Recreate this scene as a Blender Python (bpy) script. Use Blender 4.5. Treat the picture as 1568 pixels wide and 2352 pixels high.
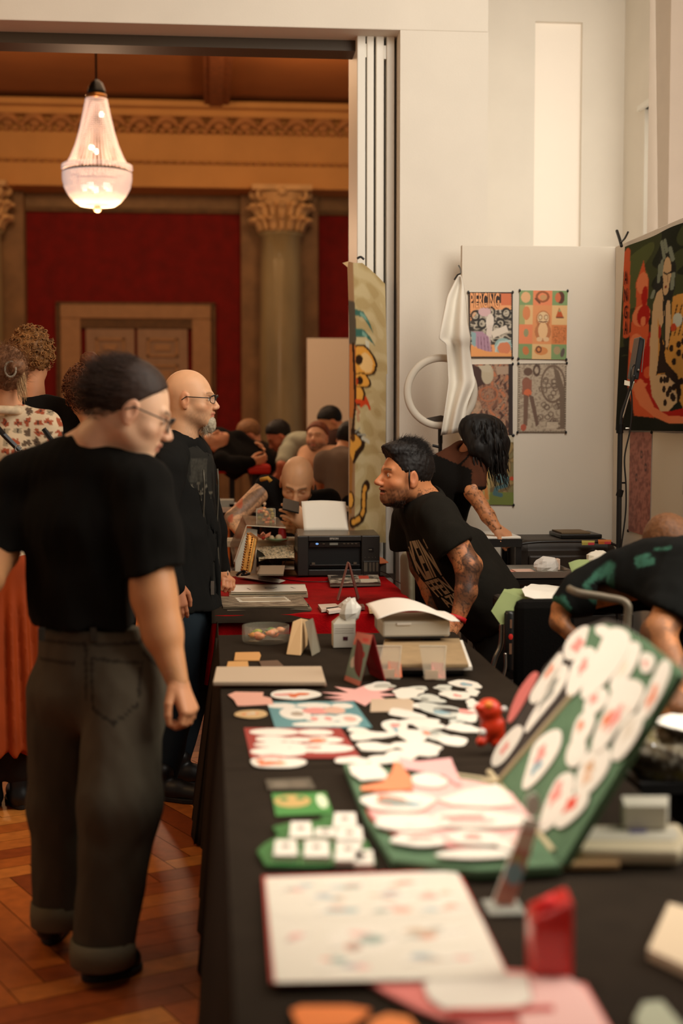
import bpy, bmesh, math, random
import numpy as np
from mathutils import Vector, Matrix
from mathutils.bvhtree import BVHTree

for o in list(bpy.data.objects):
    bpy.data.objects.remove(o)
scn = bpy.context.scene
COL = scn.collection
PI = math.pi
random.seed(7)
RNG = np.random.RandomState(11)

# ---------------------------------------------------------------- camera
CAM = np.array([0.0, 0.0, 1.55])
YAW = math.radians(5.3)
PIT = math.radians(3.573)
FPX = 50.0 / 36.0 * 2352.0
camd = bpy.data.cameras.new('camera')
cam = bpy.data.objects.new('camera', camd)
COL.objects.link(cam)
cam.location = CAM
cam.rotation_euler = (PI / 2 - PIT, 0, -YAW)
camd.sensor_fit = 'VERTICAL'
camd.sensor_height = 36
camd.lens = 50
camd.clip_start = 0.05
camd.clip_end = 100
camd.dof.use_dof = True
camd.dof.focus_distance = 6.35
camd.dof.aperture_fstop = 1.8
scn.camera = cam
FW = np.array([math.sin(YAW) * math.cos(PIT), math.cos(YAW) * math.cos(PIT), -math.sin(PIT)])
RT = np.array([math.cos(YAW), -math.sin(YAW), 0.0])
UP = np.cross(RT, FW)

def ray(px, py):
    return FW + RT * ((px - 784) / FPX) - UP * ((py - 1176) / FPX)
def W(px, py, d):            # point seen at this pixel, d metres in front of the lens plane
    return CAM + ray(px, py) * d
def onz(px, py, z):
    r = ray(px, py); return CAM + r * ((z - CAM[2]) / r[2])
def ony(px, py, y):
    r = ray(px, py); return CAM + r * ((y - CAM[1]) / r[1])
def onx(px, py, x):
    r = ray(px, py); return CAM + r * ((x - CAM[0]) / r[0])
def onplane(px, py, p0, n):
    r = ray(px, py); n = np.asarray(n, float)
    return CAM + r * (np.dot(np.asarray(p0) - CAM, n) / np.dot(r, n))

# ---------------------------------------------------------------- world, exposure, lights
vs = scn.view_settings
vs.view_transform = 'Standard'
vs.look = 'None'
vs.gamma = 1.0
vs.use_curve_mapping = False
vs.exposure = 0.0
wd = bpy.data.worlds.new('world'); scn.world = wd; wd.use_nodes = True
wd.node_tree.nodes['Background'].inputs[0].default_value = (1.0, 0.84, 0.68, 1)
wd.node_tree.nodes['Background'].inputs[1].default_value = 0.16

def area(name, loc, target, sx, sy, power, color, spread=180):
    l = bpy.data.lights.new(name, 'AREA'); l.shape = 'RECTANGLE'
    l.size = sx; l.size_y = sy; l.energy = power; l.color = color
    l.spread = math.radians(spread)
    o = bpy.data.objects.new(name, l); COL.objects.link(o)
    o.location = loc
    o.rotation_euler = (Vector(target) - Vector(loc)).to_track_quat('-Z', 'Y').to_euler()
    return o
def point(name, loc, power, color, r=0.1):
    l = bpy.data.lights.new(name, 'POINT'); l.energy = power; l.color = color; l.shadow_soft_size = r
    o = bpy.data.objects.new(name, l); COL.objects.link(o); o.location = loc
    return o
# daylight through the tall windows on the right side of the booth room
area('window_daylight_back', (2.66, 8.3, 3.1), (1.2, 9.6, 3.0), 0.9, 2.6, 22, (1.0, 0.95, 0.86))
area('window_daylight_right', (2.9, 3.2, 3.0), (0.3, 4.4, 0.8), 2.6, 2.2, 104, (1.0, 0.94, 0.82))
area('window_daylight_wall', (2.0, 4.6, 4.3), (1.3, 7.6, 2.6), 1.5, 1.5, 55, (1.0, 0.93, 0.80))
area('added_lid_fill', (-0.35, 2.7, 3.6), (0.72, 2.85, 1.0), 0.5, 0.5, 7, (1.0, 0.95, 0.86), 50)  # fill light added to brighten the leaning case lid
# warm hall lighting from chandeliers beyond the frame
area('hall_glow', (-1.0, 15.0, 6.2), (-0.5, 23.0, 3.6), 6.0, 2.0, 105, (1.0, 0.56, 0.25))
area('overhead_fill_tables', (1.3, 3.4, 4.6), (0.6, 4.0, 0.8), 1.6, 2.6, 46, (1.0, 0.94, 0.86))  # neutral overhead fill added to brighten the table tops and lid
area('hall_glow_front', (-3.2, 5.2, 3.6), (0.2, 5.6, 0.9), 1.6, 1.6, 40, (1.0, 0.60, 0.28))
area('hall_down', (0.3, 11.5, 4.6), (0.8, 11.5, 0.9), 2.5, 2.5, 60, (1.0, 0.66, 0.40))

# ---------------------------------------------------------------- materials
MATS = {}
def mat(name, col=(0.5, 0.5, 0.5), rough=0.7, metal=0.0, var=0.0, vscale=8.0, bump=0.0, bscale=60.0,
        attr=False, sss=0.0, trans=0.0, ior=1.45, emit=None, estr=1.0, sheen=0.0, spec=0.5, alpha=1.0, coat=0.0, stretch=None):
    if name in MATS: return MATS[name]
    m = bpy.data.materials.new(name); m.use_nodes = True
    nt = m.node_tree; b = nt.nodes['Principled BSDF']; L = nt.links.new
    b.inputs['Roughness'].default_value = rough
    b.inputs['Metallic'].default_value = metal
    b.inputs['Specular IOR Level'].default_value = spec
    b.inputs['IOR'].default_value = ior
    if trans: b.inputs['Transmission Weight'].default_value = trans
    if sss:
        b.inputs['Subsurface Weight'].default_value = sss
        b.inputs['Subsurface Radius'].default_value = (0.012, 0.005, 0.003)
        b.inputs['Subsurface Scale'].default_value = 1.0
    if sheen:
        b.inputs['Sheen Weight'].default_value = sheen
    if coat: b.inputs['Coat Weight'].default_value = coat
    if alpha < 1: b.inputs['Alpha'].default_value = alpha
    tc = nt.nodes.new('ShaderNodeTexCoord')
    src = tc.outputs['Object']
    if stretch:
        mp = nt.nodes.new('ShaderNodeMapping'); mp.inputs['Scale'].default_value = stretch
        L(src, mp.inputs['Vector']); src = mp.outputs['Vector']
    if attr:
        a = nt.nodes.new('ShaderNodeAttribute'); a.attribute_name = 'Col'
        base = a.outputs['Color']
    else:
        rgb = nt.nodes.new('ShaderNodeRGB'); rgb.outputs[0].default_value = (*col, 1)
        base = rgb.outputs[0]
    if var > 0:
        n = nt.nodes.new('ShaderNodeTexNoise'); n.inputs['Scale'].default_value = vscale
        n.inputs['Detail'].default_value = 5
        L(src, n.inputs['Vector'])
        mr = nt.nodes.new('ShaderNodeMapRange')
        mr.inputs['From Min'].default_value = 0.3; mr.inputs['From Max'].default_value = 0.7
        mr.inputs['To Min'].default_value = 1 - var; mr.inputs['To Max'].default_value = 1 + var
        L(n.outputs['Fac'], mr.inputs['Value'])
        mx = nt.nodes.new('ShaderNodeVectorMath'); mx.operation = 'SCALE'
        L(base, mx.inputs[0]); L(mr.outputs[0], mx.inputs['Scale'])
        base = mx.outputs[0]
    L(base, b.inputs['Base Color'])
    if bump > 0:
        n2 = nt.nodes.new('ShaderNodeTexNoise'); n2.inputs['Scale'].default_value = bscale
        n2.inputs['Detail'].default_value = 4
        L(src, n2.inputs['Vector'])
        bp = nt.nodes.new('ShaderNodeBump'); bp.inputs['Strength'].default_value = bump
        bp.inputs['Distance'].default_value = 0.01
        L(n2.outputs['Fac'], bp.inputs['Height']); L(bp.outputs[0], b.inputs['Normal'])
    if emit:
        b.inputs['Emission Color'].default_value = (*emit, 1)
        b.inputs['Emission Strength'].default_value = estr
    MATS[name] = m
    return m

def srgb(r, g, b):
    f = lambda c: ((c / 255 + 0.055) / 1.055) ** 2.4 if c / 255 > 0.04045 else c / 255 / 12.92
    return (f(r), f(g), f(b))

M_wall = mat('white_plaster', srgb(226, 217, 203), 0.85, var=0.03, vscale=3, bump=0.05, bscale=90)
M_wall2 = mat('warm_white_panel', srgb(222, 212, 196), 0.8, var=0.02, vscale=2)
M_white = mat('white_paint', srgb(232, 226, 214), 0.45)
M_black = mat('black_plastic', srgb(22, 21, 20), 0.35, var=0.1)
M_blackm = mat('black_metal', srgb(24, 22, 20), 0.4, metal=0.6)
M_steel = mat('steel', srgb(170, 165, 155), 0.3, metal=0.9)
M_paper = mat('white_paper', srgb(238, 230, 216), 0.75, var=0.03, vscale=20)
M_glass = mat('clear_glass', (1, 1, 1), 0.02, trans=1.0, ior=1.45)
M_acryl = mat('clear_acrylic', (0.96, 0.94, 0.9), 0.05, trans=1.0, ior=1.2)
M_paint = mat('printed_surface', attr=True, rough=0.6)
M_paintg = mat('printed_gloss', attr=True, rough=0.3)
M_clothp = mat('printed_cloth', attr=True, rough=0.95, spec=0.12, bump=0.15, bscale=300)
M_skin = mat('skin', attr=True, rough=0.5, sss=0.12, bump=0.06, bscale=220)
M_hair = mat('hair', attr=True, rough=0.58, spec=0.35, var=0.25, vscale=120)

# ---------------------------------------------------------------- object helpers
def setp(o, label=None, cat=None, group=None, kind=None):
    if label: o['label'] = label
    if cat: o['category'] = cat
    if group: o['group'] = group
    if kind: o['kind'] = kind
    return o
def thing(name, label, cat, loc=(0, 0, 0), group=None, rz=0.0):
    o = bpy.data.objects.new(name, None); COL.objects.link(o)
    o.location = tuple(float(v) for v in loc); o.rotation_euler = (0, 0, rz); o.empty_display_size = 0.05
    setp(o, label, cat, group)
    return o
def wmat(o):
    m = Matrix.Translation(o.location) @ o.rotation_euler.to_matrix().to_4x4()
    return wmat(o.parent) @ m if o.parent else m
class MB:
    """collects shapes (world coordinates) into one mesh"""
    def __init__(s):
        s.v = []; s.f = []; s.mi = []; s.c = []; s.smooth = []
        s.n = 0; s.cur = 0; s.curc = (1, 1, 1); s.sm = False
    def add(s, verts, faces):
        verts = [tuple(float(q) for q in p) for p in verts]
        s.v += verts
        for f in faces:
            s.f.append(tuple(i + s.n for i in f)); s.mi.append(s.cur); s.c.append(s.curc); s.smooth.append(s.sm)
        s.n += len(verts)
        return s
    def color(s, c): s.curc = c; return s
    def mat(s, i): s.cur = i; return s
    def box(s, x0, x1, y0, y1, z0, z1):
        return s.hexa([(x0, y0, z0), (x1, y0, z0), (x1, y1, z0), (x0, y1, z0), (x0, y0, z1), (x1, y0, z1), (x1, y1, z1), (x0, y1, z1)])
    def hexa(s, p):
        return s.add(p, [(0, 3, 2, 1), (4, 5, 6, 7), (0, 1, 5, 4), (1, 2, 6, 5), (2, 3, 7, 6), (3, 0, 4, 7)])
    def obox(s, c, ax, ay, az):     # centre and three half-axis vectors
        c, ax, ay, az = [np.asarray(q, float) for q in (c, ax, ay, az)]
        P = []
        for k in (-1, 1):
            for i, j in ((-1, -1), (1, -1), (1, 1), (-1, 1)):
                P.append(c + ax * i + ay * j + az * k)
        return s.hexa(P)
    def prism(s, pts, off):         # polygon extruded by a vector
        pts = [np.asarray(p, float) for p in pts]; off = np.asarray(off, float); n = len(pts)
        V = pts + [p + off for p in pts]
        F = [tuple(range(n))[::-1], tuple(range(n, 2 * n))]
        for i in range(n):
            j = (i + 1) % n; F.append((i, j, j + n, i + n))
        return s.add(V, F)
    def tube(s, pts, r, n=8, cap=True):
        pts = [np.asarray(p, float) for p in pts]
        rs = r if hasattr(r, '__len__') else [r] * len(pts)
        V = []; F = []
        prev = None
        for i, p in enumerate(pts):
            t = pts[min(i + 1, len(pts) - 1)] - pts[max(i - 1, 0)]
            t = t / (np.linalg.norm(t) + 1e-9)
            if prev is None:
                a = np.array([0, 0, 1.0]) if abs(t[2]) < 0.9 else np.array([1.0, 0, 0])
            else: a = prev
            u = a - t * np.dot(a, t); u /= (np.linalg.norm(u) + 1e-9); w = np.cross(t, u); prev = u
            for k in range(n):
                an = 2 * PI * k / n
                V.append(p + (u * math.cos(an) + w * math.sin(an)) * rs[i])
        for i in range(len(pts) - 1):
            for k in range(n):
                a = i * n + k; b = i * n + (k + 1) % n
                F.append((a, b, b + n, a + n))
        if cap:
            F.append(tuple(range(n))[::-1]); F.append(tuple(range((len(pts) - 1) * n, len(pts) * n)))
        return s.add(V, F)
    def lathe(s, c, prof, n=32, axis=None, cap=False):   # prof: (r, z)
        c = np.asarray(c, float); V = []; F = []
        for r, z in prof:
            for k in range(n):
                a = 2 * PI * k / n
                V.append(c + np.array([r * math.cos(a), r * math.sin(a), z]))
        for i in range(len(prof) - 1):
            for k in range(n):
                a = i * n + k; b = i * n + (k + 1) % n
                F.append((a, b, b + n, a + n))
        if cap:
            F.append(tuple(range(n))[::-1]); F.append(tuple(range((len(prof) - 1) * n, len(prof) * n)))
        return s.add(V, F)
    def sphere(s, c, r, n=12, m=8, sc=(1, 1, 1)):
        prof = []
        c = np.asarray(c, float); V = []; F = []
        for i in range(m + 1):
            th = PI * i / m
            for k in range(n):
                a = 2 * PI * k / n
                V.append(c + np.array([math.sin(th) * math.cos(a) * sc[0], math.sin(th) * math.sin(a) * sc[1], -math.cos(th) * sc[2]]) * r)
        for i in range(m):
            for k in range(n):
                a = i * n + k; b = i * n + (k + 1) % n
                F.append((a, b, b + n, a + n))
        return s.add(V, F)
    def grid(s, P, colors=None):    # P: (h, w, 3) array
        h, w = P.shape[:2]
        base = s.n
        s.v += [tuple(map(float, q)) for q in P.reshape(-1, 3)]
        for i in range(h - 1):
            for j in range(w - 1):
                a = base + i * w + j
                s.f.append((a, a + 1, a + w + 1, a + w)); s.mi.append(s.cur); s.smooth.append(s.sm)
                s.c.append(tuple(colors[i, j]) if colors is not None else s.curc)
        s.n += h * w
        return s
    def build(s, name, mats, parent=None, bevel=0.0, smooth=None, label=None, cat=None, group=None, kind=None, solid=0.0, subsurf=0):
        me = bpy.data.meshes.new(name)
        V = s.v
        if parent is not None:
            inv = wmat(parent).inverted()
            A = np.array(V) if V else np.zeros((0, 3))
            R = np.array(inv.to_3x3()); t = np.array(inv.translation)
            V = (A @ R.T + t).tolist()
            origin = None
        else:
            A = np.array(V); lo = A.min(0); hi = A.max(0)
            origin = np.array([(lo[0] + hi[0]) / 2, (lo[1] + hi[1]) / 2, lo[2]])
            V = (A - origin).tolist()
        me.from_pydata(V, [], s.f)
        if not isinstance(mats, (list, tuple)): mats = [mats]
        for m in mats: me.materials.append(m)
        me.polygons.foreach_set('material_index', s.mi)
        me.polygons.foreach_set('use_smooth', s.smooth if smooth is None else [smooth] * len(s.f))
        if any(m.node_tree.nodes.get('Attribute') for m in mats):
            ca = me.color_attributes.new('Col', 'FLOAT_COLOR', 'CORNER')
            buf = []
            for f, c in zip(s.f, s.c): buf += [c[0], c[1], c[2], 1.0] * len(f)
            ca.data.foreach_set('color', buf)
        me.update(); me.validate()
        o = bpy.data.objects.new(name, me); COL.objects.link(o)
        if parent is not None: o.parent = parent
        else: o.location = origin
        if bevel > 0:
            b = o.modifiers.new('bevel', 'BEVEL'); b.width = bevel; b.segments = 2; b.limit_method = 'ANGLE'
            b.harden_normals = False
        if solid > 0:
            b = o.modifiers.new('solid', 'SOLIDIFY'); b.thickness = solid; b.offset = 0
        if subsurf:
            b = o.modifiers.new('sub', 'SUBSURF'); b.levels = subsurf; b.render_levels = subsurf
        setp(o, label, cat, group, kind)
        return o

# ---------------------------------------------------------------- painter for printed surfaces
class Canvas:
    def __init__(s, w, h, bg):
        s.a = np.zeros((h, w, 3)); s.a[:] = bg; s.w = w; s.h = h
        s.Y, s.X = np.mgrid[0:h, 0:w]; s.X = (s.X + 0.5) / w; s.Y = (s.Y + 0.5) / h
    def put(s, m, c, al=1.0):
        s.a[m] = s.a[m] * (1 - al) + np.array(c) * al; return s
    def rect(s, x0, y0, x1, y1, c, al=1.0):
        return s.put((s.X >= x0) & (s.X < x1) & (s.Y >= y0) & (s.Y < y1), c, al)
    def ell(s, x, y, rx, ry, c, rot=0, al=1.0):
        dx = s.X - x; dy = s.Y - y; ca, sa = math.cos(rot), math.sin(rot)
        return s.put(((dx * ca + dy * sa) / rx) ** 2 + ((-dx * sa + dy * ca) / ry) ** 2 < 1, c, al)
    def ring(s, x, y, rx, ry, c, t=0.2, al=1.0):
        q = np.sqrt(((s.X - x) / rx) ** 2 + ((s.Y - y) / ry) ** 2)
        return s.put(abs(q - 1) < t, c, al)
    def poly(s, pts, c, al=1.0):
        m = np.zeros(s.X.shape, bool); n = len(pts)
        for i in range(n):
            x0, y0 = pts[i]; x1, y1 = pts[(i + 1) % n]
            if y0 == y1: continue
            cond = ((y0 > s.Y) != (y1 > s.Y)) & (s.X < (x1 - x0) * (s.Y - y0) / (y1 - y0) + x0)
            m ^= cond
        return s.put(m, c, al)
    def line(s, pts, t, c, al=1.0):
        asp = s.h / s.w
        for (x0, y0), (x1, y1) in zip(pts[:-1], pts[1:]):
            dx, dy = x1 - x0, (y1 - y0) * asp
            L2 = dx * dx + dy * dy + 1e-12
            u = np.clip(((s.X - x0) * dx + (s.Y - y0) * asp * dy) / L2, 0, 1)
            d = np.hypot(s.X - x0 - u * dx, (s.Y - y0) * asp - u * dy)
            s.put(d < t, c, al)
        return s
    def noise(s, cols, sc=6, seed=0, al=1.0, region=None, th=0.0):
        r = np.random.RandomState(seed); f = np.zeros(s.X.shape); asp = s.h / s.w
        for k in range(7):
            a = r.rand() * 6.28; q = sc * (0.6 + 1.4 * r.rand())
            f += np.sin((s.X * math.cos(a) + s.Y * asp * math.sin(a)) * q * 6.28 + r.rand() * 6.28 + 1.5 * np.sin(s.Y * q * 5 + k))
        f = f / 3.0
        m0 = np.ones(s.X.shape, bool) if region is None else (s.X >= region[0]) & (s.Y >= region[1]) & (s.X < region[2]) & (s.Y < region[3])
        n = len(cols)
        for i, c in enumerate(cols):
            if c is None: continue
            lo = -1 + 2 * i / n; hi = -1 + 2 * (i + 1) / n
            m = m0 & (f >= (lo if i else -99)) & (f < (hi if i < n - 1 else 99))
            s.put(m, c, al)
        return s
    def blur(s, n=1):
        for _ in range(n):
            p = np.pad(s.a, ((1, 1), (1, 1), (0, 0)), 'edge'); s.a = (p[:-2, 1:-1] + p[2:, 1:-1] + p[1:-1, :-2] + p[1:-1, 2:] + 2 * p[1:-1, 1:-1]) / 6
        return s
    def quad(s, mb, p00, p10, p11, p01, wob=None):   # corners: top-left, top-right, bottom-right, bottom-left
        p00, p10, p11, p01 = [np.asarray(p, float) for p in (p00, p10, p11, p01)]
        v = np.linspace(0, 1, s.h + 1)[:, None, None]; u = np.linspace(0, 1, s.w + 1)[None, :, None]
        P = (1 - v) * ((1 - u) * p00 + u * p10) + v * ((1 - u) * p01 + u * p11)
        if wob is not None: P = P + wob(u[0, :, 0][None, :], v[:, 0, 0][:, None])
        mb.grid(P, s.a); return mb

def text_mesh(txt, size=1.0, bold=0.0, fx=1.0):
    cu = bpy.data.curves.new('t', 'FONT'); cu.body = txt; cu.size = size; cu.align_x = 'CENTER'; cu.align_y = 'CENTER'
    cu.offset = bold; cu.resolution_u = 3
    o = bpy.data.objects.new('t', cu); COL.objects.link(o)
    me = bpy.data.meshes.new_from_object(o.evaluated_get(bpy.context.evaluated_depsgraph_get()))
    V = np.array([v.co[:] for v in me.vertices]); F = [tuple(p.vertices) for p in me.polygons]
    bpy.data.objects.remove(o); bpy.data.curves.remove(cu); bpy.data.meshes.remove(me)
    V[:, 0] *= fx
    return V, F
def put_text(mb, txt, c, right, up, h, bold=0.0, fx=1.0, fit=None):
    V, F = text_mesh(txt, 1.0, bold, fx)
    lo = V.min(0); hi = V.max(0); V[:, :2] -= (lo + hi)[:2] / 2
    s = h / (hi[1] - lo[1]); sx = s if fit is None else fit / (hi[0] - lo[0])
    right = np.asarray(right, float); up = np.asarray(up, float)
    P = np.asarray(c, float) + V[:, :1] * sx * right + V[:, 1:2] * s * up
    mb.add(P, F); return mb

# ---------------------------------------------------------------- implicit surfaces -> smooth meshes
def wave(P, sc, seed, n=6, stretch=None):
    r = np.random.RandomState(seed); f = np.zeros(P.shape[:-1], np.float32)
    Q = P if stretch is None else P * np.array(stretch, np.float32)
    for k in range(n):
        d = r.normal(size=3); d /= np.linalg.norm(d)
        d2 = r.normal(size=3); d2 /= np.linalg.norm(d2)
        q = sc * (0.5 + r.rand() * 1.2)
        f += np.sin((Q @ d.astype(np.float32)) * q * 6.28 + r.rand() * 6.28 + 1.3 * np.sin((Q @ d2.astype(np.float32)) * q * 4.0))
    return f / n
class SDF:
    def __init__(s, k=0.02):
        s.p = []; s.k = k; s.R = np.eye(3); s.T = np.zeros(3); s.S = 1.0
    def frame(s, origin=(0, 0, 0), fwd=None, up=None, scale=1.0, left=None):
        if fwd is None: s.R = np.eye(3)
        else:
            x = np.asarray(fwd, float); x = x / np.linalg.norm(x)
            z = np.asarray(up, float); z = z - x * np.dot(x, z); z /= np.linalg.norm(z)
            y = np.cross(z, x)
            s.R = np.stack([x, y, z], 1)
        s.T = np.asarray(origin, float); s.S = scale; return s
    def g(s, p): return s.R @ (np.asarray(p, float) * s.S) + s.T
    def cap(s, a, b, ra, rb=None, k=None, flat=None, sub=False, top=None):
        rb = ra if rb is None else rb
        a = s.g(a); b = s.g(b); ra *= s.S; rb *= s.S; k = s.k if k is None else k
        if flat is not None:
            fn = s.R @ np.asarray(flat[0], float); fn = fn / np.linalg.norm(fn); fs = flat[1]
        else: fn = None; fs = 1
        ab = b - a; L2 = np.dot(ab, ab) + 1e-12
        def f(P):
            q = P - a
            if fn is not None:
                # thinner along fn, axis itself kept in place
                t = np.clip((q @ ab) / L2, 0, 1); w = q - t[..., None] * ab
                w = w + (w @ fn)[..., None] * fn * (fs - 1)
                return np.linalg.norm(w, axis=-1) - (ra + (rb - ra) * t)
            t = np.clip((q @ ab) / L2, 0, 1)
            return np.linalg.norm(q - t[..., None] * ab, axis=-1) - (ra + (rb - ra) * t)
        m = max(ra, rb) * (1.0 if fs >= 1 else 1 / fs) + 0.03
        s.p.append((np.minimum(a, b) - m, np.maximum(a, b) + m, f, k, sub)); return s
    def chain(s, pts, rs, **kw):
        for i in range(len(pts) - 1): s.cap(pts[i], pts[i + 1], rs[i], rs[i + 1], **kw)
        return s
    def ell(s, c, r, k=None, sub=False, rot=None):
        c = s.g(c); r = np.asarray(r, float) * s.S; k = s.k if k is None else k
        R = s.R if rot is None else s.R @ np.array(Matrix.Rotation(rot[1], 3, rot[0]))
        def f(P):
            q = (P - c) @ R
            k0 = np.linalg.norm(q / r, axis=-1); k1 = np.linalg.norm(q / (r * r), axis=-1) + 1e-9
            return k0 * (k0 - 1) / k1
        m = max(r) + 0.03
        s.p.append((c - m, c + m, f, k, sub)); return s
    def box(s, c, h, r=0.01, k=None, sub=False, rot=None):
        c = s.g(c); h = np.asarray(h, float) * s.S; k = s.k if k is None else k
        R = s.R if rot is None else s.R @ np.array(Matrix.Rotation(rot[1], 3, rot[0]))
        def f(P):
            q = abs((P - c) @ R) - (h - r)
            return np.linalg.norm(np.maximum(q, 0), axis=-1) + np.minimum(q.max(-1), 0) - r
        m = np.linalg.norm(h) + 0.03
        s.p.append((c - m, c + m, f, k, sub)); return s
    def cut(s, p, n, k=0.004):      # removes what lies on the n side of the plane
        p = s.g(p); n = s.R @ np.asarray(n, float); n = n / np.linalg.norm(n)
        s.p.append((None, None, lambda P: -((P - p) @ n), k, True)); return s
    def disp(s, fn):
        s.p.append(('d', None, fn, 0, False)); return s
    def mesh(s, res, lo=None, hi=None):
        if lo is None:
            B = [(p[0], p[1]) for p in s.p if not isinstance(p[0], str) and p[0] is not None and not p[4]]
            lo = np.min([b[0] for b in B], 0); hi = np.max([b[1] for b in B], 0)
        lo = np.asarray(lo, float); hi = np.asarray(hi, float)
        n = np.ceil((hi - lo) / res).astype(int) + 1
        ax = [lo[i] + np.arange(n[i]) * res for i in range(3)]
        D = np.full(n, 0.5, np.float32)
        def sub(l, h):
            i0 = np.maximum(np.floor((l - lo) / res).astype(int), 0); i1 = np.minimum(np.ceil((h - lo) / res).astype(int) + 1, n)
            return tuple(slice(a, b) for a, b in zip(i0, i1))
        for l, h, f, k, sb in s.p:
            if isinstance(l, str) or l is None: sl = (slice(0, n[0]), slice(0, n[1]), slice(0, n[2]))
            else: sl = sub(l, h)
            if any(q.stop <= q.start for q in sl): continue
            if isinstance(l, str):
                m = abs(D) < 0.05
                idx = np.nonzero(m)
                P = np.stack([ax[i][idx[i]] for i in range(3)], -1).astype(np.float32)
                D[m] = D[m] + f(P); continue
            G = np.stack(np.meshgrid(ax[0][sl[0]], ax[1][sl[1]], ax[2][sl[2]], indexing='ij'), -1).astype(np.float32)
            d = f(G).astype(np.float32); A = D[sl]
            if sb:
                d = -d; hh = np.maximum(k - abs(A - d), 0) / max(k, 1e-6); D[sl] = np.maximum(A, d) + hh * hh * k * 0.25
            else:
                hh = np.maximum(k - abs(A - d), 0) / max(k, 1e-6); D[sl] = np.minimum(A, d) - hh * hh * k * 0.25
        D[0] = D[-1] = 0.1; D[:, 0] = D[:, -1] = 0.1; D[:, :, 0] = D[:, :, -1] = 0.1
        return surfnet(D, lo, res)
def surfnet(D, lo, res):
    n = D.shape; S = D < 0
    c = [D[i:n[0] - 1 + i, j:n[1] - 1 + j, k:n[2] - 1 + k] for i in (0, 1) for j in (0, 1) for k in (0, 1)]
    sg = [q < 0 for q in c]
    cnt = sum(q.astype(np.int8) for q in sg); act = (cnt > 0) & (cnt < 8)
    idx = np.nonzero(act); N = len(idx[0])
    vid = np.full(act.shape, -1, np.int64); vid[idx] = np.arange(N)
    off = [(i, j, k) for i in (0, 1) for j in (0, 1) for k in (0, 1)]
    acc = np.zeros((N, 3)); w = np.zeros(N); cv = [q[idx] for q in c]
    for a in range(8):
        for b in range(a + 1, 8):
            df = [off[b][q] - off[a][q] for q in range(3)]
            if sum(abs(x) for x in df) != 1: continue
            va, vb = cv[a], cv[b]; m = (va < 0) != (vb < 0)
            t = va[m] / (va[m] - vb[m])
            acc[m] += np.array(off[a]) + t[:, None] * np.array(df); w[m] += 1
    V = (np.stack(idx, 1) + acc / w[:, None]) * res + lo
    F = []
    for d in range(3):
        e1, e2 = [(1, 2), (2, 0), (0, 1)][d]
        sl0 = [slice(1, n[q] - 1) for q in range(3)]; sl0[d] = slice(0, n[d] - 1)
        sl1 = list(sl0); sl1[d] = slice(1, n[d])
        A = S[tuple(sl0)]; B = S[tuple(sl1)]
        for inside, flip in ((A & ~B, False), (~A & B, True)):
            ii = np.nonzero(inside)
            base = [ii[q] + (1 if q != d else 0) for q in range(3)]
            def cell(o1, o2):
                q = [x.copy() for x in base]; q[e1] = q[e1] - o1; q[e2] = q[e2] - o2
                return vid[q[0], q[1], q[2]]
            qd = np.stack([cell(1, 1), cell(0, 1), cell(0, 0), cell(1, 0)], 1)
            F.append(qd[:, ::-1] if flip else qd)
    F = np.concatenate(F); F = F[(F >= 0).all(1)]
    return V, F
def vnormals(V, F):
    a = V[F[:, 2]] - V[F[:, 0]]; b = V[F[:, 3]] - V[F[:, 1]]; fn = np.cross(a, b)
    N = np.zeros_like(V)
    for i in range(4): np.add.at(N, F[:, i], fn)
    return N / (np.linalg.norm(N, axis=1)[:, None] + 1e-12)
def vmesh(name, parts, material, parent, col=None, label=None, subsurf=0):
    """parts: list of (V, F[, C]) joined into ONE mesh, smooth shaded, colour per vertex"""
    Vs = []; Fs = []; Cs = []; n = 0
    for p in parts:
        V, F = p[0], p[1]
        C = p[2] if len(p) > 2 else None
        if C is None: C = np.tile(np.array(col if col is not None else (0.5, 0.5, 0.5), float), (len(V), 1))
        Vs.append(V); Fs += (np.asarray(F) + n).tolist() if not isinstance(F, list) else [tuple(i + n for i in f) for f in F]
        Cs.append(C); n += len(V)
    V = np.concatenate(Vs); C = np.concatenate(Cs)
    inv = wmat(parent).inverted() if parent is not None else Matrix.Identity(4)
    R = np.array(inv.to_3x3()); t = np.array(inv.translation)
    Vl = V @ R.T + t
    org = None
    if parent is None:
        org = np.array([*(V.min(0)[:2] + V.max(0)[:2]) / 2, V[:, 2].min()]); Vl = V - org
    me = bpy.data.meshes.new(name); me.from_pydata(Vl.tolist(), [], Fs)
    me.materials.append(material)
    me.polygons.foreach_set('use_smooth', [True] * len(Fs))
    ca = me.color_attributes.new('Col', 'FLOAT_COLOR', 'POINT')
    ca.data.foreach_set('color', np.concatenate([C, np.ones((len(C), 1))], 1).ravel())
    me.update()
    o = bpy.data.objects.new(name, me); COL.objects.link(o)
    if parent is not None: o.parent = parent
    else: o.location = org
    if label: o['label'] = label
    return o
def tube_vf(pts, rs, n=6):
    m = MB().tube(pts, rs, n); F4 = [f for f in m.f]
    return np.array(m.v), F4
# ================================================================ ROOM SHELL
def struct(o): o['kind'] = 'structure'; return o
YO = 7.45                                    # front face of the wall with the wide opening
zt = ony(800, 66, YO)[2]; XJ = ony(918, 500, YO)[0]; XC = ony(1120, 300, YO)[0]
mb = MB()
mb.box(-5.0, XC, YO, YO + 0.40, zt, 6.0)                          # lintel
struct(mb.build('wall_front', M_wall, bevel=0.006))
struct(MB().box(XJ, XC, YO, YO + 0.40, 0.0, zt).build('wall_pier', M_wall))
mb = MB().box(-5.0, XJ - 0.02, YO + 0.22, YO + 0.40, zt - 0.055, zt + 0.001)
struct(mb.build('trim_1', mat('dark_track', srgb(70, 58, 44), 0.5)))
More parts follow.
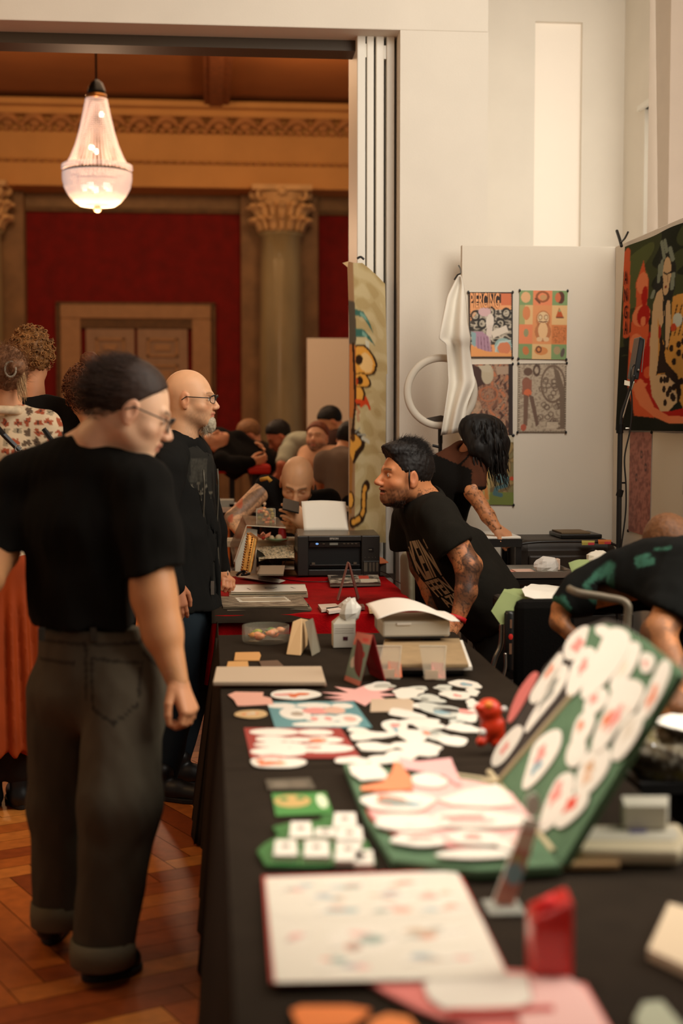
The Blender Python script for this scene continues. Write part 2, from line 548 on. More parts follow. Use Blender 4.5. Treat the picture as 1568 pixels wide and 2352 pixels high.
# recess beyond the pier, right wall, pillar
XR = 2.79; YB = 9.5
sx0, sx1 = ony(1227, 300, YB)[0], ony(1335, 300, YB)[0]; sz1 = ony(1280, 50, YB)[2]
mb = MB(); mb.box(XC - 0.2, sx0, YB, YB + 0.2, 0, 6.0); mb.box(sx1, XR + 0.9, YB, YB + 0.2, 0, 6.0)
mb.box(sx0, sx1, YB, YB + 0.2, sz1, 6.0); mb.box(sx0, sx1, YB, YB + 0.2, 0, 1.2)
struct(mb.build('wall_back', M_wall))
w2 = MB().box(sx0, sx1, YB + 0.04, YB + 0.06, 1.2, sz1).build('wall_light_patch', mat('painted_light_patch', srgb(240, 228, 212), 0.6, emit=(1.0, 0.86, 0.72), estr=0.10), kind='structure')  # glowing panel stands in for a bright patch of light on the wall
MB().box(XC - 0.2, XC, YO + 0.4, YB, 0, 6.0).build('wall_left', M_wall, kind='structure')
wz1 = onx(1483, 292, XR)[2]; wy1 = onx(1483, 292, XR)[1]; wy0 = wy1 - 1.0
mb = MB(); mb.box(XR, XR + 0.25, wy1 + 0.03, YB, 0, 6.0); mb.box(XR, XR + 0.25, wy0, wy1 + 0.03, wz1 + 0.12, 6.0)
mb.box(XR, XR + 0.25, wy0, wy1 + 0.03, 0, 1.5); mb.box(XR, XR + 0.25, 7.9, wy0, 0, 6.0)
struct(mb.build('wall_right', M_wall))
win = thing('window_1', None, None, (XR + 0.12, wy1 - 0.5, 1.5)); win['kind'] = 'structure'
mb = MB()
mb.box(XR + 0.06, XR + 0.14, wy1 - 0.07, wy1 + 0.03, 1.5, wz1 + 0.10)
mb.box(XR + 0.06, XR + 0.14, wy0, wy1 - 0.07, wz1 - 0.0, wz1 + 0.10)
mb.box(XR + 0.06, XR + 0.14, wy0, wy1, 1.5, 1.6)
mb.box(XR + 0.08, XR + 0.12, wy1 - 0.14, wy1 - 0.08, 1.6, wz1)
mb.build('window_frame', M_white, win, bevel=0.006)
MB().box(XR + 0.10, XR + 0.105, wy0, wy1 - 0.14, 1.6, wz1).build('pane', mat('daylight_glass', srgb(215, 222, 205), 0.2, emit=(0.9, 0.95, 0.85), estr=0.35), win)
MB().box(XR + 0.078, XR + 0.082, wy1 - 0.079, wy1 - 0.071, 1.6, wz1).build('gasket', M_black, win)
struct(MB().box(XR - 0.03, XR + 0.05, wy0, wy1 + 0.10, wz1 + 0.12, wz1 + 0.15).build('trim_2', M_white))
struct(MB().box(XR - 0.16, XR + 0.9, 8.05, 8.45, 0, 6.0).build('wall_pillar', mat('pinkish_plaster', srgb(214, 198, 182), 0.85, var=0.02), bevel=0.004))
struct(MB().box(-5.5, 5, -2.0, YB + 0.2, 6.0, 6.1).build('ceiling', M_wall))
struct(MB().box(3.6, 3.7, 5.6, 8.05, 0, 6.0).build('wall_side', M_wall))

# parquet floor: herringbone planks, one colour per plank
mb = MB(); pw, pl = 0.105, 0.63
woods = [srgb(196, 112, 44), srgb(178, 92, 32), srgb(158, 76, 26), srgb(208, 128, 54), srgb(140, 64, 22), srgb(188, 104, 40)]
ca, sa = math.cos(math.radians(26)), math.sin(math.radians(26))
q = random.Random(3)
def plank(x, y, w, h):
    cx, cy = x + w / 2, y + h / 2
    X = cx * ca - cy * sa; Y = cx * sa + cy * ca + 8
    if not (-5.5 < X < 4.5 and -1 < Y < 23.5): return
    g = 0.0015; c = q.choice(woods); k = 0.9 + 0.2 * q.random()
    mb.color(tuple(t * k for t in c))
    P = []
    for (a, b) in ((x + g, y + g), (x + w - g, y + g), (x + w - g, y + h - g), (x + g, y + h - g)):
        P.append((a * ca - b * sa, a * sa + b * ca + 8, 0.0))
    mb.add(P, [(0, 1, 2, 3)])
for k in range(-190, 190):
    for m_ in range(-18, 18):
        plank(k * pw + 2 * m_ * pl, k * pw, pl, pw)
        plank(k * pw + pl + 2 * m_ * pl, (k + 1) * pw - pl, pw, pl)
M_floor = mat('parquet', attr=True, rough=0.42, var=0.16, vscale=22, bump=0.04, bscale=40)
mb.mat(1).color((0.02, 0.01, 0.005)).add([(-6, -1.5, -0.004), (5, -1.5, -0.004), (5, 24, -0.004), (-6, 24, -0.004)], [(0, 1, 2, 3)])
struct(mb.build('floor', [M_floor, mat('parquet_gap', srgb(60, 28, 12), 0.8)]))

# folding door leaves parked at the right end of the opening
fd = thing('folding_door', 'stack of four narrow cream folding door leaves parked beside the wide opening', 'folding door', (ony(860, 500, 7.6)[0], 7.8, 0))
for k, (a, b) in enumerate([(819, 838), (841, 857), (862, 880), (886, 904)]):
    x0 = ony(a, 500, 7.6)[0]; x1 = ony(b, 500, 7.6)[0]
    m = MB().box(x0, x1, 7.58, 8.05, 0.02, ony(820, 79, 7.58)[2])
    m.build('door_leaf', M_white, fd, bevel=0.005)
for (a, b, y) in [(838, 841, 108), (880, 886, 112), (838, 841, 900), (857, 862, 900)]:
    p = ony(a, y, 7.58); p2 = ony(b, y, 7.58)
    MB().box(p[0] - 0.003, p2[0] + 0.003, 7.59, 7.64, p[2] - 0.05, p[2] + 0.02).build('hinge', M_white, fd)

# booth partitions
xa = ony(1060, 700, 7.28)[0]; zp = ony(1100, 563, 7.28)[2]; XP = 2.10
def paneld(name, label, boxargs, group=None):
    o = MB().box(*boxargs).build(name, M_wall2, bevel=0.003); setp(o, label, 'partition', group); return o
paneld('partition_panel', 'tall white partition panel behind the posters at the back of the booth', (xa, XP + 0.03, 7.28, 7.32, 0.0, zp))
paneld('partition_panel', 'tall white side partition carrying the green painted banner', (XP, XP + 0.035, 4.6, 7.275, 0.0, zp))

# ================================================================ HALL BEYOND THE OPENING
YH = 23.0
def hz(py, y=YH): return ony(500, py, y)[2]
def hx(px, y=YH): return ony(px, 600, y)[0]
M_hall = mat('ochre_plaster', srgb(196, 150, 92), 0.8, var=0.08, vscale=1.5)
M_hall2 = mat('brown_marble', srgb(128, 100, 68), 0.55, var=0.25, vscale=3)
M_red = mat('red_damask', srgb(112, 8, 8), 0.85, var=0.2, vscale=5)
M_ceil = mat('hall_ceiling_brown', srgb(150, 96, 52), 0.8, var=0.12, vscale=0.8)
struct(MB().box(-9, 8, YH, YH + 0.3, 0, 12).build('wall_hall', M_hall2))
zc = hz(229, 22.2)
mb = MB(); mb.box(-9, 8, 8.0, YH, zc, zc + 0.2); struct(mb.build('ceiling_hall', M_ceil))
# coffer beam running away from us
mb = MB(); xb0, xb1 = hx(470, 20), hx(530, 20)
mb.box(xb0 - 0.0, xb1 + 0.02, 8.0, 22.6, zc - 0.14, zc); mb.box(xb0 + 0.08, xb1 - 0.09, 8.0, 22.6, zc - 0.17, zc - 0.14)
struct(mb.build('trim_3', mat('beam_brown', srgb(126, 74, 40), 0.8, var=0.3, vscale=12)))
# entablature: stacked profile
mb = MB()
def band(y0, y1, front):
    mb.box(-9, 8, front, YH, hz(y1, front), hz(y0, front))
band(231, 246, 21.9); band(246, 268, 22.1); band(268, 306, 22.35); band(306, 372, 22.3); band(378, 432, 22.25); band(372, 378, 22.32)
struct(mb.build('trim_4', M_hall, bevel=0.02))
mb = MB(); mb.sm = True
r = random.Random(5)
x = -8.0
while x < 7:
    zt_, zb_ = hz(268, 22.2), hz(300, 22.2)
    pts = [(x + 0.36 * t, 22.25 - 0.05 * math.sin(PI * t), zb_ + (zt_ - zb_) * (0.25 + 0.65 * math.sin(PI * t))) for t in np.linspace(0, 1, 9)]
    mb.tube(pts, [0.03, 0.045, 0.06, 0.07, 0.075, 0.07, 0.06, 0.045, 0.03], 6)
    mb.sphere((x + 0.18, 22.28, zb_ + 0.09), 0.10, 8, 6, (1, 0.5, 0.8)); mb.sphere((x, 22.26, zb_ + 0.06), 0.06, 6, 5)
    x += 0.40
x = -8.0
mb.sm = False
while x < 7:
    mb.box(x, x + 0.065, 22.2, 22.4, hz(308, 22.25), hz(301, 22.25)); mb.box(x, x + 0.05, 22.2, 22.3, hz(378, 22.25), hz(373, 22.25)); x += 0.13
struct(mb.build('trim_5', mat('ochre_stucco', srgb(170, 122, 76), 0.8, var=0.15, vscale=6)))
# red wall fields with frames
M_frame = mat('dark_gilt_frame', srgb(92, 66, 36), 0.6, var=0.3, vscale=9)
n = 6
for (a, b, t, bt) in [(62, 552, 493, 1000), (704, 1100, 493, 1000), (-700, -90, 493, 1000)]:
    m = MB().box(hx(a), hx(b), YH - 0.03, YH, hz(bt), hz(t)); m.build('wall_field_%d' % n, M_red, kind='structure')
    m = MB(); g = 0.07
    m.box(hx(a) - g, hx(b) + g, YH - 0.09, YH, hz(t), hz(t) + g); m.box(hx(a) - g, hx(a), YH - 0.09, YH, hz(bt), hz(t))
    m.box(hx(b), hx(b) + g, YH - 0.09, YH, hz(bt), hz(t)); m.box(hx(a) - g, hx(b) + g, YH - 0.09, YH, hz(bt) - g, hz(bt))
    m.build('trim_%d' % n, M_frame, kind='structure', bevel=0.01); n += 1
# double door
dr = thing('door_1', None, None, (hx(312), YH, 0)); dr['kind'] = 'structure'
M_door = mat('taupe_door_paint', srgb(150, 126, 104), 0.6, var=0.08)
M_dcase = mat('ochre_door_casing', srgb(164, 132, 98), 0.7, var=0.08)
mb = MB(); y = YH - 0.16
mb.box(hx(138), hx(185), y, YH, 0, hz(735)); mb.box(hx(440), hx(484), y, YH, 0, hz(735)); mb.box(hx(138), hx(484), y, YH, hz(735), hz(703))
mb.build('door_casing', M_dcase, dr, bevel=0.02)
mb = MB(); mb.box(hx(128), hx(494), YH - 0.10, YH, hz(703), hz(697)); mb.box(hx(128), hx(136), YH - .1, YH, 0, hz(700)); mb.box(hx(486), hx(494), YH - .1, YH, 0, hz(700))
mb.build('casing_edge', M_frame, dr)
mb = MB(); mb.box(hx(185), hx(440), YH - 0.12, YH, hz(756), hz(736)); mb.build('door_head', M_frame, dr)
for a, b in ((196, 308), (314, 430)):
    lf = MB().box(hx(a), hx(b), YH - 0.10, YH - 0.04, 0.02, hz(757)).build('door_leaf', M_door, dr, bevel=0.01)
    for t, bt in ((778, 822), (838, 960), (976, 1120)):
        m = MB(); X0, X1, Z0, Z1 = hx(a + 22), hx(b - 22), hz(bt), hz(t); w = 0.05
        m.box(X0, X1, YH - 0.13, YH - 0.1, Z1 - w, Z1); m.box(X0, X1, YH - 0.13, YH - 0.1, Z0, Z0 + w)
        m.box(X0, X0 + w, YH - 0.13, YH - 0.1, Z0, Z1); m.box(X1 - w, X1, YH - 0.13, YH - 0.1, Z0, Z1)
        m.box(X0 + 0.12, X1 - 0.12, YH - 0.125, YH - 0.1, Z0 + 0.1, Z1 - 0.1)
        m.build('door_panel', M_dcase, lf, bevel=0.012)
# columns with leafy capitals in front of pilasters
M_col = mat('veined_marble', srgb(150, 142, 108), 0.22, var=0.3, vscale=2.2, stretch=(1, 1, 0.25))
M_cap = mat('pale_stucco', srgb(205, 172, 124), 0.7, var=0.15, vscale=5)
def column(cx, num):
    yc = 22.45; X = hx(cx, yc)
    MB().box(X - 0.62, X + 0.62, YH - 0.2, YH, 0, hz(432)).build('trim_%d' % (20 + num), M_hall2, kind='structure', bevel=0.03)
    t = thing('column', None, None, (X, yc, 0)); t['kind'] = 'structure'; t['label'] = 'marble column with leafy capital'
    zb = hz(536, yc); zt2 = hz(432, yc)
    prof = [(0.50, 0), (0.50, 0.25), (0.42, 0.3), (0.44, 0.42), (0.36, 0.5)] + [(0.345 - 0.03 * (i / 10) ** 2, 0.55 + (zb - 0.6) * i / 10) for i in range(11)] + [(0.36, zb - 0.03), (0.36, zb)]
    MB().lathe((X, yc, 0), prof, 40).build('shaft', M_col, t, smooth=True)
    mb = MB(); mb.sm = True; h = zt2 - zb
    mb.lathe((X, yc, zb), [(0.30, 0), (0.31, h * .4), (0.36, h * .7), (0.44, h * .86)], 24)
    for ring, (zz, rr, nn, L) in enumerate([(0.02, 0.31, 8, 0.30), (h * 0.3, 0.33, 8, 0.32)]):
        for k in range(nn):
            a = 2 * PI * (k + 0.5 * ring) / nn; d = np.array([math.cos(a), math.sin(a), 0])
            for s_ in (-0.35, 0, 0.35):
                d2 = np.array([math.cos(a + s_), math.sin(a + s_), 0])
                pts = [np.array([X, yc, zb + zz]) + d2 * (rr + 0.02 + 0.14 * t ** 2) + np.array([0, 0, L * (t - 0.35 * t ** 3) * (1 - 0.25 * abs(s_))]) for t in np.linspace(0, 1.15, 6)]
                mb.tube(pts, [0.045, 0.05, 0.055, 0.05, 0.045, 0.02], 5)
    for k in range(4):
        a = PI / 4 + PI / 2 * k; d = np.array([math.cos(a), math.sin(a), 0])
        pts = [np.array([X, yc, zb + h * .8]) + d * (0.46 + 0.07 * math.cos(u)) + np.array([0, 0, 0.07 * math.sin(u)]) for u in np.linspace(0, 9, 18)]
        mb.tube(pts, 0.03, 5)
        mb.sphere((X + 0.42 * math.cos(a - PI / 4), yc + 0.42 * math.sin(a - PI / 4), zb + h * 0.86), 0.08, 8, 6)
    mb.sm = False
    mb.box(X - 0.46, X + 0.46, yc - 0.46, yc + 0.46, zb + h * 0.88, zt2)
    mb.build('capital', M_cap, t)
column(645, 1); column(-45, 2)

# chandelier
DC = 12.0; cc = W(222, 300, DC); sc = DC / FPX
def cz(py): return cc[2] - (py - 300) * sc
t = thing('chandelier', 'lit basket chandelier of glass beads hanging in the hall above the door', 'chandelier', (cc[0], cc[1], cz(486)))
X, Y = cc[0], cc[1]
MB().tube([(X, Y, cz(196)), (X, Y, cz(150)), (X, Y, zc)], 0.009, 8).build('cord', M_blackm, t)
MB().lathe((X, Y, 0), [(0.012, cz(184)), (0.05, cz(192)), (0.072, cz(206)), (0.078, cz(216)), (0.06, cz(219))], 24).build('cap', M_blackm, t, smooth=True)
MB().lathe((X, Y, 0), [(0.07, cz(217)), (0.088, cz(220)), (0.088, cz(225)), (0.07, cz(228))], 24).build('neck_ring', mat('brass', srgb(150, 100, 50), 0.3, metal=0.8), t, smooth=True)
M_bead = mat('glass_bead', srgb(240, 214, 190), 0.15, emit=(1.0, 0.84, 0.80), estr=0.34)
up = [(24, 230), (28, 250), (33, 275), (40, 305), (49, 335), (60, 362), (76, 390)]
lo_ = [(77, 398), (77, 412), (73, 430), (64, 446), (52, 460), (40, 468)]
def interp(prof, step):
    P = np.array(prof, float); d = np.r_[0, np.cumsum(np.hypot(*np.diff(P, axis=0).T))]
    u = np.arange(0, d[-1], step); return np.stack([np.interp(u, d, P[:, 0]), np.interp(u, d, P[:, 1])], 1)
mb = MB(); mb.sm = True
for i in range(44):
    a = 2 * PI * i / 44
    for r_, y_ in interp(up, 4.6):
        mb.sphere((X + r_ * sc * math.cos(a), Y + r_ * sc * math.sin(a), cz(y_)), 0.0088 * (0.55 + 0.45 * r_ / 76), 6, 4)
for y_, r_ in ((385, 78), (391, 78.5)):
    for i in range(70):
        a = 2 * PI * i / 70; mb.sphere((X + r_ * sc * math.cos(a), Y + r_ * sc * math.sin(a), cz(y_ - 4)), 0.011, 6, 4)
mb.build('bead_skirt', M_bead, t)
mb = MB(); mb.sm = True
for r_, y_ in interp(lo_, 5.2):
    nn = int(2 * PI * r_ * sc / 0.0195)
    for i in range(nn):
        a = 2 * PI * (i + 0.5 * (int(y_) % 2)) / nn; mb.sphere((X + r_ * sc * math.cos(a), Y + r_ * sc * math.sin(a), cz(y_)), 0.0105, 6, 4)
mb.build('bead_bowl', M_bead, t)
MB().lathe((X, Y, 0), [(0.278, cz(391)), (0.286, cz(392)), (0.286, cz(396)), (0.278, cz(397))], 48).build('rim_band', M_blackm, t, smooth=True)
MB().sphere((X, Y, cz(477)), 9 * sc, 14, 10).build('finial', mat('glass_ball', srgb(226, 190, 150), 0.1, spec=0.8), t, smooth=True)
M_bulb = mat('lit_bulb', (1, 1, 1), 0.5, emit=(1.0, 0.84, 0.68), estr=3.5)
for k in range(5):
    a = 2 * PI * k / 5 + 0.5; rr = 0.11
    MB().sphere((X + rr * math.cos(a), Y + rr * math.sin(a), cz(428)), 0.03, 10, 8).build('bulb', M_bulb, t, smooth=True)
    if k < 3: MB().sphere((X + 0.045 * math.cos(a), Y + 0.045 * math.sin(a), cz([262, 345, 338][k])), 0.022, 10, 8).build('bulb', M_bulb, t, smooth=True)
point('chandelier_light', (X, Y, cz(425) - 0.45), 80, (1.0, 0.64, 0.38), 0.12)
point('chandelier_light_hall', (-2.6, 17.5, 5.6), 170, (1.0, 0.55, 0.24), 0.4)
point('chandelier_light_far', (1.6, 18.5, 5.3), 105, (1.0, 0.55, 0.24), 0.4)
# ================================================================ TABLES AND CLOTHS
ZT = 0.75
X0, X1 = 0.03, 0.93
M_cloth = mat('black_tablecloth', srgb(42, 33, 24), 0.97, var=0.12, vscale=14, bump=0.2, bscale=400, spec=0.12)
M_redc = mat('red_velvet', srgb(158, 6, 12), 0.9, var=0.2, vscale=18, bump=0.25, bscale=120, spec=0.1)
M_wood = mat('light_tabletop', srgb(190, 170, 140), 0.5)
def table(label, x0, x1, y0, y1, z, group=None, material=None):
    t = thing('folding_table', label, 'table', ((x0 + x1) / 2, (y0 + y1) / 2, 0), group)
    MB().box(x0, x1, y0, y1, z - 0.035, z - 0.012).build('tabletop', material or M_wood, t, bevel=0.004)
    for a in (x0 + 0.06, x1 - 0.06):
        for b in (y0 + 0.08, y1 - 0.08):
            MB().tube([(a, b, 0.0), (a, b, z - 0.03)], 0.015, 8).build('leg', M_blackm, t)
    return t
def cloth(name, label, x0, x1, y0, y1, z, zb, material, flare=0.05, amp=0.02, seed=1, parent=None, wrinkle=0.002, group=None, hang=(1, 1, 1, 1), cat='tablecloth'):
    r = random.Random(seed); V = []; F = []
    nx, ny = 24, int(max(8, (y1 - y0) / 0.045))
    def idx(i, j): return i * (nx + 1) + j
    P = np.zeros((ny + 1, nx + 1, 3))
    for i in range(ny + 1):
        for j in range(nx + 1):
            x = x0 + (x1 - x0) * j / nx; y = y0 + (y1 - y0) * i / ny
            P[i, j] = (x, y, z)
    Pw = P.astype(np.float32)
    P[:, :, 2] += wrinkle * (wave(Pw, 1.6, seed) + 0.5 * wave(Pw, 5, seed + 1)) - wrinkle * 0.8
    m = MB(); m.sm = True; m.grid(P)
    per = []
    for j in range(nx + 1): per.append((P[0, j], (0, -1), 0))
    for i in range(1, ny + 1): per.append((P[i, nx], (1, 0), 1))
    for j in range(nx - 1, -1, -1): per.append((P[ny, j], (0, 1), 2))
    for i in range(ny - 1, 0, -1): per.append((P[i, 0], (-1, 0), 3))
    n = len(per); nt = 10; rows = []
    ph = [r.random() * 6.28 for _ in range(4)]
    L = np.cumsum([0] + [np.linalg.norm(per[k][0] - per[k - 1][0]) for k in range(1, n)])
    for t in range(nt + 1):
        u = t / nt; row = []
        for k, (p, nrm, side) in enumerate(per):
            nb = np.array(per[k - 1][1]) + np.array(per[(k + 1) % n][1]) + 2 * np.array(nrm)
            nb = nb / np.linalg.norm(nb)
            fold = amp * (math.sin(L[k] * 21 + ph[0]) + 0.6 * math.sin(L[k] * 37 + ph[1] + 1.2 * u)) * u
            off = 0.012 * min(1, u * 8) + flare * u + fold
            hz_ = hang[side]
            drop = (z - zb) * hz_
            row.append((p[0] + nb[0] * off, p[1] + nb[1] * off, p[2] - 0.004 * min(1, u * 8) - u * drop))
        rows.append(row)
    base = m.n
    vv = [q for row in rows for q in row]; ff = []
    for t in range(nt):
        for k in range(n):
            a = t * n + k; b = t * n + (k + 1) % n
            ff.append((a, a + n, b + n, b))
    m.add(vv, ff)
    o = m.build(name, material, parent)
    if parent is None: setp(o, label, cat, group)
    return o
table('folding table nearest the camera, hidden under the black cloth with the red card holder', X0 + .02, X1 - .02, 1.25, 3.24, ZT)
table('folding table under the black cloth that carries the scattered white stickers', X0 + .02, X1 - .02, 3.32, 5.30, ZT)
table('folding table under the red velvet cloth with the printer', X0 + .02, X1 - .05, 5.98, 7.38, ZT)
cloth('tablecloth', 'black cloth over the table nearest the camera, under the open white booklet', X0, X1, 1.2, 3.29, ZT, 0.01, M_cloth, flare=0.06, amp=0.012, seed=3, wrinkle=0.004)
cloth('tablecloth', 'black cloth over the middle table, under the loose white stickers', X0, X1, 3.27, 5.36, ZT + 0.0015, 0.01, M_cloth, flare=0.045, amp=0.012, seed=5, wrinkle=0.0025)
# red velvet cloth on the far table, a black cloth slung over its near left corner
cloth('tablecloth', 'red velvet tablecloth under the black printer', X0 - 0.01, X1 - 0.02, 5.93, 7.42, ZT + 0.002, 0.46, M_redc, flare=0.02, amp=0.012, seed=9, wrinkle=0.004)
def sheet(name, P, material, **kw):
    m = MB(); m.sm = True; m.grid(np.array(P)); return m.build(name, material, solid=0.003, **kw)
rows = []
for i in range(15):
    u = i / 14; row = []
    for j in range(8):
        row.append((0.02 - j / 8 * (0.02 - (X0 - 0.10 * u)), 5.42 - 0.27 * u - 0.01 * math.sin(j * 1.5) * u, ZT - 0.02 - (ZT - 0.03) * u))
    for j in range(22):
        v = j / 21
        x = X0 + 0.02 - (0.02 + 0.10 * u) + 0.006 * math.sin(v * 16 + 1) * u
        row.append((x, 5.42 - 0.27 * u + (0.66 - 0.1 * u) * v, ZT - 0.02 - (ZT - 0.03) * u))
    rows.append(row)
sheet('hanging_cloth', rows, M_cloth, label='black cloth hanging to the floor at the left of the red covered table', cat='cloth')
rows = []
for i in range(10):
    v = i / 9; row = []
    for j in range(24):
        u = j / 23; x = X0 - 0.025 + 0.42 * u
        y = 6.14 - 0.27 * v + 0.01 * math.sin(u * 9)
        z = ZT + 0.013 - 0.11 * max(0, v - 0.5) ** 1.4 - 0.10 * max(0, u - 0.8) * v + 0.003 * math.sin(9 * v)
        row.append((x, y, z))
    rows.append(row)
sheet('folded_cloth', rows, M_cloth, label='black cloth folded over the near left corner of the red covered table', cat='cloth')
rows = []
for i in range(12):
    u = i / 11; row = []
    for j in range(9):
        v = j / 8; wd_ = 0.12 * (1 - 0.85 * max(0, u - 0.35) / 0.65)
        row.append((X0 - 0.035 - 0.012 * math.sin(u * 6 + v * 3), 6.25 + wd_ * (v - 0.5), ZT + 0.004 - 0.30 * u))
    rows.append(row)
sheet('hanging_cloth', rows, M_redc, label='narrow red velvet corner hanging down the left side of the printer table', cat='cloth')

# ================================================================ THINGS ON THE TABLES
WHT = srgb(236, 226, 210); CRM = srgb(214, 196, 164); PNK = srgb(232, 150, 138); ORG = srgb(226, 116, 70); TEAL = srgb(96, 150, 146)
RED = srgb(176, 24, 24); GRN = srgb(70, 128, 62); DK = srgb(40, 34, 30); GRY = srgb(150, 148, 136); BLU = srgb(140, 170, 176); SKN = srgb(224, 170, 130)
zi = [0.0]
def lay(): zi[0] += 0.00013; return zi[0] % 0.002
def zq(pts, z): return [onz(a, b, z) for a, b in pts]
def blob(cx, cy, rx, ry, seed, n=22, rough=0.14, rot=0.0, star=0.0, spikes=8):
    r = random.Random(seed); a1, a2, a3 = r.random() * 6.28, r.random() * 6.28, r.random() * 6.28; out = []
    for k in range(n):
        a = 2 * PI * k / n
        q = 1 + rough * (math.sin(2 * a + a1) + 0.7 * math.sin(3 * a + a2) + 0.5 * math.sin(5 * a + a3))
        if star: q *= (1 - star) if k % 2 else 1 + 0.25 * r.random()
        x, y = rx * q * math.cos(a), ry * q * math.sin(a)
        out.append((cx + x * math.cos(rot) - y * math.sin(rot), cy + x * math.sin(rot) + y * math.cos(rot)))
    return out
def sticker(px, py, hw, hh, label, border=WHT, inner=(), seed=0, z=ZT, group=None, rough=0.14, rot=0.0, cat='sticker', name='die_cut_sticker', thick=0.0015, pts=None, star=0.0, n=22):
    zz = z + 0.001 + lay()
    c = onz(px, py, zz); l = onz(px - hw, py, zz); r_ = onz(px + hw, py, zz); t = onz(px, py - hh, zz); b = onz(px, py + hh, zz)
    rx = abs(r_[0] - l[0]) / 2; ry = abs(t[1] - b[1]) / 2
    ol = blob(c[0], c[1], rx, ry, seed, n=n, rough=rough, rot=rot, star=star) if pts is None else [tuple(p[:2]) for p in zq(pts, zz)]
    m = MB(); m.color(border)
    m.prism([(x, y, zz) for x, y in ol], (0, 0, thick))
    r = random.Random(seed + 5)
    cx = sum(p[0] for p in ol) / len(ol); cy = sum(p[1] for p in ol) / len(ol)
    for i, cl in enumerate(inner):
        m.color(cl)
        ox, oy = (r.random() - 0.5) * rx * 0.8, (r.random() - 0.5) * ry * 0.8
        m.prism([(x, y, zz + thick + 0.0002 * (i + 1)) for x, y in blob(cx + ox, cy + oy, rx * r.uniform(.25, .5), ry * r.uniform(.22, .45), seed + i + 50, 12, 0.2)], (0, 0, 0.00012))
    return m.build(name, M_paint, label=label, cat=cat, group=group)

# -- loose white die-cut stickers scattered on the middle table (px, py, half width, half height, inner colours, what it looks like)
SG = 'loose die-cut stickers on the middle black table'
ST = [
 (868, 1577, 30, 9, (), 'plain white round-shouldered sticker right of the pink starburst tip'),
 (957, 1582, 24, 5, (GRY,), 'slim pale sticker behind the others, right of the round-shouldered one'),
 (935, 1592, 36, 10, (), 'white mushroom-shaped sticker touching the starburst rays'),
 (1018, 1581, 22, 6, (GRY,), 'small pale bow-shaped sticker standing apart near the clear holder'),
 (1068, 1572, 36, 8, (PNK, BLU), 'pale blue and pink sticker farthest right at the table edge'),
 (1047, 1597, 33, 9, (PNK,), 'forked white sticker with a pink middle'),
 (1085, 1590, 16, 7, (), 'small white sticker tucked under the pale blue and pink one'),
 (985, 1605, 36, 7, (GRY,), 'narrow white sticker behind the grey-spotted one'),
 (975, 1622, 28, 7, (), 'plain narrow white sticker right of the beige card'),
 (1015, 1632, 46, 15, (GRY, DK, BLU), 'grey fish-like sticker with dark marks'),
 (1085, 1617, 16, 9, (), 'white sticker squeezed left of the red figurine head'),
 (1080, 1642, 34, 13, (PNK,), 'wide white sticker touching the red figurine body'),
 (1050, 1657, 20, 5, (GRY,), 'tiny grey sticker left of the red figurine'),
 (1062, 1673, 38, 9, (), 'plain oval sticker in front of the tiny grey one'),
 (930, 1640, 34, 10, (), 'slanted white sticker right of the teal print'),
 (972, 1661, 50, 10, (), 'long white bone-shaped sticker in the middle of the scatter'),
 (907, 1670, 27, 16, (BLU, PNK), 'white sticker with a pale blue smudge by the teal print corner'),
 (945, 1690, 36, 13, (), 'white sticker shaped like a hill in the middle of the scatter'),
 (995, 1687, 32, 12, (ORG, GRY), 'white sticker with an orange spot and pointed end'),
 (850, 1690, 46, 9, (), 'long narrow white sticker right of the red print'),
 (1040, 1702, 34, 10, (), 'lumpy white sticker slanting towards the red figurine foot'),
 (860, 1716, 40, 10, (), 'plain oval sticker right of the lower corner of the red print'),
 (962, 1719, 58, 13, (), 'large white sticker in the last row before the green case'),
 (905, 1741, 56, 12, (), 'broad white sticker lying against the far edge of the green case'),
 (822, 1678, 22, 7, (), 'small white oval between the teal and red prints'),
 (808, 1747, 36, 8, (), 'white oval sticker below the corner of the red print'),
 (1035, 1640, 14, 6, (GRY,), 'small spotted sticker beside the grey fish-like one'),
]
for i, (px, py, hw, hh, inn, lb) in enumerate(ST):
    sticker(px, py, hw, hh * 1.15, lb, WHT if GRY not in inn else srgb(206, 204, 190), inn, seed=20 + i, group=SG, rough=0.10 + 0.04 * (i % 4), rot=(-0.2 + 0.1 * (i % 5)))
sticker(0, 0, 0, 0, 'pink scalloped sticker near the left table edge', pts=[(523, 1597), (540, 1590), (605, 1591), (603, 1600), (622, 1604), (628, 1618), (560, 1622), (545, 1622), (537, 1608)], border=srgb(232, 168, 146))
sticker(678, 1596, 56, 12, 'oval sticker with orange and white drawing beside the pink scalloped one', inner=(ORG, PNK, WHT, ORG), seed=4, rough=0.05)
sticker(577, 1641, 40, 9, 'tan oblong sticker below the pink scalloped one', border=srgb(206, 168, 116), inner=(ORG, CRM), seed=6, rough=0.05)
sticker(0, 0, 0, 0, 'large pink starburst sign cut from card', cat='sign', name='starburst_card', border=srgb(240, 176, 166), pts=[(742, 1614), (792, 1607), (745, 1603), (788, 1599), (738, 1591), (800, 1592), (768, 1578), (815, 1584), (838, 1575), (860, 1585), (905, 1582), (868, 1592), (915, 1597), (872, 1600), (895, 1612), (858, 1607), (838, 1622), (812, 1610)])
sticker(0, 0, 0, 0, 'beige card with soft brown stripe left of the white stickers', cat='card', name='printed_card', border=srgb(206, 178, 148), inner=(CRM,), pts=[(852, 1607), (938, 1605), (950, 1612), (948, 1634), (850, 1636)])
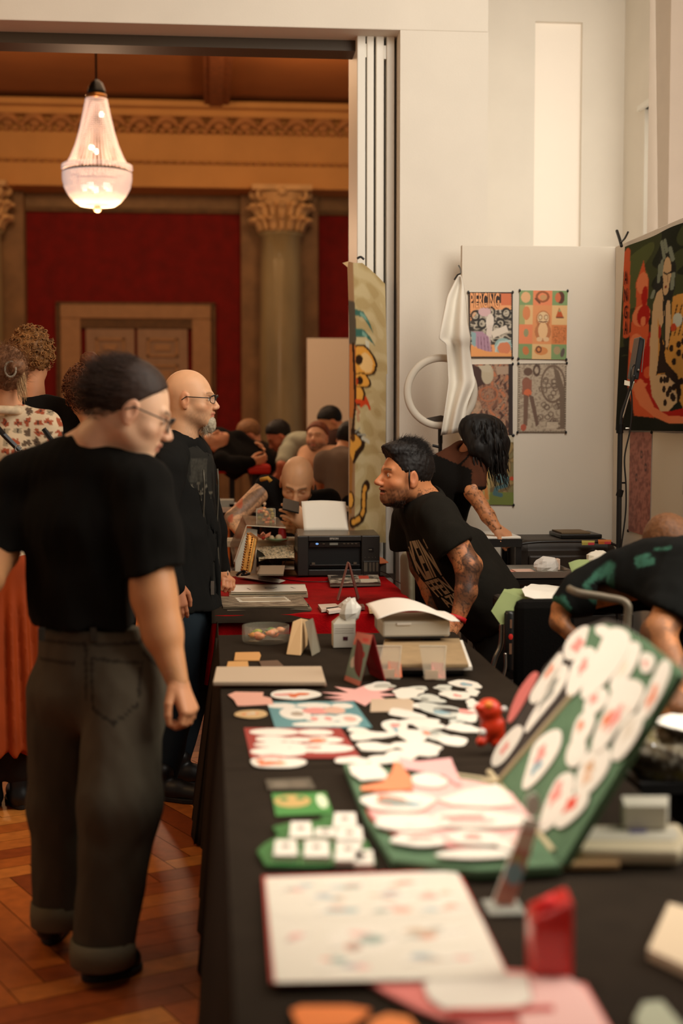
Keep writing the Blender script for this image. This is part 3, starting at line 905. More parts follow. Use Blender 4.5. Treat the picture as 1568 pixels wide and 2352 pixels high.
def print_sheet(label, bg, pts, blobs, z=ZT, thick=0.002, name='sticker_print', edge=None, cat='print', w=120, h=70):
    zz = z + 0.001 + lay(); P = zq(pts, zz + thick)
    cv = Canvas(w, h, bg)
    for b in blobs: cv.ell(*b)
    m = MB(); m.color(edge or bg); m.prism(zq(pts, zz), (0, 0, thick * 0.96)); cv.quad(m, *P)
    return m.build(name, M_paint, label=label, cat=cat)
print_sheet('teal printed sheet covered in white and pink drawings', srgb(88, 140, 142), [(613, 1613), (812, 1612), (854, 1671), (632, 1673)],
   [(.15, .14, .17, .10, WHT), (.52, .14, .2, .11, WHT), (.84, .16, .12, .11, WHT), (.27, .45, .17, .24, WHT), (.29, .47, .07, .08, srgb(170, 150, 128)), (.52, .36, .16, .13, PNK), (.72, .34, .12, .14, srgb(226, 176, 150)), (.55, .65, .2, .13, WHT), (.45, .66, .04, .07, PNK), (.6, .66, .04, .07, PNK), (.82, .66, .14, .18, WHT), (.83, .68, .07, .10, srgb(230, 170, 150)), (.45, .86, .26, .09, WHT), (.7, .86, .2, .08, WHT)])
print_sheet('dark red printed sheet covered in white drawings', srgb(150, 44, 38), [(560, 1673), (782, 1673), (828, 1741), (576, 1741)],
   [(.3, .13, .25, .13, WHT), (.72, .14, .18, .11, WHT), (.25, .38, .16, .11, WHT), (.5, .4, .2, .08, WHT), (.77, .4, .18, .11, WHT), (.7, .42, .09, .06, ORG), (.3, .57, .24, .09, WHT), (.27, .8, .26, .15, WHT), (.7, .68, .3, .15, WHT), (.62, .66, .08, .05, PNK), (.2, .95, .12, .06, PNK)])
sticker(637, 1751, 63, 14, 'orange and white sticker lying below the dark red print', inner=(ORG, srgb(232, 168, 120), WHT, ORG), seed=9, rough=0.07)
# -- cards and trays on the left of the near table
print_sheet('dark mottled card at the left of the near table', srgb(78, 70, 56), [(610, 1792), (712, 1788), (724, 1812), (616, 1814)], [(.3, .5, .2, .3, srgb(110, 100, 84)), (.7, .5, .2, .3, srgb(104, 92, 76))])
print_sheet('green card with a yellow crest drawing, between the dark card and the leaf tray', srgb(62, 132, 58), [(624, 1824), (748, 1821), (764, 1868), (634, 1874)], [(.35, .35, .33, .3, srgb(196, 160, 96)), (.2, .25, .08, .1, GRN), (.5, .22, .08, .1, GRN), (.88, .4, .1, .35, srgb(214, 222, 186))])
zz = ZT + 0.002
m = MB(); m.color(srgb(50, 108, 48)); 
m.prism(zq([(590, 1960), (605, 1945), (640, 1925), (625, 1905), (665, 1895), (740, 1890), (735, 1880), (765, 1875), (800, 1900), (845, 1940), (864, 1990), (720, 1996), (610, 1994)], zz), (0, 0, 0.006))
m.build('leaf_tray', M_paint, label='green leaf-shaped tray holding eight white square earrings cards', cat='tray', bevel=0.002)
for i, (px, py, hw, hh) in enumerate([(691, 1914, 27, 18), (747, 1920, 26, 10), (792, 1892, 28, 17), (656, 1956, 28, 18), (727, 1958, 31, 19), (803, 1925, 32, 18), (800, 1962, 32, 24), (836, 1978, 22, 16)]):
    p = zq([(px - hw * .85, py - hh), (px + hw * .85, py - hh), (px + hw, py + hh), (px - hw, py + hh)], zz + 0.010)
    lb = ['far left corner of the leaf tray', 'half turned over in the middle of the leaf tray', 'farthest back on the leaf tray', 'nearest the left tip of the leaf tray', 'second from the left tip in the front row', 'standing against the two rear cards', 'leaning in the right front of the leaf tray', 'lowest on the right corner of the leaf tray'][i]
    m = MB(); m.color(WHT).prism([q_ - np.array([0, 0, 0.004]) for q_ in p], (0, 0, 0.012))
    c = sum(p) / 4; m.color(srgb(120, 100, 84)); m.prism([(c[0] + .008 * math.cos(a), c[1] + .006 + .010 * math.sin(a), c[2] + .0085) for a in np.linspace(0, 6, 9)], (0, 0, 0.0006))
    m.build('earring_card', M_paint, label='small white square card, ' + lb, cat='card', group='white cards on the leaf tray', bevel=0.003)
# -- open booklet, pink board and orange stickers nearest the camera
bk = thing('open_booklet', 'open white sticker booklet with red cover edge and two pages of small drawings', 'booklet', onz(870, 2150, ZT))
za = ZT + 0.004
MB().color(srgb(190, 66, 52)).prism(zq([(602, 2018), (1052, 2002), (1170, 2250), (622, 2262)], za), (0, 0, 0.004)).build('cover', M_paint, bk)
def page(pts, seed, blobs):
    cv = Canvas(150, 90, srgb(228, 218, 200)); r = random.Random(seed)
    for b in blobs:
        cv.ell(*b[:4], WHT, al=0.7)
        for k in range(5): cv.ell(b[0] + r.uniform(-.6, .6) * b[2], b[1] + r.uniform(-.6, .6) * b[3], b[2] * r.uniform(.2, .5), b[3] * r.uniform(.15, .45), r.choice([ORG, PNK, BLU, GRY, srgb(190, 150, 110), srgb(120, 160, 150)]), r.random(), al=0.6)
        cv.line([(b[0] - b[2], b[1] + b[3] * .8), (b[0] + b[2], b[1] - b[3] * .3)], 0.006, GRY, 0.6)
    m = MB(); m.color(WHT).prism(zq(pts, za + 0.005), (0, 0, 0.0035)); cv.quad(m, *zq(pts, za + 0.009)); return m.build('page', M_paint, bk)
page([(610, 2020), (1048, 2005), (1100, 2108), (618, 2110)], 3, [(.15, .25, .09, .12), (.4, .2, .12, .12), (.7, .2, .12, .11), (.3, .5, .1, .14), (.62, .5, .12, .14), (.85, .5, .1, .12), (.35, .78, .12, .14), (.6, .78, .1, .12), (.85, .8, .12, .12)])
page([(618, 2112), (1102, 2110), (1164, 2246), (632, 2256)], 8, [(.42, .35, .16, .22), (.75, .25, .16, .14), (.12, .3, .06, .12), (.75, .68, .18, .12), (.3, .75, .12, .14)])
m = MB(); zz = ZT + 0.002
m.color(srgb(222, 122, 112)).prism(zq([(800, 2234), (1218, 2234), (1345, 2266), (1408, 2380), (1120, 2376), (1040, 2356), (960, 2326), (880, 2284)], zz), (0, 0, 0.005))
m.build('round_board', M_paint, label='round pink display board at the bottom of the photo, partly under the open booklet', cat='board', bevel=0.001)
sticker(0, 0, 0, 0, 'large sticker with pale blue band and tan animal drawing on the round pink board', border=WHT, z=ZT + 0.008, pts=[(972, 2262), (1010, 2240), (1120, 2236), (1210, 2240), (1222, 2300), (1180, 2318), (1020, 2318), (985, 2295)], inner=(srgb(200, 160, 110), srgb(222, 170, 110), BLU, TEAL), seed=31)
sticker(0, 0, 0, 0, 'pink and white sticker sheet lying on the right of the round pink board', border=srgb(240, 190, 180), z=ZT + 0.008, pts=[(1215, 2238), (1300, 2242), (1345, 2275), (1400, 2370), (1200, 2370), (1190, 2330), (1225, 2300)], inner=(WHT, srgb(240, 200, 190)), seed=33)
MB().color(srgb(190, 50, 40)).prism(zq([(1030, 2322), (1270, 2312), (1272, 2324), (1030, 2336)], ZT + 0.011), (0, 0, 0.002)).build('red_ribbon', M_paint, label='thin dark red strip across the round pink board', cat='ribbon')
sticker(0, 0, 0, 0, 'bright orange sticker at the lower left of the near table', border=srgb(236, 128, 56), pts=[(668, 2322), (690, 2312), (800, 2312), (850, 2320), (838, 2336), (800, 2362), (690, 2370)], seed=2)
sticker(0, 0, 0, 0, 'second orange sticker, cut by the bottom of the photo, right of the first', border=srgb(240, 138, 66), pts=[(850, 2345), (890, 2330), (940, 2338), (965, 2375), (840, 2380)], seed=2)
# -- red acrylic card holder
h = thing('card_holder', 'translucent red plastic card holder standing behind the round pink board', 'card holder', onz(1270, 2240, ZT))
M_redac = mat('red_acrylic', srgb(214, 40, 32), 0.25, var=0.1, coat=0.4)
M_redin = mat('red_acrylic_inside', srgb(250, 6, 10), 0.35, emit=None)
b0, b1 = onz(1222, 2262, ZT), onz(1318, 2262, ZT); dd = 0.075
zl = ony(1225, 2118, b0[1])[2]; zr = ony(1315, 2070, b0[1] )[2]
MB().hexa([b0, b1, b1 + [0, .05, 0], b0 + [0, .05, 0], np.array([b0[0], b0[1], zl]), np.array([b1[0], b1[1], zr]), np.array([b1[0], b1[1] + .05, zr + .012]), np.array([b0[0], b0[1] + .05, zl + .012])]).build('box', M_redac, h, bevel=0.008)
c0 = np.array([b0[0] + .008, b0[1] + .012, zl + .006]); c1 = np.array([b1[0] - .022, b1[1] + .012, zr - .010])
MB().tube([c0 + [0.006, 0.012, 0.0], c1 + [0, 0.012, 0.004]], 0.013, 14).build('slot', M_redin, h, smooth=True)
# -- leaning narrow price strip, with a round white top
t = thing('price_stand', 'tall narrow card strip with a round white top leaning in front of the green case', 'price stand', onz(1160, 2090, ZT))
p0 = onz(1160, 2095, ZT); 
def up(px, py): return ony(px, py, p0[1] + 0.02)
cv = Canvas(16, 70, srgb(206, 130, 112)); cv.rect(0, .0, 1, .12, WHT); cv.ell(.5, .25, .6, .1, srgb(224, 190, 164)); cv.ell(.5, .62, .5, .12, BLU); cv.ell(.4, .45, .4, .05, srgb(190, 170, 120)); cv.rect(0, .85, 1, 1, srgb(214, 140, 120))
m = MB(); P = [up(1205, 1880), up(1240, 1885), up(1175, 2096), up(1133, 2070)]; cv.quad(m, *P); m.color(WHT).prism([q_ + np.array([0, .001, 0]) for q_ in P], (0, 0.006, 0)); m.build('card_strip', M_paint, t)
cpt = up(1224, 1850); m = MB().color(WHT); m.prism([cpt + np.array([.0125 * math.cos(a), 0, .020 * math.sin(a)]) for a in np.linspace(0, 2 * PI, 18, endpoint=False)], (0, .005, 0)); m.build('round_top', M_paint, t)
MB().color(GRY).prism([p0 + np.array(v) for v in ((-.03, -.02, 0), (.03, -.02, 0), (.03, .05, 0), (-.03, .05, 0))], (0, 0, .004)).build('base', M_paint, t)
# -- right edge of the near table
def slab(name, label, cat, pts, z, th, col, side=None, bev=0.002, m_=None):
    m = MB(); m.color(col).prism(zq(pts, z), (0, 0, -th)); return m.build(name, m_ or M_paint, label=label, cat=cat, bevel=bev)
slab('card_block', 'thick cream card block at the right edge near the bottom of the photo', 'card', [(1535, 2072), (1600, 2090), (1640, 2250), (1487, 2178)], ZT + 0.02, 0.018, srgb(216, 192, 160))
slab('card_block', 'pale grey-green card cut off by the lower right corner', 'card', [(1475, 2300), (1520, 2296), (1590, 2380), (1490, 2400), (1455, 2340)], ZT + 0.012, 0.01, srgb(170, 172, 146))
slab('wooden_strip', 'tan wooden strip on the black cloth behind the green case', 'strip', [(1292, 1962), (1418, 1958), (1422, 1984), (1272, 1986)], ZT + 0.012, 0.010, srgb(186, 148, 102))
# ================================================================ GREEN DISPLAY CASE WITH ITS LEANING LID
cs = thing('display_case', 'open green felt display case with an arched lid leaning back, full of stickers', 'display case', (0.47, 2.82, ZT))
M_felt = mat('green_felt', srgb(88, 116, 84), 0.95, var=0.12, vscale=30, bump=0.3, bscale=300)
M_rim = mat('beige_rim', srgb(196, 176, 138), 0.7, var=0.1)
M_blackfelt = mat('dark_felt', srgb(58, 48, 40), 0.95, var=0.15, vscale=30)
zb = ZT + 0.022
MB().prism(zq([(788, 1752), (1140, 1792), (1290, 1986), (1100, 1998), (900, 1975), (840, 1880)], zb), (0, 0, -0.018)).build('base', M_felt, cs, bevel=0.003)
MB().tube([onz(1000, 1775, zb), onz(1142, 1795, zb)], 0.006, 6).build('rim', M_rim, cs)
HX = 0.62; LA = math.radians(60); LN = np.array([-math.sin(LA), 0, math.cos(LA)]); L0 = np.array([HX, 2.8, ZT + 0.02])
def lid(pts, off=0.0): return [onplane(a, b, L0 + LN * off, LN) for a, b in pts]
MB().prism(lid([(1146, 1792), (1312, 1596), (1352, 1440), (1384, 1432), (1432, 1440), (1470, 1463), (1552, 1530), (1554, 1548), (1345, 1890), (1288, 1986)]), -LN * 0.018).build('lid', M_felt, cs, bevel=0.003)
MB().prism(lid([(1112, 1800), (1165, 1690), (1210, 1600), (1250, 1530), (1330, 1442), (1390, 1420), (1432, 1432), (1460, 1455), (1330, 1620), (1150, 1795)], -0.022), -LN * 0.012).build('rear_lid', M_blackfelt, cs, bevel=0.003)
MB().tube(lid([(1147, 1792), (1313, 1597)], 0.002), 0.006, 6).build('rim', M_rim, cs)
MB().tube([L0 + [0, -.3, 0], L0 + [0, .3, 0]], 0.007, 8).build('hinge', M_rim, cs)
MB().tube([onz(1110, 1795, ZT + .02), onz(1145, 1800, ZT + .03)], 0.008, 6).build('hinge', M_rim, cs)
m = MB(); m.color(RED).prism([(0.477 + 0.168 * math.cos(a), 2.775 + 0.262 * math.sin(a), zb + .001) for a in np.linspace(0, 2 * PI, 70, endpoint=False)], (0, 0, 0.004))
m.color(srgb(240, 186, 176)).prism([(0.477 + 0.164 * math.cos(a), 2.779 + 0.257 * math.sin(a), zb + .0052) for a in np.linspace(0, 2 * PI, 70, endpoint=False)], (0, 0, 0.001))
m.build('pink_tray', M_paint, label='round pink tray with a red edge filling the near end of the open green case', cat='tray')
def lst(label, pts, inner=(), seed=1, off=0.002, border=WHT, gr='stickers on the leaning case lid'):
    P = lid(pts, off); n = len(P); 
    # rounded outline by corner cutting
    for _ in range(2): P = [q for i in range(len(P)) for q in (P[i] * .75 + P[(i + 1) % len(P)] * .25, P[i] * .25 + P[(i + 1) % len(P)] * .75)]
    m = MB(); m.color(border).prism(P, LN * 0.0015); c = sum(P) / len(P); r = random.Random(seed)
    for i, cl in enumerate(inner):
        s_ = r.uniform(.25, .45); o = [(p - c) for p in P]; sh = o[r.randrange(len(o))] * r.uniform(.1, .4)
        m.color(cl).prism([c + sh + q * s_ * (1 + .25 * math.sin(k)) + LN * (.0017 + .0002 * i) for k, q in enumerate(o)], LN * 0.0001)
    return m.build('die_cut_sticker', M_paint, label=label, cat='sticker', group=gr)
S2 = [
 ('pointed white sticker with a faint red mark at the top left of the lid', [(1300, 1468), (1345, 1432), (1360, 1452), (1356, 1490), (1318, 1520), (1292, 1512)], (PNK,), -.020),
 ('white sticker with an orange dot down the left rim of the dark lid', [(1275, 1510), (1290, 1495), (1296, 1520), (1250, 1600), (1222, 1622), (1214, 1600), (1240, 1560)], (ORG,), -.020),
 ('long plain white sticker next to the left rim of the dark lid', [(1285, 1524), (1310, 1530), (1296, 1580), (1230, 1660), (1208, 1688), (1204, 1672), (1245, 1600)], (GRY,), -.020),
 ('white tooth-shaped sticker low on the dark lid', [(1178, 1672), (1196, 1664), (1204, 1682), (1168, 1740), (1140, 1764), (1126, 1755), (1140, 1715)], (PNK,), -.020),
 ('slender pink sticker hanging over the left rim of the dark lid', [(1222, 1545), (1236, 1543), (1236, 1556), (1190, 1640), (1170, 1664), (1164, 1654), (1188, 1590)], (), -.0195),
 ('small white sticker at the arched top of the lid', [(1366, 1440), (1385, 1434), (1404, 1446), (1395, 1466), (1370, 1460)], (), .002),
 ('large overexposed white sticker at the arched top of the green lid', [(1395, 1440), (1440, 1444), (1452, 1480), (1420, 1540), (1360, 1600), (1330, 1610), (1345, 1545), (1375, 1490)], (WHT,), .004),
 ('white sticker with a faint pink centre on the left half of the lid', [(1335, 1490), (1365, 1484), (1372, 1520), (1330, 1590), (1304, 1606), (1300, 1575), (1312, 1530)], (PNK,), .003),
 ('tall white sticker right of the arched top', [(1450, 1470), (1475, 1480), (1462, 1530), (1420, 1590), (1395, 1585), (1420, 1520)], (srgb(228, 214, 190),), .002),
 ('white sticker with a blurred green gap beside it', [(1470, 1495), (1508, 1505), (1498, 1545), (1470, 1548)], (PNK,), .003),
 ('long white sticker with pale orange stripe along the right rim', [(1520, 1512), (1542, 1520), (1538, 1560), (1496, 1640), (1470, 1660), (1462, 1640), (1490, 1580)], (ORG,), .002),
 ('broad white sticker in the middle of the lid', [(1420, 1560), (1470, 1560), (1485, 1590), (1440, 1660), (1400, 1690), (1380, 1670), (1395, 1610)], (WHT, ORG), .005),
 ('white sticker with a pink smudge left of the middle', [(1362, 1580), (1396, 1580), (1398, 1612), (1370, 1640), (1340, 1650), (1342, 1612)], (PNK,), .003),
 ('narrow white sticker with an orange streak running down the middle', [(1400, 1610), (1450, 1590), (1440, 1640), (1390, 1720), (1358, 1736), (1362, 1690)], (ORG, PNK), .006),
 ('oval white sticker with a red mark left of the orange streak', [(1330, 1640), (1362, 1630), (1370, 1660), (1335, 1720), (1312, 1728), (1312, 1690)], (ORG,), .004),
 ('long plain sticker beside the right rim below the orange striped one', [(1440, 1650), (1480, 1630), (1474, 1680), (1425, 1750), (1400, 1745), (1412, 1700)], (srgb(222, 208, 188),), .003),
 ('pointed white sticker with a small blue mark low on the lid', [(1228, 1700), (1290, 1665), (1290, 1720), (1240, 1790), (1205, 1818), (1198, 1805), (1212, 1760)], (BLU, PNK), .003),
 ('white teardrop sticker in the lower middle of the lid', [(1310, 1700), (1345, 1690), (1348, 1740), (1316, 1768), (1296, 1750)], (WHT,), .005),
 ('white sticker with a brown face drawing on the lower right of the lid', [(1350, 1720), (1400, 1710), (1404, 1760), (1360, 1820), (1322, 1836), (1320, 1790)], (srgb(206, 160, 120), srgb(228, 190, 160)), .004),
 ('tall white sticker with a pink patch low on the lid', [(1285, 1780), (1320, 1770), (1318, 1830), (1270, 1900), (1240, 1915), (1240, 1880), (1262, 1820)], (PNK,), .003),
 ('small white sticker with a bright red dot nearest the hinge', [(1320, 1820), (1352, 1812), (1352, 1850), (1295, 1904), (1270, 1900), (1290, 1850)], (srgb(230, 80, 60),), .005),
]
for i, (lb, pts, inn, off) in enumerate(S2):
    lst(lb, pts, inn, seed=i, off=off, border=WHT if not lb.startswith('slender pink') else srgb(214, 112, 104))
# lying in the open base
def bst(px, py, hw, hh, lb, inn=(), border=WHT, seed=1, pts=None, z=zb + .006, rough=.08):
    return sticker(px, py, hw, hh, lb, border, inn, seed=seed, z=z, pts=pts, group='stickers in the open green case', rough=rough)
bst(0, 0, 0, 0, 'plain white square sticker at the far left of the green case', pts=[(800, 1758), (865, 1752), (890, 1778), (885, 1790), (830, 1794), (806, 1778)])
bst(0, 0, 0, 0, 'orange bell-shaped sticker across the edge of the green case', border=srgb(240, 140, 96), pts=[(905, 1750), (920, 1754), (945, 1790), (948, 1814), (900, 1818), (830, 1816), (828, 1808), (880, 1796), (900, 1775)], z=zb + .009)
bst(0, 0, 0, 0, 'long pink sticker bent like an arm at the far edge of the green case', border=srgb(240, 178, 172), pts=[(915, 1740), (960, 1750), (1010, 1745), (1035, 1742), (1048, 1775), (1060, 1800), (1050, 1806), (1020, 1782), (960, 1772), (920, 1765)], z=zb + .007)
bst(985, 1793, 40, 18, 'white rounded rectangle sticker in front of the pink arm-shaped one', (srgb(222, 222, 214),), seed=3, rough=.04)
bst(0, 0, 0, 0, 'white fan-shaped sticker with a faint orange drawing below the lid hinge', (ORG, srgb(232, 224, 210)), pts=[(1004, 1838), (1070, 1815), (1140, 1802), (1160, 1815), (1182, 1850), (1120, 1856), (1040, 1850)], seed=7)
bst(915, 1842, 80, 24, 'large oval sticker with an orange patch at the left of the pink tray', (ORG, PNK, BLU, GRY), seed=8, z=zb + .009)
bst(1100, 1882, 108, 22, 'long white fish-shaped sticker across the pink tray', (PNK, srgb(240, 170, 160)), seed=9, z=zb + .010)
bst(940, 1890, 84, 20, 'wide white sticker with pale pink lettering at the left of the pink tray', (PNK, WHT), seed=10, z=zb + .008)
bst(1090, 1925, 60, 18, 'round white sticker with a grey spot near the front of the pink tray', (GRY, PNK), seed=11, z=zb + .008)
bst(960, 1930, 60, 16, 'white sticker with pink blotches at the front left of the pink tray', (PNK, PNK), seed=12, z=zb + .008)
bst(1090, 1962, 80, 13, 'white crescent sticker along the front edge of the pink tray', (WHT,), seed=13, z=zb + .008)
bst(1180, 1940, 36, 16, 'small white sticker at the right of the pink tray, behind the price strip', (PNK,), seed=14, z=zb + .008)

# ================================================================ RED FIGURINE
c = onz(1126, 1700, ZT); M_redv = mat('red_vinyl', srgb(206, 52, 16), 0.35, coat=0.3)
fg = thing('figurine', 'small red vinyl figurine with a round head lying beside the white stickers', 'figurine', c)
s = SDF(0.008); dd = 3.45; P = lambda a, b, e=0.0: W(a, b, dd + e)
s.ell(P(1122, 1632), (.031, .028, .030)); s.ell(P(1130, 1672), (.030, .026, .036)); s.cap(P(1126, 1650), P(1128, 1662), .018)
s.cap(P(1118, 1688), P(1104, 1704, -.02), .014, .012); s.cap(P(1145, 1690), P(1138, 1706, -.01), .014, .012); s.cap(P(1148, 1660), P(1140, 1690), .010)
s.cap(P(1098, 1626, -.02), P(1106, 1630, -.01), .010)
V, F = s.mesh(0.003)
vmesh('body', [(V, F)], mat('red_vinyl_painted', attr=True, rough=0.35), fg, col=srgb(206, 50, 14))
MB().sphere(P(1122, 1620, -.02), .011, 10, 8).build('crest', mat('orange_vinyl', srgb(232, 130, 40), 0.4), fg, smooth=True)
MB().sphere(P(1157, 1629), .0075, 10, 8).build('white_bead', M_white, fg, smooth=True)
MB().sphere(P(1107, 1682, -.02), .010, 10, 8).build('white_bead', M_white, fg, smooth=True)

# ================================================================ MIDDLE ROW: booklets, bowl, holders, boxes
slab('flash_book', 'long white flash booklet with a brown base lying at the left of the middle table', 'booklet', [(497, 1531), (738, 1530), (748, 1566), (489, 1566)], ZT + 0.022, 0.012, srgb(196, 174, 148))
slab('flash_book', 'thin brown booklet under the long white one', 'booklet', [(500, 1536), (740, 1536), (750, 1572), (492, 1572)], ZT + 0.010, 0.009, srgb(140, 100, 78))
slab('wooden_tag', 'amber wooden tag, the rear one of two at the left edge', 'tag', [(540, 1498), (596, 1497), (599, 1504), (595, 1516), (537, 1516)], ZT + 0.006, 0.005, srgb(206, 150, 88))
slab('wooden_tag', 'amber wooden tag touching the long white booklet', 'tag', [(523, 1519), (569, 1518), (571, 1531), (520, 1531)], ZT + 0.006, 0.005, srgb(210, 156, 92))
slab('wooden_tag', 'dark brown tag right of the amber ones', 'tag', [(594, 1518), (638, 1516), (652, 1529), (600, 1531)], ZT + 0.005, 0.004, srgb(92, 66, 48))
# glass bowl
bc = onz(610, 1476, ZT); br = 53 * 5.2 / FPX
bw = thing('glass_bowl', 'ribbed clear glass bowl full of wrapped sweets', 'bowl', bc)
mb = MB(); mb.sm = True; n = 72; hh = 0.062
prof = [(br * .9, .0), (br * .98, .004), (br, .02), (br * 1.0, hh), (br * .94, hh), (br * .9, .022), (0.001, .016)]
V = []; F = []
for r_, z_ in prof:
    for k in range(n):
        a = 2 * PI * k / n; q_ = 1 + (0.018 * math.cos(36 * a) if r_ > br * .95 else 0)
        V.append((bc[0] + r_ * q_ * math.cos(a), bc[1] + r_ * q_ * math.sin(a), bc[2] + z_ + .003))
for i in range(len(prof) - 1):
    for k in range(n): F.append((i * n + k, i * n + (k + 1) % n, (i + 1) * n + (k + 1) % n, (i + 1) * n + k))
V.append((bc[0], bc[1], bc[2] + .003)); F += [(len(V) - 1, (k + 1) % n, k) for k in range(n)]
mb.add(V, F); mb.build('glass', mat('bowl_glass', srgb(206, 200, 176), 0.06, alpha=.14, spec=1.0), bw)
r = random.Random(2)
names = ['orange', 'yellow-green', 'peach', 'amber', 'green', 'pale orange']
for i in range(12):
    a = PI / 2 + (0.3 + 2.5 * r.random()) * (1 if i < 6 else -1); q_ = math.sqrt(r.random()) * br * .72
    col = [srgb(230, 120, 70), srgb(170, 170, 60), srgb(236, 160, 110), srgb(214, 140, 60), srgb(96, 130, 50), srgb(240, 150, 96)][i % 6]
    m = MB(); m.sm = True; cpos = (bc[0] + q_ * math.cos(a), bc[1] + q_ * math.sin(a), bc[2] + .028 + .012 * (i // 8) + r.random() * .006)
    m.color(col).sphere(cpos, .0145, 8, 6, (1.2, 1, .8))
    m.sm = False
    for sg in (-1, 1): m.add([np.array(cpos) + v for v in ((sg * .010, 0, 0), (sg * .020, -.007, .005), (sg * .020, .007, -.003), (sg*.018, 0, .006))], [(0, 1, 2), (0, 2, 3), (0, 3, 1)])
    m.build('wrapped_sweet', M_paintg, label=names[i % 6] + ' wrapped sweet in the ' + ('left' if i < 6 else 'right') + ' half of the glass bowl', cat='sweet', group='wrapped sweets in the glass bowl')
# leaning stack of wooden and clear cards
def upright(name, label, cat, base, top, thick, col, material=None, bev=0.001):
    """base, top: two pixel points each (left, right); foot on the table, top at the same depth"""
    b = [onz(a, b_, ZT + .003) for a, b_ in base]; tp = [ony(a, b_, b[i][1] + thick[1]) for i, (a, b_) in enumerate(top)]
    m = MB(); m.color(col).prism([b[0], b[1], tp[1], tp[0]], (0, thick[0], 0)); return m.build(name, material or M_paint, label=label, cat=cat, bevel=bev)
def hex_px(base, base2, top, top2, z0=ZT + .003):
    """foot outline (near-left, near-right, far-right, far-left) on the table and the top outline above it"""
    b = [onz(a, c_, z0) for a, c_ in base + base2]; T = [ony(a, c_, b[i][1]) for i, (a, c_) in enumerate(top + top2)]
    return b + T
m = MB(); m.color(srgb(214, 176, 128)); bb = [onz(657, 1503, ZT + .003), onz(690, 1506, ZT + .003), onz(706, 1482, ZT + .003), onz(672, 1480, ZT + .003)]
tt = [W(672, 1428, 5.0), W(693, 1421, 5.0), W(709, 1424, 5.18), W(690, 1420, 5.18)]
m.hexa(bb + tt); m.build('card_stack', M_paint, label='leaning stack of tan cards with a pale spine beside the glass bowl', cat='card stack', bevel=.002)
m = MB(); m.hexa([onz(716, 1507, ZT + .003), onz(734, 1497, ZT + .003), onz(736, 1492, ZT + .003), onz(720, 1502, ZT + .003), W(700, 1428, 5.0), W(717, 1420, 5.0), W(719, 1420, 5.03), W(702, 1428, 5.03)])
m.color((1, 1, 1)); m.build('clear_card', mat('smoky_acrylic', srgb(150, 140, 120), 0.2, alpha=0.75), label='greyish clear card leaning on the tan card stack', cat='card')
# white carton with crumpled paper on top
cb = thing('paper_carton', 'small white carton with a dark logo and crumpled tissue coming out of the top', 'carton', onz(795, 1488, ZT))
pc = onz(765, 1489, ZT + .002); w_ = 51 * 5.1 / FPX
fx = pc[0]; fy = pc[1]; ch = 0.088
MB().color(srgb(214, 206, 190)).box(fx, fx + w_, fy, fy + .07, ZT + .003, ZT + ch).build('box', M_paint, cb, bevel=.002)
m = MB(); m.color(srgb(186, 178, 160)); z_ = ZT + ch
m.add([(fx, fy, z_), (fx + w_, fy, z_), (fx + w_, fy + .07, z_), (fx, fy + .07, z_), (fx + .035, fy + .03, z_ + .035), (fx + w_ + .004, fy + .035, z_ + .04)], [(0, 1, 5, 4), (2, 3, 4, 5), (1, 2, 5), (3, 0, 4)])
m.build('flaps', M_paint, cb)
m = MB(); r = random.Random(4); ctr = np.array([fx + .062, fy + .03, z_ + .045])
V, F = [], []
m2 = MB().sphere((0, 0, 0), 1, 9, 7)
V = [ctr + np.array(v) * np.array([.036, .03, .042]) * (0.72 + .5 * r.random()) for v in m2.v]
m.color(srgb(222, 216, 204)).add(V, m2.f); m.build('crumpled_tissue', M_paint, cb)
MB().color(srgb(74, 16, 34)).box(fx + .035, fx + .052, fy - .001, fy, ZT + .03, ZT + .043).build('logo_mark', M_paint, cb)
for k in range(3): MB().color(srgb(140, 130, 118)).box(fx + .006, fx + w_ - .008, fy - .0006, fy, ZT + .056 + .008 * k, ZT + .057 + .008 * k).build('print_line', M_paint, cb)
# tent sign: teal and pink front, deep red inside
ts = thing('tent_sign', 'tall folded price tent, teal and pink outside and deep red inside', 'sign', onz(835, 1570, ZT))
A0, A1 = onz(790, 1562, ZT + .002), onz(826, 1577, ZT + .002); T0, T1 = W(818, 1452, 4.42), W(856, 1458, 4.36)
cv = Canvas(30, 70, srgb(132, 152, 134)); cv.rect(0, 0, 1, .2, srgb(222, 128, 108)); cv.rect(0, .9, 1, 1, srgb(222, 130, 110)); cv.rect(0, .2, .15, .26, srgb(214, 100, 80)); cv.ell(.55, .42, .3, .09, srgb(164, 40, 36)); cv.ell(.5, .52, .18, .1, srgb(176, 60, 50)); cv.ell(.25, .6, .14, .12, srgb(220, 206, 190)); cv.ell(.65, .12, .2, .04, srgb(230, 90, 80))
m = MB(); cv.quad(m, T0, T1, A1, A0); m.color(srgb(120, 10, 14)).prism([p + np.array([.0006, .001, 0]) for p in (T0, T1, A1, A0)], (.001, .003, 0)); m.build('front_panel', M_paint, ts)
B0, B1 = onz(884, 1566, ZT + .002), onz(848, 1548, ZT + .002)
m = MB(); m.color(srgb(128, 8, 14)).prism([T0, T1, B0, B1], (.003, .002, 0)); m.build('rear_panel', M_paint, ts)
sticker(883, 1576, 22, 5, 'curled clear card lying at the foot of the tent sign', border=srgb(190, 184, 168), seed=3)
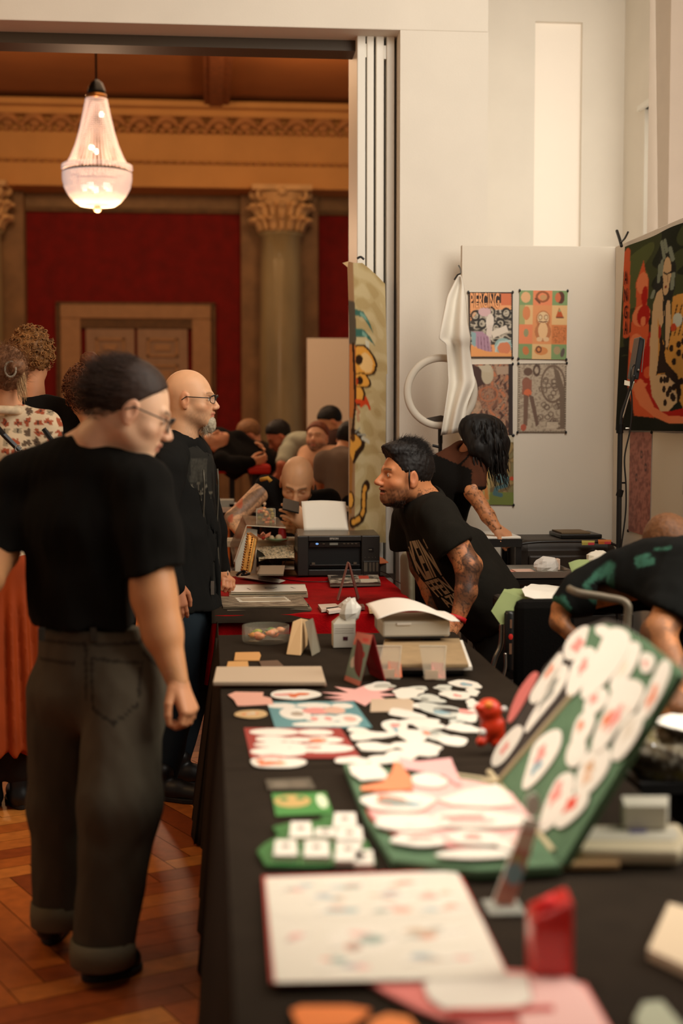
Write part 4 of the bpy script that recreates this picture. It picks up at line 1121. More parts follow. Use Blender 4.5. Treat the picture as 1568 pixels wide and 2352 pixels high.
# two clear acrylic holders
for (lb, x0, x1, ya, yb, col) in [('clear card holder with small orange cards, right of the tent sign', 868, 926, 1560, 1484, ORG), ('clear card holder with a pink slip, in front of the tan portfolio', 968, 1030, 1562, 1484, PNK)]:
    hh = thing('acrylic_holder', lb, 'card holder', onz((x0 + x1) / 2, ya, ZT))
    p0, p1 = onz(x0, ya, ZT + .003), onz(x1, ya, ZT + .003); z1 = ony(x0, yb, p0[1] + .05)[2]
    M_thin = mat('thin_clear_plastic', srgb(214, 200, 176), 0.1, alpha=0.32, spec=0.8)
    MB().hexa([p0 + [.01, 0, 0], p1 - [.01, 0, 0], p1 + [-.01, .003, 0], p0 + [.01, .003, 0], np.array([p0[0], p0[1] + .05, z1]), np.array([p1[0], p1[1] + .05, z1]), np.array([p1[0], p1[1] + .053, z1]), np.array([p0[0], p0[1] + .053, z1])]).build('back_plate', M_thin, hh)
    MB().box(p0[0] + .01, p1[0] - .01, p0[1], p0[1] + .05, ZT + .003, ZT + .007).build('foot', M_thin, hh)
    MB().tube([(p0[0], p0[1] + .05, z1), (p1[0], p1[1] + .05, z1), (p1[0] - .012, p1[1] + .02, ZT + .03)], .0022, 5).build('lip', mat('acrylic_edge', srgb(216, 204, 180), 0.3), hh)
    m = MB(); m.color(col); cx_ = p0[0] + .03
    m.hexa([np.array(v) for v in ((cx_, p0[1] - .002, ZT + .008), (cx_ + .045, p0[1] - .002, ZT + .008), (cx_ + .045, p0[1] + .001, ZT + .008), (cx_, p0[1] + .001, ZT + .008), (cx_ + .005, p0[1] + .026, ZT + .055), (cx_ + .045, p0[1] + .026, ZT + .05), (cx_ + .045, p0[1] + .029, ZT + .05), (cx_ + .005, p0[1] + .029, ZT + .055))])
    m.color(srgb(216, 190, 160)).box(cx_ - .02, cx_ + .02, p0[1] - .012, p0[1] - .008, ZT + .008, ZT + .035)
    m.build('cards', M_paint, hh)
# white label printer box with curved sheet of paper
p0, p1 = onz(878, 1466, ZT + .06), onz(1036, 1466, ZT + .06)
bx = thing('thermal_printer', 'white box-shaped printer under a curved sheet of paper', 'printer', (p0[0] + .1, p0[1] + .1, ZT))
yb_ = p0[1]
zA = ony(878, 1428, yb_)[2]
MB().box(p0[0], p1[0], yb_, yb_ + .24, ZT + .062, zA).build('body', mat('offwhite_plastic', srgb(206, 198, 180), 0.45), bx, bevel=.008)
MB().box(p0[0] + .01, p1[0] - .02, yb_ - .002, yb_ + .002, ZT + .058, ZT + .064).build('foot', M_black, bx)
MB().box(p0[0] + .05, p0[0] + .10, yb_ - .004, yb_ + .004, zA - .012, zA - .004).build('latch', M_white, bx)
rows = []
for i in range(12):
    v = i / 11; row = []
    for j in range(20):
        u = j / 19; x = p0[0] - .022 + (p1[0] - p0[0] + .05) * u + .05 * (1 - v) * 0 + .0
        row.append((x - .01 * v, yb_ - .03 + .26 * v, zA + .012 + .034 * math.sin(PI * min(1, u * 1.12)) + .02 * v * (1 - u) + .004 * math.sin(3 * v) - .01 * u))
    rows.append(row)
sheet('curved_paper', rows, M_paint, label='blank white sheet arched over the white printer', cat='paper') if False else None
m = MB(); m.sm = True; m.color(srgb(238, 228, 214)); m.grid(np.array(rows)); m.build('paper_sheet', M_paint, label='blank white sheet arched over the white box-shaped printer', cat='paper', solid=.001)
# tan portfolio on a white pad, on a dark tray
pf = thing('portfolio', 'tan covered portfolio book with white page block in front of the white printer', 'portfolio', onz(980, 1530, ZT))
z_ = ZT + .046
def zqq(pts, z): return zq(pts, z)
MB().prism(zq([(884, 1466), (1055, 1466), (1076, 1525), (872, 1525)], z_), (0, 0, -.012)).build('cover', mat('tan_card', srgb(166, 138, 100), 0.8, var=0.1, vscale=20), pf, bevel=.002)
MB().prism(zq([(882, 1470), (1062, 1470), (1084, 1531), (868, 1531)], z_ - .013), (0, 0, -.012)).build('pages', M_paper, pf, bevel=.001)
MB().prism(zq([(890, 1475), (1050, 1475), (1066, 1538), (872, 1538)], z_ - .026), (0, 0, -.018)).build('tray', M_black, pf, bevel=.003)
MB().box(onz(968, 1469, z_)[0], onz(1010, 1469, z_)[0], onz(968, 1469, z_)[1] - .02, onz(968, 1469, z_)[1], z_ - .004, z_ + .006).build('clip', M_blackm, pf)
# ================================================================ RED TABLE: printer, frame, magazines
def pq(cv, mb, corners, proj):       # lay a printed picture over a surface that the four corner points lie on
    C = np.array(corners, float); v = np.linspace(0, 1, cv.h + 1)[:, None, None]; u = np.linspace(0, 1, cv.w + 1)[None, :, None]
    Q = (1 - v) * ((1 - u) * C[0] + u * C[1]) + v * ((1 - u) * C[3] + u * C[2])
    P = np.array([[proj(*q) for q in row] for row in Q]); mb.grid(P, cv.a); return mb
YP = 7.34
pr = thing('printer', 'black ink tank printer with a white sheet in its rear feed, on the red cloth', 'printer', ony(775, 1328, YP))
def pz(py): return ony(775, py, YP)[2]
def pxx(px): return ony(px, 1280, YP)[0]
M_pr = mat('printer_black', srgb(40, 37, 33), 0.38, bump=0.05, bscale=500)
M_prd = mat('printer_recess', srgb(8, 8, 7), 0.5)
M_prt = mat('printer_top', srgb(92, 82, 68), 0.35)
xa_, xb_ = pxx(683), pxx(872); zb_ = ZT + .008; ztp = pz(1231)
mb = MB()
mb.box(xa_, pxx(708), YP, YP + .25, zb_, ztp); mb.box(pxx(830), xb_, YP, YP + .25, zb_, ztp)
mb.box(pxx(708), pxx(830), YP, YP + .25, pz(1243), ztp); mb.box(pxx(708), pxx(830), YP + .1, YP + .25, zb_, pz(1243)); mb.box(pxx(708), pxx(830), YP, YP + .1, zb_, pz(1308))
mb.build('body', M_pr, pr, bevel=.004)
MB().hexa([(xa_ + .004, YP + .002, ztp), (xb_ - .002, YP + .002, ztp), (xb_ - .002, YP + .25, ztp + .01), (xa_ + .004, YP + .25, ztp + .01), (xa_ + .01, YP + .01, ztp + .004), (xb_ - .01, YP + .01, ztp + .004), (xb_ - .012, YP + .24, ztp + .022), (xa_ + .012, YP + .24, ztp + .022)]).build('scanner_lid', M_prt, pr, bevel=.002)
MB().box(pxx(709), pxx(829), YP + .03, YP + .098, pz(1306), pz(1245)).build('recess_back', M_prd, pr)
pn = MB().hexa([(pxx(710), YP + .012, pz(1257)), (pxx(828), YP + .012, pz(1257)), (pxx(828), YP + .03, pz(1257)), (pxx(710), YP + .03, pz(1257)), (pxx(712), YP + .004, pz(1246)), (pxx(826), YP + .004, pz(1246)), (pxx(826), YP + .03, pz(1246)), (pxx(712), YP + .03, pz(1246))]).build('control_panel', M_pr, pr, bevel=.001)
MB().tube([np.array((pxx(728) + .006 * math.cos(a), YP + .003, pz(1249) + .003 * math.sin(a))) for a in np.linspace(0, 6.28, 14)], .0008, 5).build('power_ring', mat('blue_led', srgb(120, 170, 230), 0.3, emit=(0.25, 0.5, 1.0), estr=2.0), pn)
MB().box(pxx(757), pxx(776), YP + .003, YP + .006, pz(1252), pz(1247)).build('display', mat('dim_display', srgb(130, 130, 120), 0.3), pn)
for a in (741, 788, 797, 806, 815): MB().box(pxx(a), pxx(a + 5), YP + .003, YP + .006, pz(1250), pz(1248)).build('button', M_prt, pn)
MB().box(pxx(712), pxx(826), YP + .006, YP + .05, pz(1300), pz(1297)).build('output_tray', M_pr, pr, bevel=.001)
for a in (716, 812): MB().box(pxx(a), pxx(a + 7), YP + .004, YP + .02, pz(1297), pz(1292)).build('paper_guide', M_prt, pr)
tk = MB().box(pxx(834), xb_ - .003, YP - .008, YP, zb_ + .004, pz(1289)).build('ink_tank_unit', M_pr, pr, bevel=.002)
for a, b in ((835, 843), (847, 852), (855, 860), (863, 868)): MB().box(pxx(a), pxx(b), YP - .010, YP - .007, pz(1313), pz(1292)).build('tank_window', mat('smoky_tank', srgb(92, 86, 74), 0.2), tk)
lab = MB().box(pxx(846), pxx(858), YP - .001, YP + .001, pz(1269), pz(1259)).build('model_label', M_black, pr)
m = MB(); m.color(srgb(150, 144, 130))
for k in range(4): m.box(pxx(847) + .004 * k, pxx(848) + .004 * k, YP - .002, YP - .001, pz(1264), pz(1262))
m.build('label_print', M_paint, lab)
for a in (838, 847, 855, 862): MB().sphere((pxx(a), YP - .001, pz(1281)), .0022, 8, 6).build('indicator', M_prt, pr)
m = MB(); m.color(srgb(190, 184, 170)); put_text(m, 'EPSON', (pxx(767), YP - .0008, pz(1237)), (1, 0, 0), (0, 0, 1), .0098, bold=0.02, fit=.044); m.build('brand_letters', M_paint, pr)
m = MB(); m.sm = True; m.color(srgb(244, 236, 220)); rows = []
for i in range(9):
    v = i / 8; row = []
    for j in range(13):
        u = j / 12; x = (pxx(703) * (1 - u) + pxx(808) * u) * v + (pxx(699) * (1 - u) + pxx(804) * u) * (1 - v)
        row.append((x, YP + .17 + .07 * (1 - v) + .01 * math.sin(u * 3.1), (ztp + .015) * v + (1 - v) * (pz(1157) + .006 * math.sin(PI * u) - .004 * u)))
    rows.append(row)
m.grid(np.array(rows)); m.build('paper_sheet', M_paint, pr, solid=.0008)
rg = random.Random(1)
def cable(name, label, pts, r=.0025, par=None):
    P = [np.array(p, float) for p in pts]; out = []
    for i in range(len(P) - 1):
        p0 = P[max(i - 1, 0)]; p3 = P[min(i + 2, len(P) - 1)]
        for t in np.linspace(0, 1, 7, endpoint=False):
            out.append(0.5 * ((2 * P[i]) + (-p0 + P[i + 1]) * t + (2 * p0 - 5 * P[i] + 4 * P[i + 1] - p3) * t * t + (-p0 + 3 * P[i] - 3 * P[i + 1] + p3) * t ** 3))
    out.append(P[-1]); o = MB().tube(out, r, 6).build(name, M_black, par, smooth=True)
    if par is None: setp(o, label, 'cable')
    return o
zc_ = ZT + .006
cable('power_cable', 'thin black cable looping from the left side of the printer over the red cloth', [W(674, 1268, 7.4), W(655, 1290, 7.38), onz(644, 1312, zc_), onz(648, 1328, zc_), onz(700, 1336, zc_), onz(780, 1335, zc_), onz(850, 1328, zc_)])
cable('usb_cable', 'black cable leaving the right side of the printer and dropping off the table', [W(874, 1312, 7.34), W(893, 1320, 7.25), onz(905, 1332, ZT + .01), W(925, 1345, 7.0), W(935, 1375, 6.9)])
# rear table behind the opening
table('narrow pale table behind the printer under the magazine piles', -0.02, .72, 7.56, 7.83, ZT)
MB().box(.50, pxx(912), 7.46, 7.475, ZT - .02, ZT + .004).build('metal_rail', M_steel, label='grey metal rail at the far edge of the red covered table', cat='rail')
t = thing('card_box', 'small dark box with orange leaflets on top, right of the printer', 'box', onz(884, 1325, ZT))
MB().box(pxx(874), pxx(888), 7.36, 7.44, ZT + .004, pz(1296)).build('box', mat('dark_grey_card', srgb(84, 78, 66), 0.7), t)
m = MB(); m.color(srgb(214, 122, 78)); m.prism([(pxx(872), 7.34, pz(1296)), (pxx(893), 7.36, pz(1296) + .002), (pxx(884), 7.44, pz(1288)), (pxx(872), 7.44, pz(1284))], (0, 0, .004)); m.build('leaflets', M_paint, t)
# tent card on the red cloth
t = thing('tent_card', 'A-shaped folded card standing on the red cloth in front of the printer', 'sign', onz(800, 1378, ZT))
for (a, b, c_, d) in [((775, 1379), (778, 1379), (799, 1294), (801, 1294)), ((822, 1379), (826, 1372), (800, 1292), (804, 1294))]:
    p = [onz(*a, ZT + .003), onz(*b, ZT + .003)]; q_ = [ony(*d, p[0][1] + .02), ony(*c_, p[0][1] + .02)]
    m = MB(); m.color(srgb(176, 122, 108)).prism([p[0], p[1] + [0, .002, 0], q_[0], q_[1]], (0, .055, .0)); m.build('panel', M_paint, t)
def flat(name, label, cat, pts, z, th, cv, edge, proj=None):
    m = MB(); m.color(edge).prism(zq(pts, z - .0006), (0, 0, -th))
    if cv is not None: pq(cv, m, pts, lambda a, b: onz(a, b, z))
    return m.build(name, M_paint, label=label, cat=cat)
cv = Canvas(60, 30, srgb(150, 140, 120)); cv.noise([srgb(60, 56, 50), srgb(120, 110, 96), srgb(176, 166, 150)], 4, 3); cv.rect(.6, .1, .8, .5, srgb(190, 70, 50)); cv.rect(.62, .55, .95, .9, srgb(200, 190, 170)); cv.rect(.05, .1, .3, .4, DK); cv.rect(.33, .1, .55, .25, srgb(40, 60, 50))
flat('badge_tray', 'thick framed tray of badges and prints in front of the printer', 'tray', [(752, 1321), (868, 1320), (874, 1338), (758, 1340)], ZT + .022, .016, cv, srgb(112, 100, 84))
cv = Canvas(50, 14, srgb(226, 218, 202)); cv.line([(.1, .3), (.4, .5), (.5, .3), (.9, .4)], .01, GRY)
flat('print', 'loose white prints beside the bald man\'s hand', 'print', [(543, 1324), (600, 1321), (655, 1333), (640, 1338), (542, 1338)][:4], ZT + .014, .003, None, srgb(226, 218, 200))
cv = Canvas(90, 26, srgb(232, 224, 208)); cv.rect(0, 0, 1, .12, srgb(130, 116, 96)); cv.line([(.2, .5), (.25, .7)], .006, DK); cv.line([(.45, .5), (.55, .55), (.6, .45)], .008, DK); cv.line([(.8, .45), (.85, .6)], .006, DK)
flat('sketchbook', 'thick ring sketchbook open at a white page with thin drawings on the red cloth', 'sketchbook', [(535, 1342), (700, 1341), (705, 1358), (530, 1360)], ZT + .030, .010, cv, srgb(190, 176, 150))
flat('sketchbook', 'beige page block under the open ring sketchbook', 'sketchbook', [(528, 1352), (704, 1351), (707, 1366), (526, 1368)], ZT + .016, .013, None, srgb(176, 160, 130))
cv = Canvas(90, 40, srgb(112, 98, 78)); cv.noise([srgb(92, 80, 64), srgb(120, 106, 86), srgb(134, 120, 98)], 5, 8); cv.poly([(.18, .12), (.8, .1), (.84, .55), (.22, .58)], srgb(214, 206, 186)); cv.poly([(.22, .2), (.78, .18), (.8, .46), (.26, .48)], srgb(168, 152, 126))
flat('magazine', 'brown covered magazine with a white rectangle on its cover', 'magazine', [(504, 1370), (690, 1367), (708, 1392), (512, 1394)], ZT + .020, .007, cv, srgb(150, 132, 104))
flat('magazine', 'lowest grey magazine of the stack at the near edge of the red cloth', 'magazine', [(500, 1372), (694, 1370), (716, 1398), (522, 1402)], ZT + .011, .008, None, srgb(110, 96, 76))
for i, (pts, c_, lb) in enumerate([([(730, 1388), (770, 1386), (784, 1394), (738, 1400)], srgb(206, 184, 166), 'pinkish clear card pack at the left of the near edge of the red cloth'),
        ([(748, 1396), (785, 1392), (800, 1398), (755, 1404)], srgb(226, 206, 192), 'white card pack overlapping the pinkish one'),
        ([(796, 1388), (834, 1387), (838, 1394), (798, 1395)], srgb(120, 74, 60), 'dark red-brown flat card on the red cloth'),
        ([(856, 1386), (888, 1386), (894, 1394), (862, 1395)], srgb(220, 178, 130), 'tan card block, the rear one, near the right edge of the red cloth'),
        ([(845, 1392), (884, 1392), (896, 1402), (848, 1403)], srgb(212, 172, 126), 'tan card block, the front one, near the right edge of the red cloth')]):
    flat('card_pack', lb, 'card', pts, ZT + .016, .012, None, c_)
m = MB(); m.color(srgb(222, 206, 192)); a = [onz(772, 1392, ZT + .018), onz(784, 1396, ZT + .018)]
m.prism([a[0], a[1], W(806, 1374, 6.05), W(797, 1373, 6.05)], (.002, .002, .001)); m.build('clear_card', M_paint, label='clear card tilted up out of the card packs on the red cloth', cat='card')
# gilt frame with easel back
fr = thing('picture_frame', 'ornate gilt picture frame seen from its edge, propped by a black strut', 'picture frame', onz(580, 1320, ZT))
M_gilt = mat('worn_gilt', srgb(176, 118, 50), 0.35, metal=0.7, var=0.35, vscale=60)
d0 = 7.05
mb = MB(); A = [W(556, 1308, d0), W(576, 1316, d0), W(590, 1240, d0 + .05), W(570, 1226, d0 + .05)]
mb.prism(A, (.012, .14, .0)); mb.build('moulding', M_gilt, fr, bevel=.003)
mb = MB(); mb.sm = True
for k in range(15):
    u = k / 14; mb.sphere(A[0] * (1 - u) + A[3] * u + np.array([-.002, 0, 0]), .0065, 6, 5); mb.sphere(A[0] * (1 - u) * 1 + A[3] * u + (A[1] - A[0]) * .5 + np.array([0, -.006, -.006]), .0045, 6, 5)
mb.build('beading', M_gilt, fr)
MB().tube([A[1] * .78 + A[0] * .22 + [0, -.004, 0], A[2] * .8 + A[3] * .2 + [0, -.004, 0]], .004, 6).build('fillet', mat('bright_gilt', srgb(214, 168, 92), 0.3, metal=0.6), fr)
MB().prism([W(590, 1262, d0 + .08), W(603, 1270, d0 + .12), W(623, 1295, d0 + .2), W(627, 1320, d0 + .22), W(613, 1320, d0 + .2), W(588, 1283, d0 + .08)], (.0, .012, 0)).build('strut', M_black, fr)
cable('hair_clip', '', [onz(543, 1322, ZT + .012), onz(552, 1314, ZT + .03), onz(562, 1312, ZT + .03), onz(556, 1322, ZT + .012), onz(572, 1318, ZT + .012)], .007, fr).name = 'black_foot'
# clear acrylic riser with white sheets
rs = thing('acrylic_riser', 'smoky bent acrylic riser carrying the clear cube of dried flowers', 'riser', onz(590, 1300, ZT))
M_smoke = mat('smoky_clear', srgb(140, 124, 104), 0.12, alpha=0.55, spec=0.8)
dR = 7.5
tl, tr_, br_, bl = W(556, 1185, dR + .22), W(638, 1190, dR + .26), W(656, 1213, dR), W(566, 1208, dR)
MB().prism([bl, br_, tr_, tl], (0, 0, .004)).build('top_plate', M_smoke, rs)
MB().prism([bl, tl, W(528, 1250, dR + .22), W(536, 1296, dR)], (.003, 0, .001)).build('side_plate', M_smoke, rs)
MB().tube([bl + [0, -.001, .002], br_ + [0, -.001, .002]], .0025, 5).build('edge', mat('acrylic_edge', srgb(216, 204, 180), 0.3), rs)
MB().tube([bl + [0, -.001, .002], W(538, 1290, dR)], .0022, 5).build('edge', MATS['acrylic_edge'], rs)
m = MB(); m.color(srgb(196, 188, 168)).prism([W(567, 1213, 7.55), W(590, 1217, 7.55), W(588, 1318, 7.5), W(540, 1312, 7.5), W(540, 1290, 7.5)], (.002, .006, 0)); m.build('sheet_pad', M_paint, label='pale grey sheets standing inside the acrylic riser', cat='paper')
cu = thing('flower_cube', 'small clear cube filled with dried orange and green flower heads', 'cube', W(611, 1206, dR + .1))
cx0, cx1 = W(589, 1206, dR + .06), W(632, 1207, dR + .06); s_ = cx1[0] - cx0[0]; M_cube = mat('cube_glass', srgb(230, 224, 196), 0.05, alpha=0.07, spec=0.8)
zc0, zc1 = cx0[2], W(589, 1169, dR + .06)[2]
for bx_ in ((cx0[0], cx1[0], cx0[1], cx0[1] + .002), (cx0[0], cx1[0], cx0[1] + s_, cx0[1] + s_ + .002), (cx0[0], cx0[0] + .002, cx0[1] + .002, cx0[1] + s_), (cx1[0] - .002, cx1[0], cx0[1] + .002, cx0[1] + s_)):
    MB().box(*bx_, zc0, zc1).build('wall_pane', M_cube, cu)
m = MB()
for a, b in ((cx0[0], cx0[1]), (cx1[0], cx0[1])): m.tube([(a, b, zc0), (a, b, zc1)], .0012, 4)
m.tube([(cx0[0], cx0[1], zc1), (cx1[0], cx0[1], zc1)], .0012, 4); m.build('edge', MATS['acrylic_edge'], cu)
r = random.Random(12); m = MB(); m.sm = True
for k in range(34):
    c_ = (cx0[0] + .013 + (s_ - .026) * r.random(), cx0[1] + .014 + (s_ - .028) * r.random() * .7, zc0 + .012 + (zc1 - zc0 - .008) * r.random() * (1.05 if k > 25 else .9))
    m.color(r.choice([srgb(206, 120, 70), srgb(222, 150, 96), srgb(190, 96, 56), srgb(160, 140, 74), srgb(228, 172, 110)])).sphere(c_, .009 + .004 * r.random(), 7, 5, (1, 1, .85))
for k in range(16):
    c_ = np.array((cx0[0] + .01 + (s_ - .02) * r.random(), cx0[1] + .01, zc0 + .02 + (zc1 - zc0) * r.random() * .9)); d_ = np.array([r.uniform(-1, 1), r.uniform(-.2, .6), r.uniform(-.2, 1)]) * .018
    m.color(srgb(120, 116, 60)).tube([c_, c_ + d_], .0015, 4)
o = m.build('dried_flowers', M_paint, label='dried flower heads packed in the clear cube', cat='flowers', kind='stuff')
# paper stacks behind
def stack(label, pts, z0, n, cols, seed, th=.006, name='magazine_stack'):
    r = random.Random(seed); m = MB()
    for k in range(n):
        m.color(r.choice(cols)); j = np.array([r.uniform(-.006, .006), r.uniform(-.004, .004), 0])
        m.prism([p + j for p in zq(pts, z0 + k * th)], (0, 0, th * .85))
    return m.build(name, M_paint, label=label, cat='magazines')
yz = lambda a, b: onz(a, b, ZT)
MG = [srgb(150, 134, 110), srgb(120, 104, 84), srgb(176, 160, 134), srgb(96, 84, 70)]
stack('tall pile of brown-edged magazines behind the gilt frame', [(592, 1322), (648, 1322), (652, 1302), (596, 1302)], ZT + .004, 13, MG, 3, th=.0085)
stack('low pile of magazines with pinkish edges left of the printer', [(648, 1308), (674, 1308), (674, 1292), (650, 1292)], ZT + .01, 5, [srgb(190, 150, 130), srgb(160, 140, 116), srgb(206, 196, 176)], 4, th=.0085)
m = MB(); cv = Canvas(80, 30, srgb(160, 148, 120)); cv.noise([srgb(70, 74, 58), srgb(190, 180, 150), srgb(150, 130, 90), srgb(204, 190, 160)], 7, 4)
zt_s = ZT + .004 + 13 * .0085 + .012
m.color(srgb(170, 150, 116)).prism(zq([(590, 1256), (674, 1251), (676, 1282), (640, 1272), (594, 1285)], zt_s - .001), (0, 0, -.01)); pq(cv, m, [(590, 1256), (674, 1251), (676, 1281), (594, 1284)], lambda a, b: onz(a, b, zt_s))
m.build('flash_sheets', M_paint, label='patterned green and tan sheets spread over the magazine pile', cat='prints')

# ================================================================ PAINTED TIGER CLOTH ON THE FOLDING DOOR
YT = 7.53; tc = Canvas(70, 300, srgb(186, 166, 122)); tc.noise([srgb(176, 154, 108), None, srgb(196, 178, 136)], 2.0, 5)
TLx, TRx, TTy, TBy = 797, 889, 600, 1243
def tu(px, py): return ((px - TLx) / (TRx - TLx), (py - TTy) / (TBy - TTy))
OR_ = srgb(216, 152, 64); OL = srgb(50, 32, 20); TE = srgb(62, 104, 92); TE2 = srgb(120, 160, 144)
P_ = lambda *pts: [tu(*p) for p in pts]
tc.rect(0, 0, .16, 1, srgb(150, 112, 78)); tc.poly(P_((797, 690), (812, 690), (815, 770), (812, 790), (797, 800)), srgb(84, 72, 58))
tc.poly(P_((812, 706), (832, 712), (848, 728), (857, 750), (845, 738), (828, 724), (813, 722)), TE); tc.poly(P_((824, 712), (838, 720), (846, 730), (836, 728), (824, 720)), TE2)
tc.poly(P_((812, 752), (830, 753), (848, 762), (861, 776), (840, 770), (813, 772)), TE); tc.poly(P_((828, 757), (842, 763), (840, 769), (828, 768)), TE2)
tc.rect(*tu(836, 775), *tu(846, 796), srgb(206, 204, 186), .7)
def te(px, py, rx, ry, c): tc.ell(*tu(px, py), rx / (TRx - TLx), ry / (TBy - TTy), c)
te(826, 824, 40, 36, OL); te(824, 825, 36, 32, OR_); te(838, 828, 17, 22, srgb(224, 182, 120)); te(821, 824, 9, 12, OL)
te(828, 871, 24, 18, OL); te(826, 871, 21, 15, OR_); te(823, 872, 8, 10, OL); te(814, 874, 5, 9, srgb(170, 60, 24))
te(822, 905, 16, 20, OL); te(820, 904, 12, 17, OR_); te(819, 925, 7, 5, OL)
tc.poly(P_((797, 790), (812, 790), (816, 930), (806, 960), (797, 960)), srgb(176, 104, 52)); tc.line(P_((806, 790), (810, 860), (812, 930), (804, 1000), (800, 1090)), .03, OL)
tc.line(P_((815, 920), (832, 922), (844, 920), (838, 912)), .035, srgb(196, 66, 30)); tc.line(P_((826, 930), (842, 918), (848, 930)), .03, srgb(196, 66, 30)); tc.line(P_((815, 935), (822, 945)), .03, srgb(176, 80, 44), .6); tc.line(P_((818, 950), (820, 962)), .04, srgb(170, 80, 50), .5)
tc.line(P_((806, 992), (820, 998), (832, 1012), (830, 1024), (818, 1038), (808, 1056)), .06, OL); tc.poly(P_((800, 1000), (814, 998), (828, 1012), (826, 1022), (812, 1036), (806, 1060), (797, 1080)), OR_); te(806, 1006, 6, 9, srgb(84, 50, 24))
tc.line(P_((812, 992), (824, 982)), .014, GRY); tc.line(P_((818, 997), (838, 996)), .014, GRY); tc.line(P_((830, 1005), (846, 1009)), .03, srgb(196, 190, 170))
tc.poly(P_((797, 1040), (806, 1060), (804, 1180), (797, 1180)), srgb(150, 100, 50)); te(801, 1150, 10, 20, OL); te(800, 1150, 7, 17, OR_)
tail = P_((842, 1112), (836, 1122), (834, 1150), (834, 1170), (828, 1188), (816, 1198), (806, 1202))
tc.line(tail, .085, OL)
for a, b in (((838, 1118), (835, 1124)), ((834, 1134), (834, 1142)), ((834, 1152), (834, 1160)), ((833, 1172), (830, 1180)), ((822, 1192), (816, 1196)), ((811, 1199), (807, 1201))): tc.line(P_(a, b), .042, OR_)
te(842, 1109, 4, 4, OL)
tc.blur(2); m = MB(); m.sm = True
H_, W_ = tc.a.shape[:2]; P = np.zeros((H_ + 1, W_ + 1, 3))
for i in range(H_ + 1):
    v = i / H_
    for j in range(W_ + 1):
        u = j / W_; top = [600, 604, 604, 618, 634, 652][min(5, int(u * 5))] + (u * 5 % 1) * ([4, 0, 14, 16, 18, 0][min(5, int(u * 5))])
        lx = 797 + 5 * min(1, v * 4) if v < .3 else 802 - 4 * max(0, v - .7); rx = 884 + 5 * min(1, v * 3) if v < .35 else 889 - 18 * max(0, (v - .8)) * 0 - 14 * (1 - abs(v - .75)) * .3
        px = lx + (rx - lx) * u; py = top + (TBy - 2 - top + 6 * u) * v
        w0 = ony(px, py, YT - .012 - .010 * math.sin(u * 7 + 1) * min(1, .3 + v) - .004 * math.sin(v * 14))
        P[i, j] = w0
m.grid(P, tc.a)
bn = thing('painted_cloth', 'beige cloth painted with an orange spotted beast and striped tail, clipped to the folding door', 'painted cloth', ony(845, 1240, YT))
m.build('cloth', M_clothp, bn)
cable('clip', '', [ony(820, 594, YT - .03), ony(828, 590, YT - .03), ony(836, 596, YT - .03)], .006, bn)
m = MB(); m.color(srgb(196, 160, 112)); p_ = lambda a, b: ony(a, b, YT - .02); m.prism([p_(786, 604), p_(800, 600), p_(798, 614)], (0, .003, 0)); m.build('frayed_corner', M_paint, bn)

# ================================================================ BOOTH WALL: posters, ring light, hanging cloth
YW = 7.274
def poster(name, label, cv, pts, clips=True, proj=lambda a, b: ony(a, b, YW), off=(0, -.0015, 0), cat='poster'):
    cv.blur(2); t = thing(name, label, cat, proj(pts[3][0] * .5 + pts[2][0] * .5, pts[3][1]))
    m = MB(); m.color((.8, .75, .65)).prism([proj(*p) for p in pts], (np.array(off) * -.7)); pq(cv, m, pts, lambda a, b: proj(a, b) + np.array(off)); m.build('print', M_paint, t)
    if clips:
        for p in pts: MB().sphere(proj(*p) + np.array(off) * 2, .006, 6, 5, (1, .6, 1.4)).build('tack', M_black, t)
    return t
cv = Canvas(102, 150, srgb(40, 34, 30)); cv.rect(.03, .02, .97, .98, srgb(236, 164, 110)); cv.rect(.74, .02, .97, .2, srgb(214, 116, 74)); cv.rect(.05, .03, .74, .17, srgb(50, 30, 20))
cv.noise([srgb(50, 44, 38), srgb(150, 140, 124), srgb(196, 186, 168), srgb(70, 62, 54)], 4.2, 2, region=(.03, .27, .97, .8)); cv.poly([(.03, .14), (.2, .3), (.03, .45)], srgb(236, 164, 110)); cv.poly([(.2, .2), (.6, .18), (.55, .24), (.3, .3)], srgb(236, 164, 110))
for k in range(6): cv.ring([.15, .5, .72, .85, .3, .62][k], [.36, .3, .48, .32, .48, .55][k], .09, .07, DK, .22); cv.ring([.15, .5, .72, .85, .3, .62][k], [.36, .3, .48, .32, .48, .55][k], .05, .04, srgb(190, 180, 160), .2)
cv.ell(.36, .3, .14, .07, srgb(214, 176, 178)); cv.ell(.48, .45, .09, .12, srgb(226, 214, 200), .3); cv.poly([(.42, .5), (.55, .5), (.5, .76), (.36, .78)], srgb(220, 206, 194)); cv.poly([(.5, .6), (.85, .5), (.9, .6), (.55, .7)], srgb(224, 212, 196))
cv.poly([(.08, .6), (.3, .6), (.45, .68), (.52, .94), (.2, .86), (.1, .78)], srgb(176, 138, 160)); cv.poly([(.05, .6), (.16, .62), (.14, .84), (.06, .8)], srgb(140, 172, 176)); cv.ell(.78, .82, .2, .12, srgb(150, 180, 176)); cv.ell(.8, .85, .15, .1, srgb(214, 130, 90)); cv.line([(.6, .94), (.62, .84), (.7, .76), (.95, .74)], .02, srgb(190, 206, 200))
for k in range(5): cv.line([(.2 + .07 * k, .68), (.2 + .08 * k, .9)], .006, srgb(110, 70, 90))
for k in range(28): cv.ell(.97, .03 + .034 * k, .012, .008, DK); cv.ell(.03, .03 + .034 * k, .012, .008, DK)
cv.poly([(.03, .82), (.4, .9), (.97, .94), (.97, .98), (.03, .98)], srgb(232, 160, 96))
